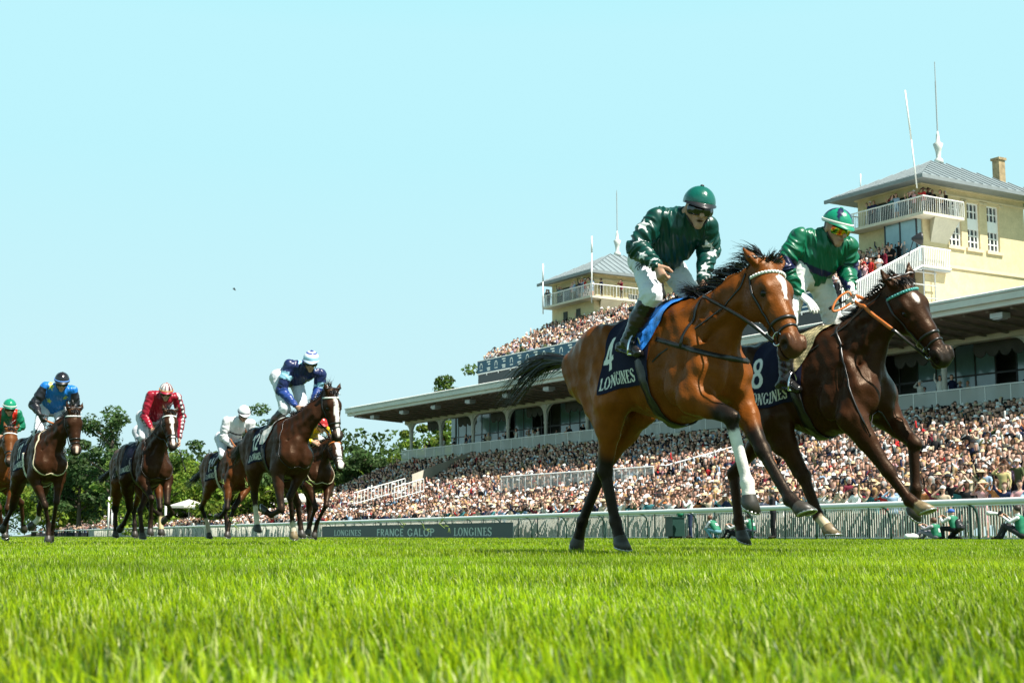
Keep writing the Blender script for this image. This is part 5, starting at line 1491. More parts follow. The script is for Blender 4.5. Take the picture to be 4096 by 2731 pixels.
    for i in range(nv + 1):
        ph = (i / nv) * math.radians(97)
        for k in range(nu):
            a = 2 * math.pi * k / nu; dr = np.array([math.cos(a) * math.sin(ph), math.sin(a) * math.sin(ph), math.cos(ph)])
            rad = np.array([.126, .104, .108]) * (1 + .008 * math.cos(6 * a) * math.sin(ph))
            P_ = hp(-.008, .045) + fd * dr[0] * rad[0] + hs * dr[1] * rad[1] + hu * dr[2] * rad[2]
            V.append(P_); colc.append(cap_fn(ph, a) if cap_fn else cap)
    Fq = np.array([(i * nu + k, (i + 1) * nu + k, (i + 1) * nu + (k + 1) % nu, i * nu + (k + 1) % nu) for i in range(nv) for k in range(nu)])
    helm = link('helmet', mesh_from('helmet', V, Fq, True, colc), M['cap'], root, world=False)
    if band is not None:
        mb = MB(); P_, N_ = [], []
        for a in np.linspace(-math.pi, math.pi, 40):
            P_.append(hp(-.008, .048) + fd * .1275 * math.cos(a) + hs * .1055 * math.sin(a)); N_.append(fd * math.cos(a) + hs * math.sin(a))
        strap(mb, P_, N_, .022, .003, .001); mb.build('cap_band', mat('cap_band', band, .5), helm, True, world=False)
    mb = MB(); P_ = hp(-.008, .045) + hu * .108; mb.lathe([(.014, -.004), (.013, .004), (.006, .009)], (0, 0, 0), 10); mb.V[0] = mb.V[0] + P_; mb.build('button', M['peak'] if not visor else mat('cap_button', cap, .4), helm, True, world=False)
    n1, n2 = 20, 5; V = []
    for i in range(n1 + 1):
        a = (i / n1 - .5) * math.radians(150)
        for k in range(n2 + 1):
            q = k / n2; r_ = 1 + .34 * q * math.cos(a * 1.15) ; V.append(hp(-.008, .036) + fd * .124 * math.cos(a) * r_ + hs * .103 * math.sin(a) * (1 + .10 * q) + hu * (.006 - .026 * q + .018 * q * (math.sin(a)) ** 2))
    V = np.array(V); V = np.concatenate([V, V + hu * .006]); nn_ = (n1 + 1) * (n2 + 1)
    Fp = [(i * (n2 + 1) + k, i * (n2 + 1) + k + 1, (i + 1) * (n2 + 1) + k + 1, (i + 1) * (n2 + 1) + k) for i in range(n1) for k in range(n2)]
    Fp += [tuple(x + nn_ for x in f) for f in Fp] + [(i * (n2 + 1) + n2, (i + 1) * (n2 + 1) + n2, (i + 1) * (n2 + 1) + n2 + nn_, i * (n2 + 1) + n2 + nn_) for i in range(n1)]
    link('peak', mesh_from('peak', V, Fp, True), M['peak'] if not visor else mat('cap_peak', visor, .35), helm, world=False)
    Lf = Field(hc - .16, hc + .16, h * .8)
    for s0, s1 in ((-.072, -.045), (-.045, 0), (0, .045), (.045, .072)):
        fx = lambda s: .097 - 9.5 * s * s
        Lf.ecap(hp(fx(s0), -.004, s0), hp(fx(s1), -.004, s1), (.017, .033), (.017, .033), up=hu, k=.006)
    Lf.ell(hp(.112, -.040), (.030, .018, .020), ax=[fd, hs, hu], k=.008, op='d')
    V, Q = Lf.mesh(1); link('goggles', mesh_from('goggles', V, Q, True), M[goggles], root, world=False)
    mb = MB(); st = [hp(.045, .006, s * .079) for s in (-1, 1)]
    for s in (-1, 1):
        mb.tube(spline([hp(-.02, -.02, .078 * s), hp(.02, -.07, .062 * s), hp(.04, -.112, .02 * s), hp(.042, -.116, 0)], 10), .006, 5)
    mb.build('chin_strap', M['leather'], helm, True, world=False)
    if whip is not None:
        a_, b_ = np.array(H.P(whip[0])), np.array(H.P(whip[1])); mb = MB(); sp = np.linspace(0, 1, 10)[:, None]; mb.tube(a_ + (b_ - a_) * sp, np.array([.012, .011, .009, .007, .006, .006, .006, .012, .014, .010]), 6)
        w = mb.build('riding_whip', M['leather'], None, True); w.location = tuple(H.o); w.rotation_euler = (0, 0, H.rz)
        tag(w, wl, 'whip')
    return root
# ------------------------------------------------------------------ the nine runners and riders
DX = dict(head=.12, rsh=-.10, lsh=-.02, relb=-.15, lelb=-.08, rwr=.08, lwr=.10, rhip=-.38, lhip=-.38, rknee=-.08, lknee=-.08, rank=-.28, lank=-.28, rtoe=-.14, ltoe=-.14)
DJ = dict(head=(.12, 0, 2.22), rsh=(-.10, -.17, 2.16), lsh=(-.02, .17, 2.16), relb=(-.15, -.28, 1.95), lelb=(-.06, .27, 1.95), rwr=(.08, -.12, 1.82), lwr=(.10, .10, 1.82),
          rhip=(-.40, -.10, 1.93), lhip=(-.40, .10, 1.93), rknee=(-.08, -.25, 1.66), lknee=(-.08, .25, 1.66), rank=(-.28, -.30, 1.36), lank=(-.28, .30, 1.36), rtoe=(-.13, -.30, 1.32), ltoe=(-.13, .30, 1.32))
def joints(**kw):
    J = dict(DJ)
    for k, v in kw.items():
        J[k] = v if len(v) != 2 else (v[0], v[1], 'x', DX[k])
    return J
BAY = (.165, .046, .006); DKBAY = (.034, .0115, .0048); BROWN = (.036, .0122, .0046); SEAL = (.030, .0105, .0045); CHEST = (.085, .027, .008)
GREEN = (.002, .048, .037); EMER = (.003, .115, .055); DNAVY = (.010, .012, .060)
WT = np.array([.80, .80, .80])

# --- the bay in front -----------------------------------------------------
HA = Horse(2751, 1201, 1.63, 34)
build_horse(HA, 'bright bay racehorse with a white star and one white foreleg, number 4', BAY,
    dict(RF=[(.26, -.20, .96), (2922, 1668, 'y', -.16), (2990, 1930, 'y', -.13), (3000, 2022, 'y', -.13)],
         LF=[(.26, .18, .99), (3050, 1800, 'y', .13), (3160, 1995, 'y', .10), (3232, 2060, 'y', .10)],
         RH=[(-.56, -.19, 1.0), (2420, 1885, 'y', -.14), (2462, 2085, 'y', -.12), (2492, 2202, 'y', -.12)],
         LH=[(-.74, .19, .96), (2408, 1885, 'y', .13), (2330, 2085, 'y', .10), (2302, 2200, 'y', .10)]),
    (3086, 1052, 'y', .05), (3208, 1366, .60), .0105,
    tail=dict(path=[(2330, 1412, 'y', .0), (2275, 1440, 'y', .0), (2185, 1440, 'y', -.02), (2099, 1480, 'y', -.06), (2000, 1575, 'y', -.10)], spread=.075, drop=.16),
    mane_fly=1.0, number='4', pad=((.03, .22, .72), None), browband='whiteband', blaze='star', socks=[('RF', (.78, (.74, .70, .66)))],
    reins={-1: [(2975, 1275, 'y', -.14), (2812, 1184, 'y', -.10)], 1: [(.40, .12, 1.60), (.12, .09, 1.72)]}, breast=True, leg_black=dict(RF=.75, LF=.75, RH=.7, LH=.75), girth_col='leather', muz_dark=.72, hg=1.14, face_up=(.66, -.02, .75))
JA = joints(head=(2793, 838, 'y', .02), rsh=(2622, 872, 'y', -.17), lsh=(2830, 905, 'y', .16), relb=(2552, 992, 'y', -.29), lelb=(2832, 1000, 'y', .22), lwr=(2812, 1128, 'y', .08),
            rhip=(2580, 1030, 'y', -.10), lhip=(2660, 1035, 'y', .10), rknee=(2604, 1182, 'y', -.26), lknee=(2764, 1180, 'y', .22), rank=(2508, 1372, 'y', -.30), rtoe=(2556, 1412, 'y', -.30))
JA['rwr'] = tuple(HA.reach(2630, 1066, HA.px(2552, 992, y=-.29), .25))
JA['rhand'] = tuple(HA.reach(2648, 1112, np.array(JA['rwr']), .10)); JA['lhand'] = (2808, 1160, 'y', .06)
def silkA(V, N, col, c):
    for a in 'rl':
        al, an, ins, L1, L2 = c['armc'](a, V)
        for (t, q, r_, rot) in ((.11, .015, .048, .3), (.235, -.03, .046, 1.2), (.375, .015, .046, .6), (.31, -.16, .045, .9)):
            m = star_mask(al, an, t, q, r_, rot) & ins; col[m] = WT
        m = ins & (al > L1 + L2 * .93 - .028) & (al < L1 + L2 * .93 - .016); col[m] = WT
    return col
build_jockey(HA, 'jockey in dark green silks with white stars on the sleeves', JA, GREEN, (.004, .105, .080), (.72, .74, .80), .0065, 'lens_black', (.90, -.42, -.30), (.25, .02, 1.0),
             mouth_open=True, silk_fn=silkA, text='Doyle', whip=((2644, 1075, 'y', -.22), (2658, 1196, 'y', -.20)), wl='short black riding whip in the right hand of the jockey in white starred silks')

# --- the dark brown number 8 ----------------------------------------------
HB = Horse(3333, 1324, 1.60, 42)
_k = HB.px(3552, 1884, y=-.14)
build_horse(HB, 'dark brown racehorse with a small white forehead mark, number 8, at the right', BROWN,
    dict(RF=[(.27, -.20, .93), tuple(_k), (3640, 2000, 'y', -.12), (3712, 2050, 'y', -.12)],
         LF=[(.30, .18, .97), (3655, 1772, 'y', .14), (3664, 1955, 'y', .12), (3650, 2072, 'y', .12)],
         RH=[(-.40, -.20, .95), (3215, 1905, 'y', -.13), (3275, 2062, 'y', -.12), (3336, 2146, 'y', -.12)],
         LH=[(-.70, .19, .97), (2935, 1890, 'y', .13), (2955, 2080, 'y', .10), (2974, 2172, 'y', .10)]),
    (3612, 1124, 'y', .02), (3800, 1418, .63), .0105, mane_fly=.35, mane_len=.45, number='8', pad=((.50, .42, .22), 'grid'), browband='tealbead', blaze='small',
    tail=dict(path=[(-1.15, 0, 1.42), (-1.35, .02, 1.40), (-1.6, .05, 1.15)], spread=.05), socks=[('RH', (-.1, (.60, .50, .34))), ('RF', (-.45, (.55, .45, .26)))],
    reins={-1: [(3560, 1310, 'y', -.13), (3418, 1205, 'y', .03)], 1: [(.42, .10, 1.70), (.10, .06, 1.88)]}, rein_mat='orange', neckstrap=('leather', .013), leg_black=.25, mane_seed=8, face_up=(.50, -.42, .7), seed=4, girth_col='leather', hg=1.14)
JB = joints(head=(3346, 915, 'y', .0), rsh=(3196, 948, 'y', -.17), lsh=(3392, 985, 'y', .17), relb=(3138, 1068, 'y', -.28), rwr=(3200, 1180, 'y', -.20), rhand=(3260, 1222, 'y', -.17),
            lelb=(3388, 1075, 'y', .22), lwr=(3404, 1165, 'y', .08), lhand=(3412, 1210, 'y', .05), rhip=(3192, 1092, 'y', -.10), lhip=(3266, 1092, 'y', .10), rknee=(3150, 1285, 'y', -.27), lknee=(3336, 1290, 'y', .22),
            rank=(3140, 1520, 'y', -.30), rtoe=(3192, 1556, 'y', -.30), lank=(-.24, .30, 1.32), ltoe=(-.10, .30, 1.28))
def silkB(V, N, col, c):
    for a in 'rl':
        al, an, ins, L1, L2 = c['armc'](a, V); m = ins & (al > L1 - .06) & (al < L1 + .045); col[m] = DNAVY
    t = (V - c['pel']) @ c['spine']; L = np.linalg.norm(c['shc'] - c['pel']); m = (t < L * .36) & (np.abs((V - c['shc']) @ c['lat']) < .2) & (t > -.02); 
    m &= (t > L * .18); col[m] = DNAVY
    return col
def capB(ph, a):
    s = (a / (2 * math.pi) * 5 + .15) % 1.0
    if abs(s - .5) < .5 * (1 - ph / math.radians(82)): return DNAVY
    return (.010, .26, .145)
build_jockey(HB, 'jockey in emerald green silks with a navy hoop, mirrored goggles and white gloves', JB, EMER, (.01, .26, .145), (.74, .74, .72), .0065, 'lens_mirror', (.93, -.22, -.40), (.22, 0, 1.0),
             silk_fn=silkB, cap_fn=capB, band=(.74, .74, .68), visor=(.01, .22, .12), glove='glove', open_hand='r', whip=((3400, 1195, 'y', .02), (3315, 1236, 'y', -.05)), wl='black whip held crosswise by the jockey in mirrored goggles')
mbw = MB(); pts = spline([HB.px(3412, 1210, y=.02), HB.px(3395, 1168, y=.0), HB.px(3350, 1196, y=-.06), HB.px(3330, 1242, y=-.10), HB.px(3362, 1238, y=-.05), HB.px(3404, 1214, y=.0)], 24)
strap(mbw, pts, [np.array([.4, -.8, .2])] * 24, .016, .004, 0); mbw.build('rein_loop', M['orange'], HB.root, True, world=False)

# --- the runners behind ---------------------------------------------------
def run(u, v, z, head, label, coat, legs, poll, muz, h=.018, **kw):
    H = Horse(u, v, z, head); build_horse(H, label, coat, legs, poll, muz, h, **kw); return H
HC = run(1150, 1672, 1.63, 33, 'dark bay racehorse with a long white blaze, alone in front of the second group', DKBAY,
    dict(RF=[(.14, -.19, .95), (1125, 2035, 'x', .30), (1085, 2058, 'x', .04), (1046, 2036, 'x', -.06)], LF=[(.10, .17, .95), (1160, 1985, 'x', .10), (1170, 2088, 'x', .02), (1176, 2156, 'x', .06)],
         RH=[(-.58, -.19, .98), (1018, 1985, 'x', -.72), (1026, 2066, 'x', -.70), (1030, 2128, 'x', -.64)], LH=[(-.5, .19, .98), (1190, 2010, 'x', -.7), (1200, 2090, 'x', -.75), (1208, 2150, 'x', -.70)]),
    (1334, 1566, 'x', .66), (1361, 1742, .58), tail=dict(path=[(-1.15, 0, 1.42), (-1.35, -.05, 1.38), (-1.6, -.1, 1.1)], spread=.05), mane_fly=.3, number='12', blaze='blaze', socks=[('RH', (.55, (.52, .46, .34))), ('LF', (-.0, (.50, .44, .33)))],
    reins={-1: [(1262, 1680, 'x', .35), (1210, 1655, 'x', .10)]}, rein_mat='orange', neckstrap=('leather', .008), pad=((.45, .45, .42), None), leg_black=.5, seed=3)
def silkC(V, N, col, c):
    lb = np.array([.33, .62, .80])
    for a in 'rl':
        al, an, ins, L1, L2 = c['armc'](a, V)
        col[ins & (al > .10) & (al < .20)] = lb; m = ins & (al > L1 + .01); col[m] = np.array([.018, .05, .22])
    s = (V - c['shc']) @ c['lat']; back = (V - c['shc']) @ c['chest'] < .0
    col[(np.abs(np.abs(s) - .10) < .022) & back] = lb
    return col
def capC(ph, a):
    k = int(ph / math.radians(16)); return ((.03, .06, .28), (.72, .76, .80), (.03, .06, .28), (.74, .78, .82), (.35, .62, .80), (.35, .62, .80), (.5, .6, .7))[min(k, 6)]
JC = joints(head=(1243, 1448), rsh=(1156, 1458), lsh=(1285, 1496), relb=(1126, 1562), lelb=(1276, 1556), rwr=(1186, 1625), lwr=(1246, 1625), rhip=(1112, 1510), lhip=(1182, 1512), rknee=(1140, 1636), lknee=(1214, 1640), rank=(1066, 1722), rtoe=(1098, 1748))
JC['rhand'] = (1208, 1656, 'x', .14)
build_jockey(HC, 'jockey in navy silks with pale blue sleeve bands and a striped blue and white cap', JC, (.012, .020, .085), (.03, .06, .28), (.66, .68, .74), .012, 'lens_black', (.90, -.40, -.42), silk_fn=silkC, cap_fn=capC, visor=(.35, .45, .6))

HD = run(938, 1792, 1.60, 33, 'bay racehorse under the jockey in white, half hidden by the blazed horse in front', CHEST,
    dict(RF=[(.24, -.19, .93), (908, 2030, 'x', .42), (884, 2066, 'x', .28), (872, 2062, 'x', .16)], LF=[(.20, .19, .95), (936, 2030, 'x', .40), (915, 2100, 'x', .36), (906, 2150, 'x', .42)],
         RH=[(-.55, -.19, .98), (806, 2028, 'x', -1.0), (830, 2096, 'x', -.95), (838, 2152, 'x', -.88)], LH=[(-.5, .19, .98), (900, 2040, 'x', -.85), (908, 2110, 'x', -.8), (912, 2150, 'x', -.74)]),
    (.68, .04, 1.78), (.92, .05, 1.24), tail=dict(path=[(-1.12, 0, 1.40), (-1.32, -.10, 1.22), (-1.55, -.28, .98)], spread=.05), number='14', blaze='snip', socks=[('RH', (.30, (.50, .42, .30)))], mane_fly=.4, leg_black=.75, seed=5,
    reins={-1: [(.30, -.12, 1.62), (.06, -.10, 1.75)]}, rein_mat='orange', girth_col='cream_strap')
def silkD(V, N, col, c):
    t = (V - c['pel']) @ c['spine']; L = np.linalg.norm(c['shc'] - c['pel']); f = (V - c['pel']) @ c['chest']
    m = (np.abs(t - L * .60) < .013) & (np.abs((V - c['shc']) @ c['lat']) < .19) & (f > 0); col[m] = (.02, .012, .015)
    return col
JD = joints(head=(975, 1656), rsh=(905, 1682), lsh=(1006, 1692), relb=(894, 1748), lelb=(1002, 1750), rwr=(934, 1786), lwr=(975, 1790), rhip=(884, 1752), lhip=(940, 1754), rknee=(893, 1822), lknee=(962, 1826), rank=(858, 1862), rtoe=(882, 1878))
build_jockey(HD, 'jockey dressed all in white with one thin dark hoop and a plain white cap', JD, (.74, .74, .76), (.80, .80, .82), (.70, .72, .78), .014, 'lens_black', (.93, -.20, -.55), silk_fn=silkD, visor=(.78, .78, .8), band=(.03, .02, .03))

HE = run(606, 1748, 1.62, 33, 'dark bay racehorse with a broad white face marking under the jockey in maroon', SEAL,
    dict(RF=[(.22, -.19, .94), (606, 1992, 'x', .48), (602, 2086, 'x', .36), (600, 2140, 'x', .40)], LF=[(.22, .19, .96), (668, 2010, 'x', .44), (690, 2052, 'x', .22), (650, 2084, 'x', .12)],
         RH=[(-.5, -.19, .98), (520, 2034, 'x', -.9), (496, 2092, 'x', -1.1), (484, 2108, 'x', -1.2)], LH=[(-.4, .18, .96), (560, 2040, 'x', -.30), (566, 2110, 'x', -.25), (571, 2156, 'x', -.18)]),
    (683, 1646, 'x', .66), (697, 1776, .58), mane_fly=.2, number='9', blaze='patch', reins={-1: [(640, 1735, 'x', .30), (622, 1728, 'x', .10)]}, rein_mat='orange', neckstrap=('leather', .008), leg_black=.5, seed=6,
    tail=dict(path=[(-1.12, 0, 1.40), (-1.35, -.05, 1.3), (-1.5, -.1, 1.0)], spread=.05))
RED = (.28, .006, .022)
def silkE(V, N, col, c):
    for a in 'rl':
        al, an, ins, L1, L2 = c['armc'](a, V); st = ins & (np.abs(an - (.05 if a == 'r' else -.05)) < .028)
        col[st] = np.array([.03, .015, .02]); st2 = st & (((al * 14) % 1) < .5) & (np.abs(an - (.05 if a == 'r' else -.05)) < .018); col[st2] = WT * .9
    return col
def capE(ph, a):
    return ((.70, .66, .64), (.10, .01, .02))[int(a / (2 * math.pi) * 20) % 2]
JE = joints(head=(664, 1570), rsh=(602, 1580), lsh=(708, 1588), relb=(580, 1668), lelb=(726, 1668), rwr=(606, 1716), lwr=(714, 1740), lhand=(716, 1830, 'x', .1), rhip=(572, 1668), lhip=(640, 1670), rknee=(574, 1750), lknee=(655, 1750), rank=(548, 1816), rtoe=(566, 1834))
JE['lwr'] = (716, 1756, 'x', .06)
build_jockey(HE, 'jockey in maroon silks with patterned sleeve seams and a white and maroon striped cap', JE, RED, (.5, .1, .1), (.66, .66, .70), .0135, 'lens_black', (.92, -.30, -.40), silk_fn=silkE, cap_fn=capE, visor=(.30, .01, .03), band=(.6, .30, .10),
             whip=((716, 1800, 'x', .10), (744, 1888, 'x', .12)), wl='black whip pointing down beside the jockey in maroon')

HG = run(575, 1768, 1.62, 33, 'bay racehorse almost hidden behind the one with the jockey in maroon', CHEST,
    dict(RF=[(.22, -.19, .94), (600, 2030, 'x', .5), (640, 2060, 'x', .45), (645, 2140, 'x', .5)], LF=[(.2, .19, .95), (640, 2030, 'x', .45), (644, 2096, 'x', .4), (647, 2142, 'x', .45)],
         RH=[(-.6, -.19, .98), (462, 2040, 'x', -1.02), (462, 2096, 'x', -1.0), (462, 2148, 'x', -.94)], LH=[(-.5, .19, .98), (535, 2040, 'x', -.9), (538, 2096, 'x', -.85), (540, 2148, 'x', -.8)]),
    (.66, .05, 1.72), (.90, .05, 1.20), tail=dict(path=[(-1.12, 0, 1.40), (-1.4, -.15, 1.15), (-1.62, -.25, 1.02)], spread=.04), number='7', blaze='none', mane_fly=.3, leg_black=.8, seed=7, socks=[('LF', (.45, (.6, .48, .26)))])
build_jockey(HG, 'jockey in grey silks and white breeches mostly hidden behind the rider in maroon', joints(head=(.22, .10, 1.98), rhip=(556, 1726), lhip=(600, 1728), rsh=(596, 1700), lsh=(650, 1700), relb=(600, 1748), lelb=(660, 1750), rwr=(625, 1765), lwr=(640, 1765), rknee=(568, 1792)), (.30, .30, .33), (.2, .2, .22), (.60, .60, .64), .016, 'lens_black', (.9, -.2, -.5))

HF = run(1254, 1790, 1.58, 33, 'grey faced dark racehorse with an orange browband behind the leading dark bay', SEAL,
    dict(RF=[(.22, -.19, .93), (1262, 2030, 'x', .40), (1240, 2095, 'x', .28), (1228, 2140, 'x', .30)], LF=[(.2, .19, .95), (1304, 2020, 'x', .42), (1268, 2090, 'x', .2), (1254, 2152, 'x', .22)],
         RH=[(-.5, -.19, .98), (1170, 2030, 'x', -.9), (1168, 2096, 'x', -.95), (1170, 2150, 'x', -.9)], LH=[(-.5, .19, .98), (1236, 2030, 'x', -.7), (1236, 2096, 'x', -.7), (1240, 2150, 'x', -.66)]),
    (1344, 1756, 'x', .62), (1366, 1848, .56), mane_fly=.2, number='2', blaze='wide', browband='orange', reins={}, neckstrap=('cream_strap', .014), leg_black=.4, seed=8, muz_dark=.4, tail=dict(path=[(-1.12, 0, 1.38), (-1.35, .05, 1.25), (-1.5, .1, .9)], spread=.04))
build_jockey(HF, 'jockey in yellow silks bent low behind the leading dark bay horse', joints(head=(.25, .02, 1.94), rsh=(.02, -.17, 1.94), lsh=(.10, .17, 1.94), relb=(.05, -.30, 1.74), lelb=(.16, .34, 1.74), rwr=(.25, -.14, 1.66), lwr=(.30, .16, 1.66), rhip=(-.42, -.1, 1.84), lhip=(-.42, .1, 1.84)),
             (.72, .50, .02), (.45, .02, .02), (.66, .66, .68), .016, 'lens_black', (.95, 0, -.3), visor=(.4, .02, .02))

HH = run(184, 1722, 1.62, 33, 'dark bay racehorse with a pale breastplate strap under the jockey in blue and black', DKBAY,
    dict(RF=[(.16, -.19, .95), (180, 2020, 'x', .30), (194, 2098, 'x', .22), (192, 2170, 'x', .28)], LF=[(.18, .17, .95), (226, 2005, 'x', .22), (212, 2098, 'x', -.04), (200, 2160, 'x', -.14)],
         RH=[(-.55, -.19, .98), (52, 2030, 'x', -1.0), (26, 2080, 'x', -1.15), (14, 2106, 'x', -1.2)], LH=[(-.5, .19, .98), (158, 2030, 'x', -.8), (152, 2078, 'x', -.95), (118, 2106, 'x', -1.0)]),
    (300, 1642, 'x', .64), (311, 1800, .58), mane_fly=.2, number='11', blaze='snip', socks=[('LH', (.35, (.60, .56, .46)))], reins={-1: [(252, 1715, 'x', .35), (180, 1680, 'x', .02)]}, rein_mat='orange', neckstrap=('cream_strap', .026), leg_black=.5, seed=9,
    tail=dict(path=[(-1.12, 0, 1.40), (-1.35, -.05, 1.3), (-1.5, -.1, 1.0)], spread=.05), girth_col='cream_strap')
def silkH(V, N, col, c):
    for a in 'rl':
        al, an, ins, L1, L2 = c['armc'](a, V); col[ins & (al > .03)] = (.012, .013, .018)
    s = (V - c['shc']) @ c['lat']; t = (V - c['shc']) @ c['spine']; f = (V - c['shc']) @ c['chest']
    for (cs, ct) in ((-.11, -.17), (.10, -.06), (-.12, .04)):
        col[star_mask(s, t, cs, ct, .048, .3)] = np.array([.55, .62, .10])
    return col
JH = joints(head=(247, 1530), rsh=(182, 1545), lsh=(292, 1560), relb=(136, 1618), lelb=(300, 1622), rwr=(158, 1656), rhand=(172, 1682, 'x', .12), lwr=(284, 1664), rhip=(176, 1632), lhip=(236, 1634), rknee=(152, 1732), lknee=(250, 1736), rank=(104, 1792), rtoe=(122, 1820))
build_jockey(HH, 'jockey in bright blue silks with black sleeves and a plain black cap', JH, (.012, .16, .52), (.014, .014, .018), (.68, .69, .74), .0125, 'lens_black', (.94, -.22, -.42), silk_fn=silkH, visor=(.012, .012, .015), band=(.12, .30, .75), glove='black_glove',
             whip=((170, 1676, 'x', .12), (140, 1732, 'x', .05)), wl='black whip in the gloved hand of the jockey with black sleeves')

HI = run(2, 1776, 1.60, 33, 'chestnut coloured bay racehorse cut by the left edge of the view', (.13, .040, .010),
    dict(RF=[(.2, -.19, .95), (-4, 2030, 'x', .4), (8, 2096, 'x', .3), (22, 2152, 'x', .36)], LF=[(.2, .19, .95), (30, 2030, 'x', .3), (26, 2100, 'x', .25), (22, 2158, 'x', .3)],
         RH=[(-.5, -.19, .98), (-60, 2030, 'x', -.9), (-64, 2096, 'x', -.95), (-62, 2150, 'x', -.9)], LH=[(-.5, .19, .98), (84, 2010, 'x', -.6), (92, 2085, 'x', -.75), (96, 2120, 'x', -.8)]),
    (46, 1716, 'x', .62), (42, 1836, .56), mane_fly=.2, number='1', blaze='none', reins={}, leg_black=.5, seed=10, muz_dark=1.0, tail=dict(path=[(-1.12, 0, 1.38), (-1.35, .05, 1.25), (-1.5, .1, .9)], spread=.04))
def silkI(V, N, col, c):
    s = np.abs((V - c['shc']) @ c['lat']); t = (V - c['shc']) @ c['spine']; col[(np.abs(s - .12) < .035) & (t > -.16)] = np.array([.50, .02, .01])
    return col
JI = joints(head=(38, 1632), rsh=(-14, 1646), lsh=(72, 1654), relb=(-40, 1706), lelb=(84, 1706), rwr=(-6, 1744), lwr=(22, 1746), rhip=(-20, 1724), lhip=(36, 1724), rknee=(-30, 1790), lknee=(40, 1790), rank=(-60, 1850), rtoe=(-50, 1866))
build_jockey(HI, 'jockey in green silks with red braces and a green cap at the left edge', JI, (.006, .15, .075), (.01, .24, .13), (.6, .62, .66), .014, 'lens_black', (.96, -.1, -.30), silk_fn=silkI, visor=(.01, .14, .08), band=(.75, .74, .7))
# ------------------------------------------------------------------ the crowd
def crowd_material():
    m = bpy.data.materials.new('spectator'); m.use_nodes = True; nt = m.node_tree; n = nt.nodes; l = nt.links; b = n['Principled BSDF']
    b.inputs['Roughness'].default_value = .75; b.inputs['Specular IOR Level'].default_value = .2
    a = n.new('ShaderNodeAttribute'); a.attribute_name = 'Col'; k = n.new('ShaderNodeAttribute'); k.attribute_name = 'Shirt'; oi = n.new('ShaderNodeObjectInfo')
    mx = n.new('ShaderNodeMix'); mx.data_type = 'RGBA'
    l.new(k.outputs['Fac'], mx.inputs[0]); l.new(a.outputs['Color'], mx.inputs[6]); l.new(oi.outputs['Color'], mx.inputs[7]); l.new(mx.outputs[2], b.inputs['Base Color'])
    return m
M['spectator'] = crowd_material()
M['crowd'] = mat('crowd_clothes', attr=True, rough=.8, spec=.15)
POSES = {  # elbows and wrists (right, left) in a frame facing +x, shoulder height 1.40
    'standing with arms down': (((.02, -.27, 1.14), (.10, -.25, .92)), ((.02, .27, 1.14), (.10, .25, .92))),
    'leaning on the barrier': (((.18, -.26, 1.20), (.38, -.16, 1.12)), ((.18, .26, 1.20), (.38, .16, 1.12))),
    'holding up a phone': (((.20, -.25, 1.28), (.34, -.12, 1.54)), ((.06, .26, 1.14), (.26, .16, 1.08))),
    'shading the eyes': (((.16, -.32, 1.42), (.15, -.09, 1.62)), ((.02, .27, 1.14), (.10, .24, .92))),
    'with folded arms': (((.08, -.28, 1.16), (.24, .04, 1.18)), ((.08, .28, 1.16), (.24, -.04, 1.16))),
    'raising one arm': (((.10, -.30, 1.58), (.16, -.26, 1.86)), ((.08, .27, 1.16), (.24, .20, 1.12))),
    'using binoculars': (((.18, -.26, 1.36), (.19, -.08, 1.58)), ((.18, .26, 1.36), (.19, .08, 1.58))),
}
HEADS = {'dark hair': (.016, .012, .010), 'brown hair': (.07, .035, .018), 'blond hair': (.38, .24, .10), 'grey hair': (.35, .34, .33), 'a white cap': (.78, .78, .76), 'a straw hat': (.58, .46, .28), 'a black hat': (.015, .015, .018)}
SHIRTS = {'white': (.78, .77, .74), 'pale blue': (.36, .50, .68), 'navy': (.018, .026, .07), 'black': (.014, .014, .016), 'red': (.52, .03, .03), 'maroon': (.16, .012, .03), 'orange': (.60, .22, .08), 'yellow': (.48, .40, .18), 'pink': (.66, .36, .38),
          'beige': (.56, .45, .32), 'grey': (.28, .28, .28), 'olive green': (.10, .12, .05), 'teal': (.04, .17, .19), 'lilac': (.42, .36, .50)}
SKINS = [np.array(c) for c in ((.70, .40, .30), (.60, .33, .24), (.76, .48, .38), (.34, .19, .12), (.16, .08, .05))]
_pm = {}
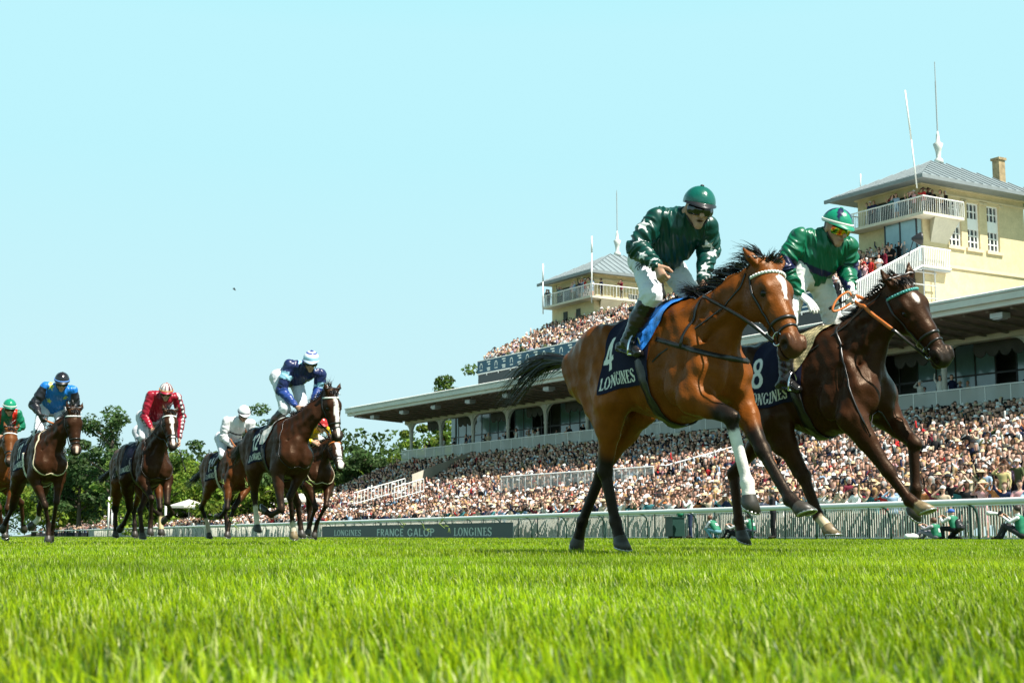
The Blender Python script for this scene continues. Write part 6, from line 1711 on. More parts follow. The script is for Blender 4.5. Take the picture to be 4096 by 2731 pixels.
def spectator_mesh(pose, head, seed=0):
    key = (pose, head, seed)
    if key in _pm: return _pm[key]
    F = Field((-.34, -.46, -.02), (.50, .46, 1.98), .028); fem = seed % 2
    for s in (-1, 1):
        F.chain([(0, .09 * s, .90), (.01, .10 * s, .50), (-.01, .11 * s, .08)], [.085, .062, .05], k=.02); F.ecap((-.02, .11 * s, .05), (.13, .13 * s, .04), .045, .04, k=.02)
    F.chain([(0, 0, .90), (0, 0, 1.12), (0, 0, 1.34)], [(.155 + .02 * fem, .11), (.15 - .02 * fem, .10), (.18, .105)], up=(1, 0, 0), k=.03)
    F.ecap((0, -.15, 1.40), (0, .15, 1.40), .062, .062, k=.04); F.ecap((0, 0, 1.40), (.01, 0, 1.52), .055, .05, k=.02)
    for s, (el, wr) in zip((-1, 1), POSES[pose]):
        F.ecap((0, .18 * s, 1.39), el, .056, .046, k=.02); F.ecap(el, wr, .044, .034, k=.015); F.ecap(wr, np.array(wr) + unit(np.array(wr) - el) * .10, (.036, .026), (.03, .022), k=.01)
    F.ell((.01, 0, 1.645), (.098, .082, .118), k=.02); F.ell((.10, 0, 1.63), (.022, .018, .028), k=.01); F.ell((.03, 0, 1.575), (.065, .058, .05), k=.02)
    if head.endswith('hair'):
        F.ell((-.012, 0, 1.675), (.108, .094, .105), k=.006)
        if fem: F.ecap((-.065, 0, 1.64), (-.075, 0, 1.42), (.085, .05), (.075, .04), up=(1, 0, 0), k=.02)
    elif 'cap' in head: F.ell((-.005, 0, 1.69), (.112, .096, .085), k=.004); F.ell((.12, 0, 1.685), (.075, .075, .016), k=.004)
    else: F.ell((-.005, 0, 1.715), (.10, .09, .085), k=.004); F.ell((0, 0, 1.69), (.20, .19, .020), k=.004)
    V, Q = F.mesh(1)
    sk = SKINS[[0, 1, 2, 0, 3, 1, 2, 4][seed % 8]]; hc = np.array(HEADS[head])
    x, y, z = V.T; col = np.tile(sk, (len(V), 1)); shirt = np.zeros(len(V), np.float32)
    body = (z > .86) & (z < 1.47) & (np.abs(y) < .27) ; armz = np.zeros(len(V), bool)
    for s, (el, wr) in zip((-1, 1), POSES[pose]):
        el, wr = np.array(el), np.array(wr); 
        d_ = np.linalg.norm(V - wr, axis=1); t = np.clip((V - el) @ (wr - el) / ((wr - el) @ (wr - el)), 0, 1); da = np.linalg.norm(V - el - t[:, None] * (wr - el), axis=1)
        sleeve = (da < .075) & (z < 2.2) & ((t < .15) if fem else (t < .85)); bare = (da < .07) & ((t >= .15) if fem else (t >= .85))
        dsh = np.linalg.norm(V - np.array([0, .18 * s, 1.39]) - np.clip((V - np.array([0, .18 * s, 1.39])) @ (el - np.array([0, .18 * s, 1.39])) / .06, 0, 1)[:, None] * (el - np.array([0, .18 * s, 1.39])), axis=1)
        shirt[(dsh < .08)] = 1; shirt[sleeve] = 1; armz |= bare
    shirt[body] = 1; shirt[armz] = 0; shirt[(z > 1.50) & (np.hypot(x, y) < .2)] = 0
    neck = (z > 1.42) & (np.abs(y) < .06) & (x > .03); shirt[neck] = 0
    low = z <= .86; pants = [(.03, .03, .035), (.02, .025, .05), (.16, .13, .09), (.05, .05, .05)][seed % 4]
    if fem and seed % 3 == 0: shirt[low & (z > .5)] = 1; low &= z <= .5; col[low & (z > .1)] = sk
    else: col[low] = pants
    col[z < .08] = (.03, .025, .02)
    hz = z > 1.52
    if head.endswith('hair'):
        hm = hz & ~((x > .035) & (z < 1.70)) ; 
        if fem: hm |= (x < -.05) & (z > 1.38) & (np.abs(y) < .1)
        shirt[hm] = 0; col[hm] = hc
    else:
        brim = (z > 1.672); col[brim & hz] = hc; hm = hz & ~brim & (x < .02); col[hm] = (.03, .02, .015)
    fx = (x > .085) & (np.abs(z - 1.655) < .012) & (np.abs(y) < .062)
    col[fx] = (.02, .015, .015) if seed % 3 else sk * .35
    col[(x > .09) & (np.abs(z - 1.585) < .008) & (np.abs(y) < .03)] = (.32, .10, .09)
    me = mesh_from('spectator', V, Q, True, col); a = me.attributes.new('Shirt', 'FLOAT', 'POINT'); a.data.foreach_set('value', shirt)
    me.materials.append(M['spectator']); _pm[key] = me; return me

r = np.random.default_rng(21)
spots = []       # x, y, z, class
# lawn crowd between the barrier and the terrace, and on up the terrace
def lawn_points():
    out_ = []
    for s in np.arange(-12, 92, .56):
        tf = t_fence(s) + 3.25
        n = int((6.2 - tf) / .64)
        for i in range(n):
            t = tf + (i + r.uniform(-.3, .3) + .2) * .64; ss_ = s + r.uniform(-.28, .28)
            if 5.9 < t: continue
            if -9.1 < t < -7.7: continue
            if any(abs(ss_ - a - (t - 2) * b_) < .55 for a, b_ in ((78, -.7), (34.5, -.42), (14, -.3))) and t > -8: continue
            out_.append((ss_, t))
    return out_
for s, t in lawn_points():
    p = G(s, t, float(bank_z(s, t)) + .02 + .02); spots.append((p[0], p[1], p[2], 0))
front = []
for d in np.arange(-9.5, 62, .52):      # people at the barrier itself
    p = fence(d + r.uniform(-.12, .12), BAR_OFF + .42 + r.uniform(0, .12)); front.append((p[0], p[1], 0.0, 1))
for d in np.arange(62, 330, .62 ):      # far along the rail
    for k in range(19):
        p = fence(d + r.uniform(-.25, .25), BAR_OFF + .45 + k * .8 + r.uniform(-.2, .2)); s, t = G_inv(p[0], p[1])
        if s < 112 and k > 1: continue
        if d > 180 and (k + int(d)) % 3 == 0: continue
        spots.append((p[0], p[1], far_z(BAR_OFF + .45 + k * .8, d), 0))
for s in np.arange(91.3, 112, .6):      # taper past the end of the stand
    tf = t_fence(s) + 3.3
    for t in np.arange(tf, 5, .7):
        p = G(s + r.uniform(-.25, .25), t + r.uniform(-.2, .2), float(bank_z(s, t)) + .03); spots.append((p[0], p[1], p[2], 0))
deck = []
for i in range(13):
    for s in np.arange(D0 + .9, D1 - .5, .56):
        if r.random() < .06: continue
        p = G(s + r.uniform(-.18, .18), 9.25 + i * .75 + r.uniform(-.15, .25), 17.15 + i * .37 + .02); deck.append((p[0], p[1], p[2], 2))
boxes = []
for s in np.arange(-6, 90, .8):
    if r.random() < .5: boxes.append((*G(s + r.uniform(-.3, .3), 6.7 + r.uniform(0, 1.0), 8.5), 3))
    if r.random() < .3: boxes.append((*G(s + r.uniform(-.3, .3), 8.6 + r.uniform(0, 1.5), 8.5), 3))
spots = np.array(spots); front = np.array(front); deck = np.array(deck); boxes = np.array(boxes)
# nearest lawn people become individuals
uv = np.array([pix((x, y, z + 1.5)) for x, y, z, c in spots]); inside = uv[:, 0] < 4140
spots, uv = spots[uv[:, 0] < 4500], uv[uv[:, 0] < 4500]
dist = np.hypot(spots[:, 0], spots[:, 1]); inside = (uv[:, 0] < 4110)
order = np.argsort(np.where(inside, dist, 1e9)); n_ind = 150
ind = spots[order[:n_ind]]; rest = np.delete(spots, order[:n_ind], 0)
fu = np.array([pix((x, y, 1.5))[0] for x, y, z, c in front]); front = front[fu < 4130]
fd = np.argsort(np.hypot(front[:, 0], front[:, 1])); indf = front[fd[:96]]; rest = np.concatenate([rest, front[fd[96:]], deck, boxes])
combos = [(p, h, s) for p in POSES for h in HEADS for s in SHIRTS]
r2 = random.Random(4); wS = {'white': 5, 'black': 4, 'navy': 3, 'beige': 2.5, 'pale blue': 2.5}; wH = {'dark hair': 4, 'brown hair': 3}
combos.sort(key=lambda c: r2.random() ** (1 / (wS.get(c[2], 1) * wH.get(c[1], 1))), reverse=True)
ci = 0; used_c = set()
def spectator(x, y, z, where, rz, pose=None, scale=1.0, group='spectators in the crowd'):
    global ci
    for c in combos:
        if c in used_c: continue
        if pose and c[0] != pose: continue
        used_c.add(c); break
    p, h_, s_ = c; sd = r2.randrange(8)
    o = bpy.data.objects.new('spectator', spectator_mesh(p, h_, sd)); COL.objects.link(o)
    o.location = (float(x), float(y), float(z)); o.rotation_euler = (0, 0, rz); o.scale = (scale,) * 3
    cs = SHIRTS[s_]; f = r2.uniform(.8, 1.15); o.color = (min(cs[0] * f, .85), min(cs[1] * f, .85), min(cs[2] * f, .85), 1)
    art = '' 
    tag(o, f'spectator in {s_} top and {h_.replace("a ", "") if h_.startswith("a ") else h_}, {p}, {where}', 'spectator', group); return o
face0 = math.atan2(-FN[1], -FN[0])
for x, y, z, c in indf:
    spectator(x, y, z, 'at the barrier', face0 + r.uniform(-.2, .8), 'leaning on the barrier' if r2.random() < .42 and sum(1 for q in used_c if q[0] == 'leaning on the barrier') < 60 else None, r.uniform(.94, 1.06))
for x, y, z, c in ind: spectator(x, y, z, 'in the lawn crowd', face0 + r.uniform(-.3, .9), None, r.uniform(.93, 1.07))
# balcony people on the two towers
for T_, f, n, near_ in ((TN, fN, 17, True), (TF, fF, 17, False)):
    for k in range(n):
        a = r.uniform(-.9, 6.4 if near_ else 8.4); b_ = -.75 + r.uniform(0, .3)
        if near_ and k < 5: a, b_ = -.8 + r.uniform(0, .3), -.6 + k * .62
        if not near_ and k < 2: a, b_ = -.8, .4 + 2.6 * k
        p = f(a, b_, 24.99); spectator(p[0], p[1], p[2], 'near tower balcony' if near_ else 'far tower balcony', math.atan2(-GB[1], -GB[0]) + r.uniform(-.3, .6), None, r.uniform(.95, 1.05), 'people on the tower balconies')

# the remaining thousands as one mass: simple shaped figures with raised arms and hats
def lowpoly(kind):
    V, F, R_ = [], [], []       # region: 0 skin 1 shirt 2 hair 3 hat
    def ringtube(rings, reg, n=7, close=True):
        b0 = len(V)
        for (c, ra, rb) in rings:
            for j in range(n):
                a = 2 * math.pi * j / n; V.append((c[0] + ra * math.cos(a), c[1] + rb * math.sin(a), c[2])); R_.append(reg)
        for i in range(len(rings) - 1):
            for j in range(n): F.append((b0 + i * n + j, b0 + i * n + (j + 1) % n, b0 + (i + 1) * n + (j + 1) % n, b0 + (i + 1) * n + j))
        if close:
            k = b0 + (len(rings) - 1) * n
            for j in range(1, n - 2, 2): F.append((k, k + j, k + j + 1, k + j + 2 if j + 2 < n else k + j + 1))
    def arm(p, q, ra, rb, reg, n=4):
        p, q = np.array(p), np.array(q); d = unit(q - p); u = unit(np.cross(d, [0.3, .2, 1])); w = np.cross(d, u); b0 = len(V)
        for c, rr_ in ((p, ra), (q, rb)):
            for j in range(n): a = 2 * math.pi * j / n; V.append(tuple(c + (u * math.cos(a) + w * math.sin(a)) * rr_)); R_.append(reg)
        for j in range(n): F.append((b0 + j, b0 + (j + 1) % n, b0 + n + (j + 1) % n, b0 + n + j))
        F.append((b0 + n, b0 + n + 1, b0 + n + 2, b0 + n + 3))
    ringtube([((0, 0, .0), .10, .15), ((0, 0, .9), .12, .16)], 4, 5, False)
    ringtube([((0, 0, .75), .14, .19), ((0, 0, 1.0), .13, .18), ((0, 0, 1.28), .13, .21), ((0, 0, 1.42), .09, .17), ((0, 0, 1.47), .05, .07)], 1)
    ringtube([((.01, 0, 1.45), .05, .05), ((.03, 0, 1.54), .07, .065), ((.035, 0, 1.63), .085, .08), ((.02, 0, 1.70), .085, .085)], 0, 7, False)
    hat = {3: 3, 8: 4, 11: 3 if False else 4}.get(kind, kind % 3)
    if hat == 3: ringtube([((0, 0, 1.67), .20, .19), ((0, 0, 1.695), .20, .19), ((0, 0, 1.70), .105, .10), ((0, 0, 1.79), .09, .085)], 3)
    elif hat == 4: ringtube([((.03, 0, 1.66), .125, .09), ((0, 0, 1.70), .105, .095), ((0, 0, 1.78), .06, .055)], 3)
    else: ringtube([((-.035, 0, 1.50 if kind % 2 else 1.58), .06, .085), ((-.022, 0, 1.64), .09, .092), ((-.005, 0, 1.72), .09, .09), ((-.005, 0, 1.775), .05, .05)], 2)
    for s, (el, wr) in zip((-1, 1), list(POSES.values())[kind % 7]):
        arm((0, .18 * s, 1.38), el, .06, .05, 1); arm(el, wr, .045, .04, 1 if kind % 2 else 0)
    return np.array(V), F, np.array(R_)
KN = 14; LP = [lowpoly(k) for k in range(KN)]
for i in range(KN):
    V, F, R_ = LP[i]; LP[i] = (V, np.array([list(f) + [f[-1]] * (4 - len(f)) for f in F]), R_)
shw = np.array([9, 2.6, 4.6, 11, 1.3, 1.2, .7, .5, 1.3, 2.6, 1.8, .7, .3, .4]); shw /= shw.sum(); shc_ = np.array(list(SHIRTS.values()))
haw = np.array([6, 3, 1.0, .9]); haw /= haw.sum(); hac = np.array(list(HEADS.values()))[:4]
htw = np.array([.5, .25, .25]); htc = np.array(list(HEADS.values()))[4:]
def mass(name, P, label, yaw0):
    P = P[np.isfinite(P).all(1)]; n = len(P); kind = r.integers(0, KN, n)
    pk = r.random(n); lean = np.isin(kind % 7, [5]) & (pk < .6); kind[lean] = kind[lean] - 1
    Vs, Qs, Cs = [], [], []; off = 0
    for k in range(KN):
        I = np.nonzero(kind == k)[0]; m = len(I)
        if m == 0: continue
        V, F, R_ = LP[k]; yaw = yaw0 + r.uniform(-.5, .9, m); sc = r.uniform(.90, 1.08, m); c, s_ = np.cos(yaw), np.sin(yaw)
        X = (V[None, :, 0] * c[:, None] - V[None, :, 1] * s_[:, None]) * sc[:, None] + P[I, 0][:, None]; Y = (V[None, :, 0] * s_[:, None] + V[None, :, 1] * c[:, None]) * sc[:, None] + P[I, 1][:, None]; Z = V[None, :, 2] * sc[:, None] + P[I, 2][:, None]
        Vs.append(np.stack([X, Y, Z], -1).reshape(-1, 3)); Qs.append((F[None] + (off + np.arange(m) * len(V))[:, None, None]).reshape(-1, 4)); off += m * len(V)
        sk = np.array(SKINS)[r.choice(5, m, p=[.34, .28, .25, .09, .04])] * r.uniform(.85, 1.2, (m, 1)); sh = shc_[r.choice(14, m, p=shw)] * r.uniform(.7, 1.08, (m, 1)); ha = hac[r.choice(4, m, p=haw)] * r.uniform(.6, 1.3, (m, 1)); ht = htc[r.choice(3, m, p=htw)]
        pal = np.stack([sk, sh, ha, ht, np.array([[.03, .032, .04]]) * r.uniform(.4, 2.2, (m, 1))], 1)
        Cs.append(pal[:, R_].reshape(-1, 3))
    V = np.concatenate(Vs); Q = np.concatenate(Qs); C = np.concatenate(Cs)
    me = bpy.data.meshes.new(name); tri = Q[:, 2] == Q[:, 3]
    tot = np.where(tri, 3, 4); loops = np.concatenate([q[:3] if t else q for q, t in zip(Q[:0], tri[:0])] or [np.zeros(0, int)])
    mask = np.ones(Q.shape, bool); mask[tri, 3] = False; loops = Q[mask]
    me.vertices.add(len(V)); me.vertices.foreach_set('co', V.astype(np.float32).ravel()); me.loops.add(len(loops)); me.loops.foreach_set('vertex_index', loops.astype(np.int32)); me.polygons.add(len(Q))
    me.polygons.foreach_set('loop_start', np.concatenate([[0], np.cumsum(tot)[:-1]]).astype(np.int32)); me.polygons.foreach_set('loop_total', tot.astype(np.int32)); me.update(calc_edges=True)
    me.polygons.foreach_set('use_smooth', np.ones(len(Q), bool))
    a = me.attributes.new('Col', 'FLOAT_COLOR', 'POINT'); c4 = np.ones((len(V), 4), np.float32); c4[:, :3] = np.clip(C, 0, .85); a.data.foreach_set('color', c4.ravel())
    o = link(name, me, M['crowd']); tag(o, label, 'crowd', kind='stuff'); return o
mass('crowd', rest, 'dense crowd of spectators filling the lawn, terrace, boxes and roof deck', face0 + .1)
# ------------------------------------------------------------------ photographers and others by the rail
M['vest'] = mat('green_vest', (.004, .17, .085), .7, bump=.3, bscale=20)
M['cloth_attr'] = mat('clothes', attr=True, rough=.8, spec=.2, bump=.3, bscale=22, bdist=.01)
def on_ground(u, off, vfoot=None):
    d = ray_fence(u, off); return fence(d, off, 0.0)
def figure(label, base, rz, J, cols, vest=True, hat=None, hair=(.03, .02, .015), vc=None, h=.016, cat='person', group=None, sc=1.0):
    """one person from joints in a frame facing +x; cols: shirt, trousers, skin, shoes"""
    root = thing('person', label, cat, base, rz, group); j = {k: np.array(v, float) * sc for k, v in J.items()}
    pts = np.array(list(j.values())); F = Field(pts.min(0) - .25, pts.max(0) + .25, h); Vt = Field(pts.min(0) - .25, pts.max(0) + .25, h) if vest else None
    pel, sh = j['pel'], j['sh']; sp = unit(sh - pel); lat = np.array([0, 1.0, 0]); ch = unit(np.cross(lat, sp)); hd = j['head']; fdir = unit(j.get('look', np.array([1.0, 0, -.05])))
    F.chain([pel, pel * .5 + sh * .5, sh - sp * .03], [(.17, .12), (.15, .11), (.18, .11)], up=ch, k=.03); F.ecap(sh + lat * -.16, sh + lat * .16, .065, .065, k=.04); F.ecap(sh, hd, .055, .05, k=.02)
    up_ = unit(np.array([0, 0, 1.0]) - fdir * fdir[2]); hs = np.cross(up_, fdir)
    F.ell(hd + up_ * .02, (.10, .08, .115), ax=[fdir, hs, up_], k=.02); F.ell(hd + fdir * .10 - up_ * .01, (.022, .018, .025), ax=[fdir, hs, up_], k=.01); F.ell(hd + fdir * .035 - up_ * .07, (.06, .055, .045), ax=[fdir, hs, up_], k=.02)
    hr = np.array(hd + up_ * .05 - fdir * .015)
    for s, a in ((-1, 'r'), (1, 'l')):
        S_0 = sh + lat * .18 * s; F.ecap(S_0, j[a + 'el'], .058, .048, k=.02); F.ecap(j[a + 'el'], j[a + 'wr'], .045, .032, k=.015); hand(F, j[a + 'wr'], j[a + 'wr'] - j[a + 'el'], np.array([.2, -s * .6, -.5]), np.array([.3, -s * .3, .8]), .8, 1.2)
        H_ = pel + lat * .09 * s; F.ecap(H_, j[a + 'kn'], .095, .066, k=.03); F.ecap(j[a + 'kn'], j[a + 'an'], .06, .045, k=.02); F.ecap(j[a + 'an'], j[a + 'an'] + np.array([.15, .02 * s, -.03]), .048, .04, k=.02)
    V, Q = F.mesh(1); n = len(V); col = np.tile(np.array(cols[2]), (n, 1))
    def dseg(a, b): t = np.clip((V - a) @ (b - a) / ((b - a) @ (b - a) + 1e-9), 0, 1); return np.linalg.norm(V - a - t[:, None] * (b - a), axis=1), t
    dB, tB = dseg(pel, sh); best = np.full(n, 9.0); lab = np.zeros(n, int)
    def upd(dd, l, r0, ok=True):
        q = dd / r0; m = (q < best) & ok; best[m] = q[m]; lab[m] = l
    upd(dB, 1, .15, tB > .08); upd(dB, 2, .16, tB <= .08)
    for s, a in ((-1, 'r'), (1, 'l')):
        d1, t1 = dseg(sh + lat * .18 * s, j[a + 'el']); upd(d1, 1, .06); d2, t2 = dseg(j[a + 'el'], j[a + 'wr'] + unit(j[a + 'wr'] - j[a + 'el']) * .2); upd(d2, 1, .05, t2 < .52); upd(d2, 0, .05, t2 >= .52)
        d3, t3 = dseg(pel + lat * .09 * s, j[a + 'kn']); upd(d3, 2, .085); d4, t4 = dseg(j[a + 'kn'], j[a + 'an']); upd(d4, 2, .055); d5, t5 = dseg(j[a + 'an'], j[a + 'an'] + np.array([.15, 0, -.03])); upd(d5, 3, .05, t5 > 0)
    upd(np.linalg.norm(V - hd, axis=1), 0, .11)
    col[lab == 1] = cols[0]; col[lab == 2] = cols[1]; col[lab == 3] = cols[3]
    q = V - hd; f_, u_, s_ = q @ fdir, q @ up_, q @ hs; col[(lab == 0) & (np.abs(u_ - .02) < .013) & (f_ > .07) & (np.abs(s_) > .012) & (np.abs(s_) < .05)] = (.03, .02, .02); col[(lab == 0) & (np.abs(u_ + .05) < .009) & (f_ > .07) & (np.abs(s_) < .028)] = (.3, .1, .09)
    link('body', mesh_from('body', V, Q, True, col), M['cloth_attr'], root, world=False)
    Hf = Field(hd - .3, hd + .3, .012)
    if hat is None:
        Hf.ell(hd + up_ * .045 - fdir * .022, (.108, .094, .105), ax=[fdir, hs, up_], k=.01); Hf.ell(hd + fdir * .075 - up_ * .03, (.075, .075, .10), ax=[fdir, hs, up_], k=.012, op='d')
        Vh, Qh = Hf.mesh(1); link('hair', mesh_from('hair', Vh, Qh, True), mat('hair', hair, .5, bump=.4, bscale=60, stretch=(1, 1, .3)), root, world=False)
    else:
        Hf.ell(hd + up_ * .075 - fdir * .005, (.113, .098, .075), ax=[fdir, hs, up_], k=.006); Hf.ell(hd + up_ * .065 + fdir * .13, (.075, .075, .012), ax=[fdir, hs, up_], k=.006)
        Vh, Qh = Hf.mesh(1); link('cap', mesh_from('cap', Vh, Qh, True), mat('cap_cloth', hat, .7), root, world=False)
    if vest:
        Vt.chain([pel + (sh - pel) * .12, pel * .5 + sh * .5, sh - sp * .03], [(.185, .14), (.175, .132), (.195, .128)], up=ch, k=.03); Vt.ecap(sh + lat * -.13, sh + lat * .13, .078, .078, k=.04)
        Vt.ecap(sh + sp * .02, sh + sp * .14, .075, .09, k=.01, op='d')
        Vv, Qv = Vt.mesh(1); link('vest', mesh_from('vest', Vv, Qv, True), M['vest'] if vc is None else mat('jacket', vc, .7), root, world=False)
        # printed number patch on the back and chest
        mb = MB()
        for sgn in (-1, 1):
            c = pel * .45 + sh * .55 + ch * sgn * .139; a_, b_ = lat * .07, sp * .06
            mb.add([c - a_ - b_, c + a_ - b_, c + a_ + b_, c - a_ + b_, ], [(0, 1, 2, 3)])
        mb.build('number_patch', M['ltxt'], root, world=False)
    root.scale = (1, 1, 1); return root, j
def long_lens(label, base, rz, at_, dr, white=True, L=.34):
    d_ = unit(dr); T = thing('camera', label, 'camera', base, rz, 'cameras by the rail'); at_ = np.array(at_, float)
    u = unit(np.cross(d_, [0, 0, 1.0])); w = np.cross(u, d_); mb = MB()
    V = [at_ + d_ * a * .05 + u * b * .075 + w * c * .055 for a in (-1, 1) for b in (-1, 1) for c in (-1, 1)]; mb.add(V, [(0, 1, 3, 2), (4, 6, 7, 5), (0, 4, 5, 1), (2, 3, 7, 6), (0, 2, 6, 4), (1, 5, 7, 3)])
    V = [at_ + w * .055 + d_ * a * .03 + u * b * .03 + w * c * .035 for a in (-1, 1) for b in (-1, 1) for c in (0, 1)]; mb.add(V, [(0, 1, 3, 2), (4, 6, 7, 5), (0, 4, 5, 1), (2, 3, 7, 6), (0, 2, 6, 4), (1, 5, 7, 3)])
    mb.build('camera_body', M['dark_metal'], T, world=False)
    pr = [(0.05, .036), (.12, .040), (.16, .046), (L * .72, .055), (L * .73, .062), (L, .066), (L, .050)]
    MB().tube([at_ + d_ * a for a, _ in pr], [b for _, b in pr], 12).build('lens', M['white'] if white else M['dark_metal'], T, True, world=False); return T
KNEEL = dict(pel=(-.05, 0, .48), sh=(.06, 0, .96), head=(.10, 0, 1.18), rel=(.22, -.24, .78), rwr=(.38, -.10, 1.02), lel=(.24, .24, .80), lwr=(.44, .08, 1.00), rkn=(.30, -.16, .10), ran=(-.08, -.16, .08), lkn=(.34, .16, .52), lan=(.30, .16, .10))
SIT = dict(pel=(-.10, 0, .16), sh=(-.04, 0, .66), head=(.02, 0, .90), rel=(.14, -.24, .52), rwr=(.34, -.10, .72), lel=(.16, .24, .54), lwr=(.42, .08, .72), rkn=(.34, -.18, .46), ran=(.52, -.16, .08), lkn=(.36, .16, .44), lan=(.54, .16, .08))
CROUCH = dict(pel=(-.10, 0, .36), sh=(.16, 0, .78), head=(.30, 0, .96), rel=(.26, -.24, .55), rwr=(.42, -.10, .46), lel=(.28, .24, .55), lwr=(.44, .08, .46), rkn=(.34, -.18, .50), ran=(.06, -.16, .09), lkn=(.36, .16, .48), lan=(.08, .16, .09))
STAND = dict(pel=(0, 0, .95), sh=(.02, 0, 1.43), head=(.06, 0, 1.66), rel=(.06, -.27, 1.16), rwr=(.28, -.16, 1.16), lel=(.06, .27, 1.16), lwr=(.30, .12, 1.18), rkn=(.03, -.11, .50), ran=(0, -.12, .09), lkn=(.02, .11, .50), lan=(-.03, .12, .09))
UPARM = dict(STAND, rel=(.20, -.24, 1.30), rwr=(.24, -.08, 1.56), lel=(.20, .24, 1.30), lwr=(.30, .06, 1.55))
SK = (.55, .33, .23); WS = (.72, .73, .75); BK = (.015, .015, .018); SHO = (.03, .025, .02)
LEFT = math.atan2(FD[1], FD[0]); G_PH = 'photographers in green vests by the rail'
def place(u, off): return on_ground(u, off)
b = place(4072, 1.35); figure('photographer sitting in a pale shirt and green vest, aiming a white lens', b, LEFT + .55, {k: tuple(np.array(v) * (1, 1, .94)) for k, v in SIT.items()}, (WS, (.04, .04, .045), SK, SHO), True, None, group=G_PH)
long_lens('camera with a long white lens held by the sitting photographer', b, LEFT + .55, (.48, -.01, .74), (1, -.1, .08), True, .40)
b = place(3818, 1.25); figure('kneeling photographer in a blue cap with a black backpack over a green vest', b, LEFT + .25, {k: tuple(np.array(v) * (1, 1, .66)) for k, v in KNEEL.items()}, ((.70, .70, .70), BK, SK, SHO), True, (.03, .12, .45), group=G_PH)
bp_ = MB(); Bf = Field((-.42, -.25, .1), (.1, .25, .95), .018); Bf.ecap((-.20, 0, .36), (-.15, 0, .54), (.14, .10), (.12, .09), up=(1, 0, 0), k=.02); Bf.ecap((-.29, 0, .35), (-.27, 0, .42), (.10, .05), (.10, .05), up=(1, 0, 0), k=.02); Vb, Qb = Bf.mesh(1)
bk = link('backpack', mesh_from('backpack', Vb, Qb, True), M['dark_metal']); bk.location = tuple(b); bk.rotation_euler = (0, 0, LEFT + .25); tag(bk, 'black backpack worn by the kneeling photographer in the blue cap', 'backpack')
b = place(3735, 1.30); figure('photographer with brown hair slumped low beside the one in the blue cap', b, LEFT + .3, {k: tuple(np.array(v) * (1, 1, .60)) for k, v in SIT.items()}, ((.40, .38, .42), (.2, .2, .24), SK, SHO), True, None, (.10, .045, .02), group=G_PH)
b = place(2862, 1.2); figure('crouching photographer in pale blue jeans with brown hair tied back', b, LEFT + .35, {k: tuple(np.array(v) * (1, 1, .80)) for k, v in CROUCH.items()}, ((.45, .50, .55), (.16, .34, .42), SK, SHO), True, None, (.12, .05, .025), group=G_PH)
b = place(3004, 1.25); figure('kneeling photographer with dark hair raising a camera, between the near horses', b, LEFT + .45, {k: tuple(np.array(v) * (1, 1, .68)) for k, v in KNEEL.items()}, (WS, (.10, .11, .15), SK, SHO), True, None, group=G_PH)
long_lens('black camera raised by the kneeling photographer between the near horses', b, LEFT + .45, (.50, -.01, .72), (1, 0, .05), False, .22)
b = place(2950, 1.4); figure('photographer squatting behind the brown hind leg, partly hidden', b, LEFT + .4, {k: tuple(np.array(v) * (1, 1, .72)) for k, v in SIT.items()}, ((.6, .6, .62), BK, SK, SHO), True, None, group=G_PH)
b = place(2762, 1.3); figure('man in a white shirt and dark blue jeans beside a green box', b, LEFT + 1.1, UPARM, ((.76, .76, .75), (.025, .04, .085), SK, SHO), False, None, group=None)
b = place(3094, 1.5); figure('bearded cameraman dressed in black with a green vest standing at the rail', b, LEFT + 1.2, STAND, (BK, BK, (.42, .25, .17), SHO), False, None)
b = place(3196, 2.9); figure('woman in a mustard and white patterned dress standing behind the barrier', b, face0, STAND, ((.55, .38, .06), (.55, .50, .40), SK, SHO), False, None, (.10, .05, .03))
b = place(3398, 3.4) + np.array([0, 0, .42]); figure('white haired man in a maroon sweater standing by the video camera', b, face0 + 1.5, STAND, ((.14, .015, .03), (.05, .05, .06), (.62, .38, .30), SHO), False, None, (.70, .69, .67))
b2 = place(3340, 3.3); vt = thing('video_camera', 'black video camera on a tripod beside the man in maroon', 'video camera', b2, face0 + .7)
mb = MB().box((-.16, -.07, 1.52), (.18, .07, 1.70)); mb.tube([(.18, 0, 1.61), (.30, 0, 1.61), (.34, 0, 1.61), (.44, 0, 1.61)], [.05, .05, .075, .08], 10); mb.build('camera_body', M['dark_metal'], vt, world=False)
for a in (0, 2.1, 4.2): MB().tube([(0, 0, 1.5), (.42 * math.cos(a), .42 * math.sin(a), 0)], .018, 6).build('leg', M['dark_metal'], vt, world=False)
b = place(3400, 4.6) + np.array([0, 0, .75]); figure('man in a navy jacket filming over the crowd with a small camera', b, face0 + .9, UPARM, ((.02, .028, .06), BK, SK, SHO), False, None)
b = place(3100, 4.2) + np.array([0, 0, .55]); figure('steward in a green numbered vest standing above the crowd behind the cameraman', b, face0 + .2, STAND, ((.5, .5, .5), BK, SK, SHO), True, None)
b = place(2768, 2.9); figure('woman in a red and white checked shirt behind the man in the white shirt', b + np.array([.55, .2, .1]), face0 + .4, STAND, ((.66, .10, .18), BK, SK, SHO), False, None, (.05, .03, .02))
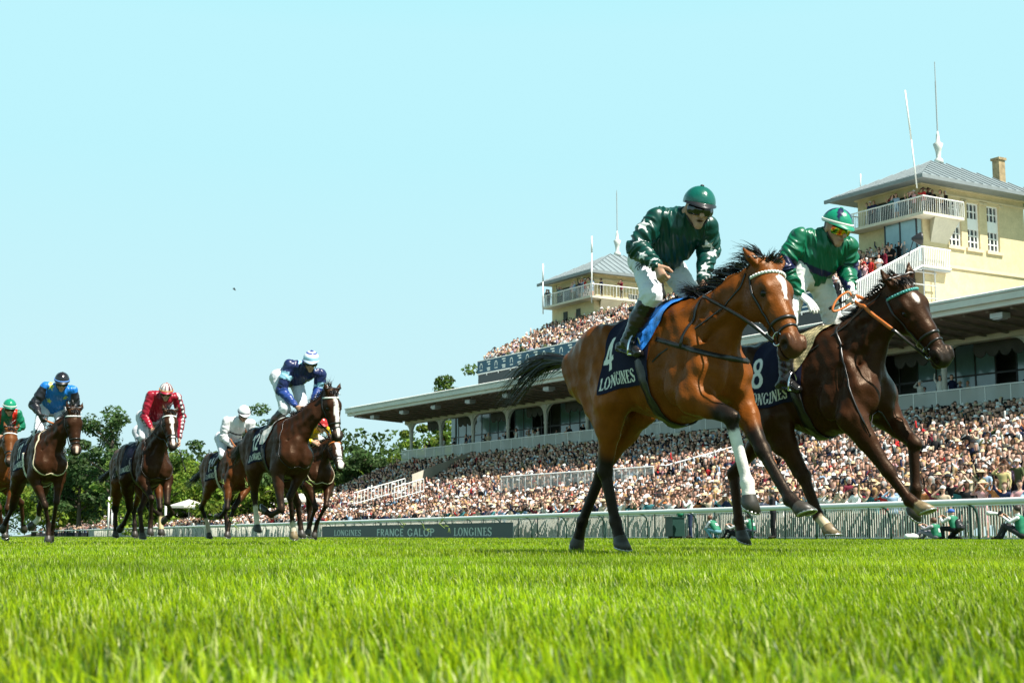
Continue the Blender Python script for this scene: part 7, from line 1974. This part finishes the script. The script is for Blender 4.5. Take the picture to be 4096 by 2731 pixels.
# green camera box by the rail, a dark green frame by the video camera, a small white bag on the turf
b = place(2700, 1.2); bx_ = thing('equipment_box', 'dark green wheeled equipment box with a lighter green cup on its edge', 'box', b, LEFT)
MB().box((-.30, -.28, .10), (.30, .28, .84)).box((-.33, -.31, .84), (.33, .31, .90)).build('body', M['dark_green'], bx_, world=False)
MB().lathe([(.10, .901), (.14, 1.02), (.13, 1.03)], (-.26, -.1, 0), 12).build('cup', M['vest'], bx_, True, world=False)
for sx in (-.2, .2):
    m = MB(); m.tube([(sx, -.2, .06), (sx, .2, .06)], .06, 10); m.build('wheel', M['dark_metal'], bx_, world=False)
b = place(3300, 3.0); fr_ = MB()
for z in (.9, 1.45): fr_.tube([fence(ray_fence(3250, 3.0), 3.0, z), fence(ray_fence(3385, 3.0), 3.0, z)], .03, 6)
for uu in (3250, 3318, 3385): fr_.tube([fence(ray_fence(uu, 3.0), 3.0, 0), fence(ray_fence(uu, 3.0), 3.0, 1.48)], .03, 6)
tag(fr_.build('guard_rail', M['dark_green'], None, True), 'dark green tubular guard rail round the video camera stand', 'rail')
Wf = Field((-.3, -.2, -.02), (.3, .2, .3), .015); Wf.ecap((-.14, 0, .10), (.14, 0, .09), (.11, .085), (.10, .075), k=.02); Wf.ecap((.02, 0, .17), (.10, 0, .16), .03, .03, k=.02); Vw, Qw = Wf.mesh(1)
b = place(3645, .75); wb = link('bag', mesh_from('bag', Vw, Qw, True), M['white']); wb.location = tuple(b); tag(wb, 'small white bag lying on the turf below the rail', 'bag')
# bird high over the course
bp = at(937, 1158, 130); mb = MB()
mb.tube([bp + np.array([-.16, 0, .10]), bp + np.array([-.05, 0, .03]), bp + np.array([.08, 0, -.04]), bp + np.array([.17, 0, -.10])], [.02, .05, .05, .012], 6)
for s in (-1, 1): mb.add([bp + np.array([-.04, 0, .04]), bp + np.array([.06, 0, -.02]), bp + np.array([.10, s * .30, .10]), bp + np.array([-.02, s * .34, .13])], [(0, 1, 2, 3)])
tag(mb.build('bird', M['dark_metal']), 'small dark bird flying alone in the open sky', 'bird')
# clods and blades of turf thrown up by the hooves
r = np.random.default_rng(77); M['clod'] = mat('turf_clod', (.16, .22, .05), .9, noise=.3, nscale=60)
CL = [(1690, 2098), (1712, 2118), (1760, 2090), (1780, 2104), (1795, 2112), (1620, 2100), (1150, 1795), (895, 1935), (985, 1940), (1225, 1925), (920, 2075), (938, 2098)]
for k, (u, v) in enumerate(CL):
    p = at(u, v, 17 + r.uniform(-1, 4)); mb = MB(); d_ = unit(r.normal(size=3))
    for q in range(4): a_ = p + r.normal(size=3) * .012; mb.tube([a_, a_ + unit(d_ + r.normal(size=3) * .5) * r.uniform(.03, .09)], [.006, .003], 4)
    tag(mb.build('turf_clod', M['clod']), 'torn tuft of turf flying through the air behind the leading horses', 'turf clod', 'tufts of turf thrown up by the hooves')
# ------------------------------------------------------------------ the turf
M['grass'] = mat('grass_blades', attr=True, rough=0.36, spec=0.14, transl=0.4)
def blades(n, y0, y1, width, length, seed, nseg=3, marg=1.25):
    r = np.random.default_rng(seed)
    y = np.sqrt(r.uniform(y0 ** 2, y1 ** 2, n)); x = r.uniform(-1, 1, n) * (.37 * marg * y + .6)
    # tufts: pull towards cluster points
    k = n // 9; cx = x[:k]; cy = y[:k]; idx = r.integers(0, k, n); pull = r.uniform(0, 1, n) < .55
    sp = .012 * np.maximum(1, y / 3); x = np.where(pull, cx[idx] + r.normal(size=n) * sp, x); y = np.where(pull, cy[idx] + r.normal(size=n) * sp, y)
    patchy = .5 + .5 * np.sin(x * 1.7 + 1.3 * np.sin(y * .9)) * np.cos(y * 1.15 + .7 * x)
    L = length * r.uniform(.55, 1.15, n) * (.8 + .4 * patchy); w = width * r.uniform(.6, 1.3, n)
    az = r.uniform(0, 2 * math.pi, n) ; az = np.where(r.random(n) < .45, 2.6 + r.normal(size=n) * .6, az); lean = np.abs(r.normal(size=n)) * .45 + .12
    fx, fy = np.cos(az), np.sin(az); sa = az + math.pi / 2 + r.normal(size=n) * .5; sx, sy = np.cos(sa), np.sin(sa)
    V = np.zeros((n, nseg + 1, 2, 3)); px, py, pz = x.copy(), y.copy(), np.zeros(n) - .002
    for i in range(nseg + 1):
        q = i / nseg; ww = w * (1 - q ** 1.6 * .92) / 2
        V[:, i, 0] = np.stack([px - sx * ww, py - sy * ww, pz], 1); V[:, i, 1] = np.stack([px + sx * ww, py + sy * ww, pz], 1)
        a = lean * (.5 + 1.5 * q); dl = L / nseg; px = px + fx * np.sin(a) * dl; py = py + fy * np.sin(a) * dl; pz = pz + np.cos(a) * dl
    b = np.arange(n)[:, None] * (nseg + 1) * 2
    F = np.concatenate([b + np.array([[i * 2, i * 2 + 1, i * 2 + 3, i * 2 + 2]]) for i in range(nseg)], 0)
    g = np.array([.205, .385, .003]); yv = np.array([.42, .54, .006]); st = np.array([.75, .80, .30]); dk = np.array([.06, .14, .010])  # st: pale blades that paint in the overexposed highlights
    t = r.random(n); big = .5 + .5 * np.sin(x * .9 + 2 + np.sin(y * .5)) * np.sin(y * .7 + 1)
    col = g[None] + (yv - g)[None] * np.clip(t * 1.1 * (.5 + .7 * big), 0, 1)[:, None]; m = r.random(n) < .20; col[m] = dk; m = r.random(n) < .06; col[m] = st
    worn = .5 + .5 * np.sin(x * 2.3 + 1.7 * np.sin(y * 1.4 + 1)) * np.sin(y * 1.9 + x * .8 + .5 * np.sin(x * 5)); col = col * (.62 + .55 * worn)[:, None] * r.uniform(.8, 1.2, n)[:, None]
    C = np.repeat(col[:, None], (nseg + 1) * 2, 1).reshape(n, nseg + 1, 2, 3); C = C * (.50 + .60 * np.linspace(0, 1, nseg + 1))[None, :, None, None]  # darker roots; tip sparkle brightened into the blade colour
    return V.reshape(-1, 3), F, C.reshape(-1, 3)
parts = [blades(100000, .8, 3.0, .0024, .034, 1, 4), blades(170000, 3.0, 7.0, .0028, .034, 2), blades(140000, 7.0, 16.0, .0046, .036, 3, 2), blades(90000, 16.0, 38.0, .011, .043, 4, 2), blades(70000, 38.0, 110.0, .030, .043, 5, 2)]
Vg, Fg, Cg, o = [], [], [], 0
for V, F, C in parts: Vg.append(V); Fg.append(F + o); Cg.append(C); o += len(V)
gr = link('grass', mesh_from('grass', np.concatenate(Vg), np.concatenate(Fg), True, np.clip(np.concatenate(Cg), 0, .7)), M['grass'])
tag(gr, 'short bright green racecourse turf with sunlit sparkle painted into pale blades', 'grass', kind='stuff')
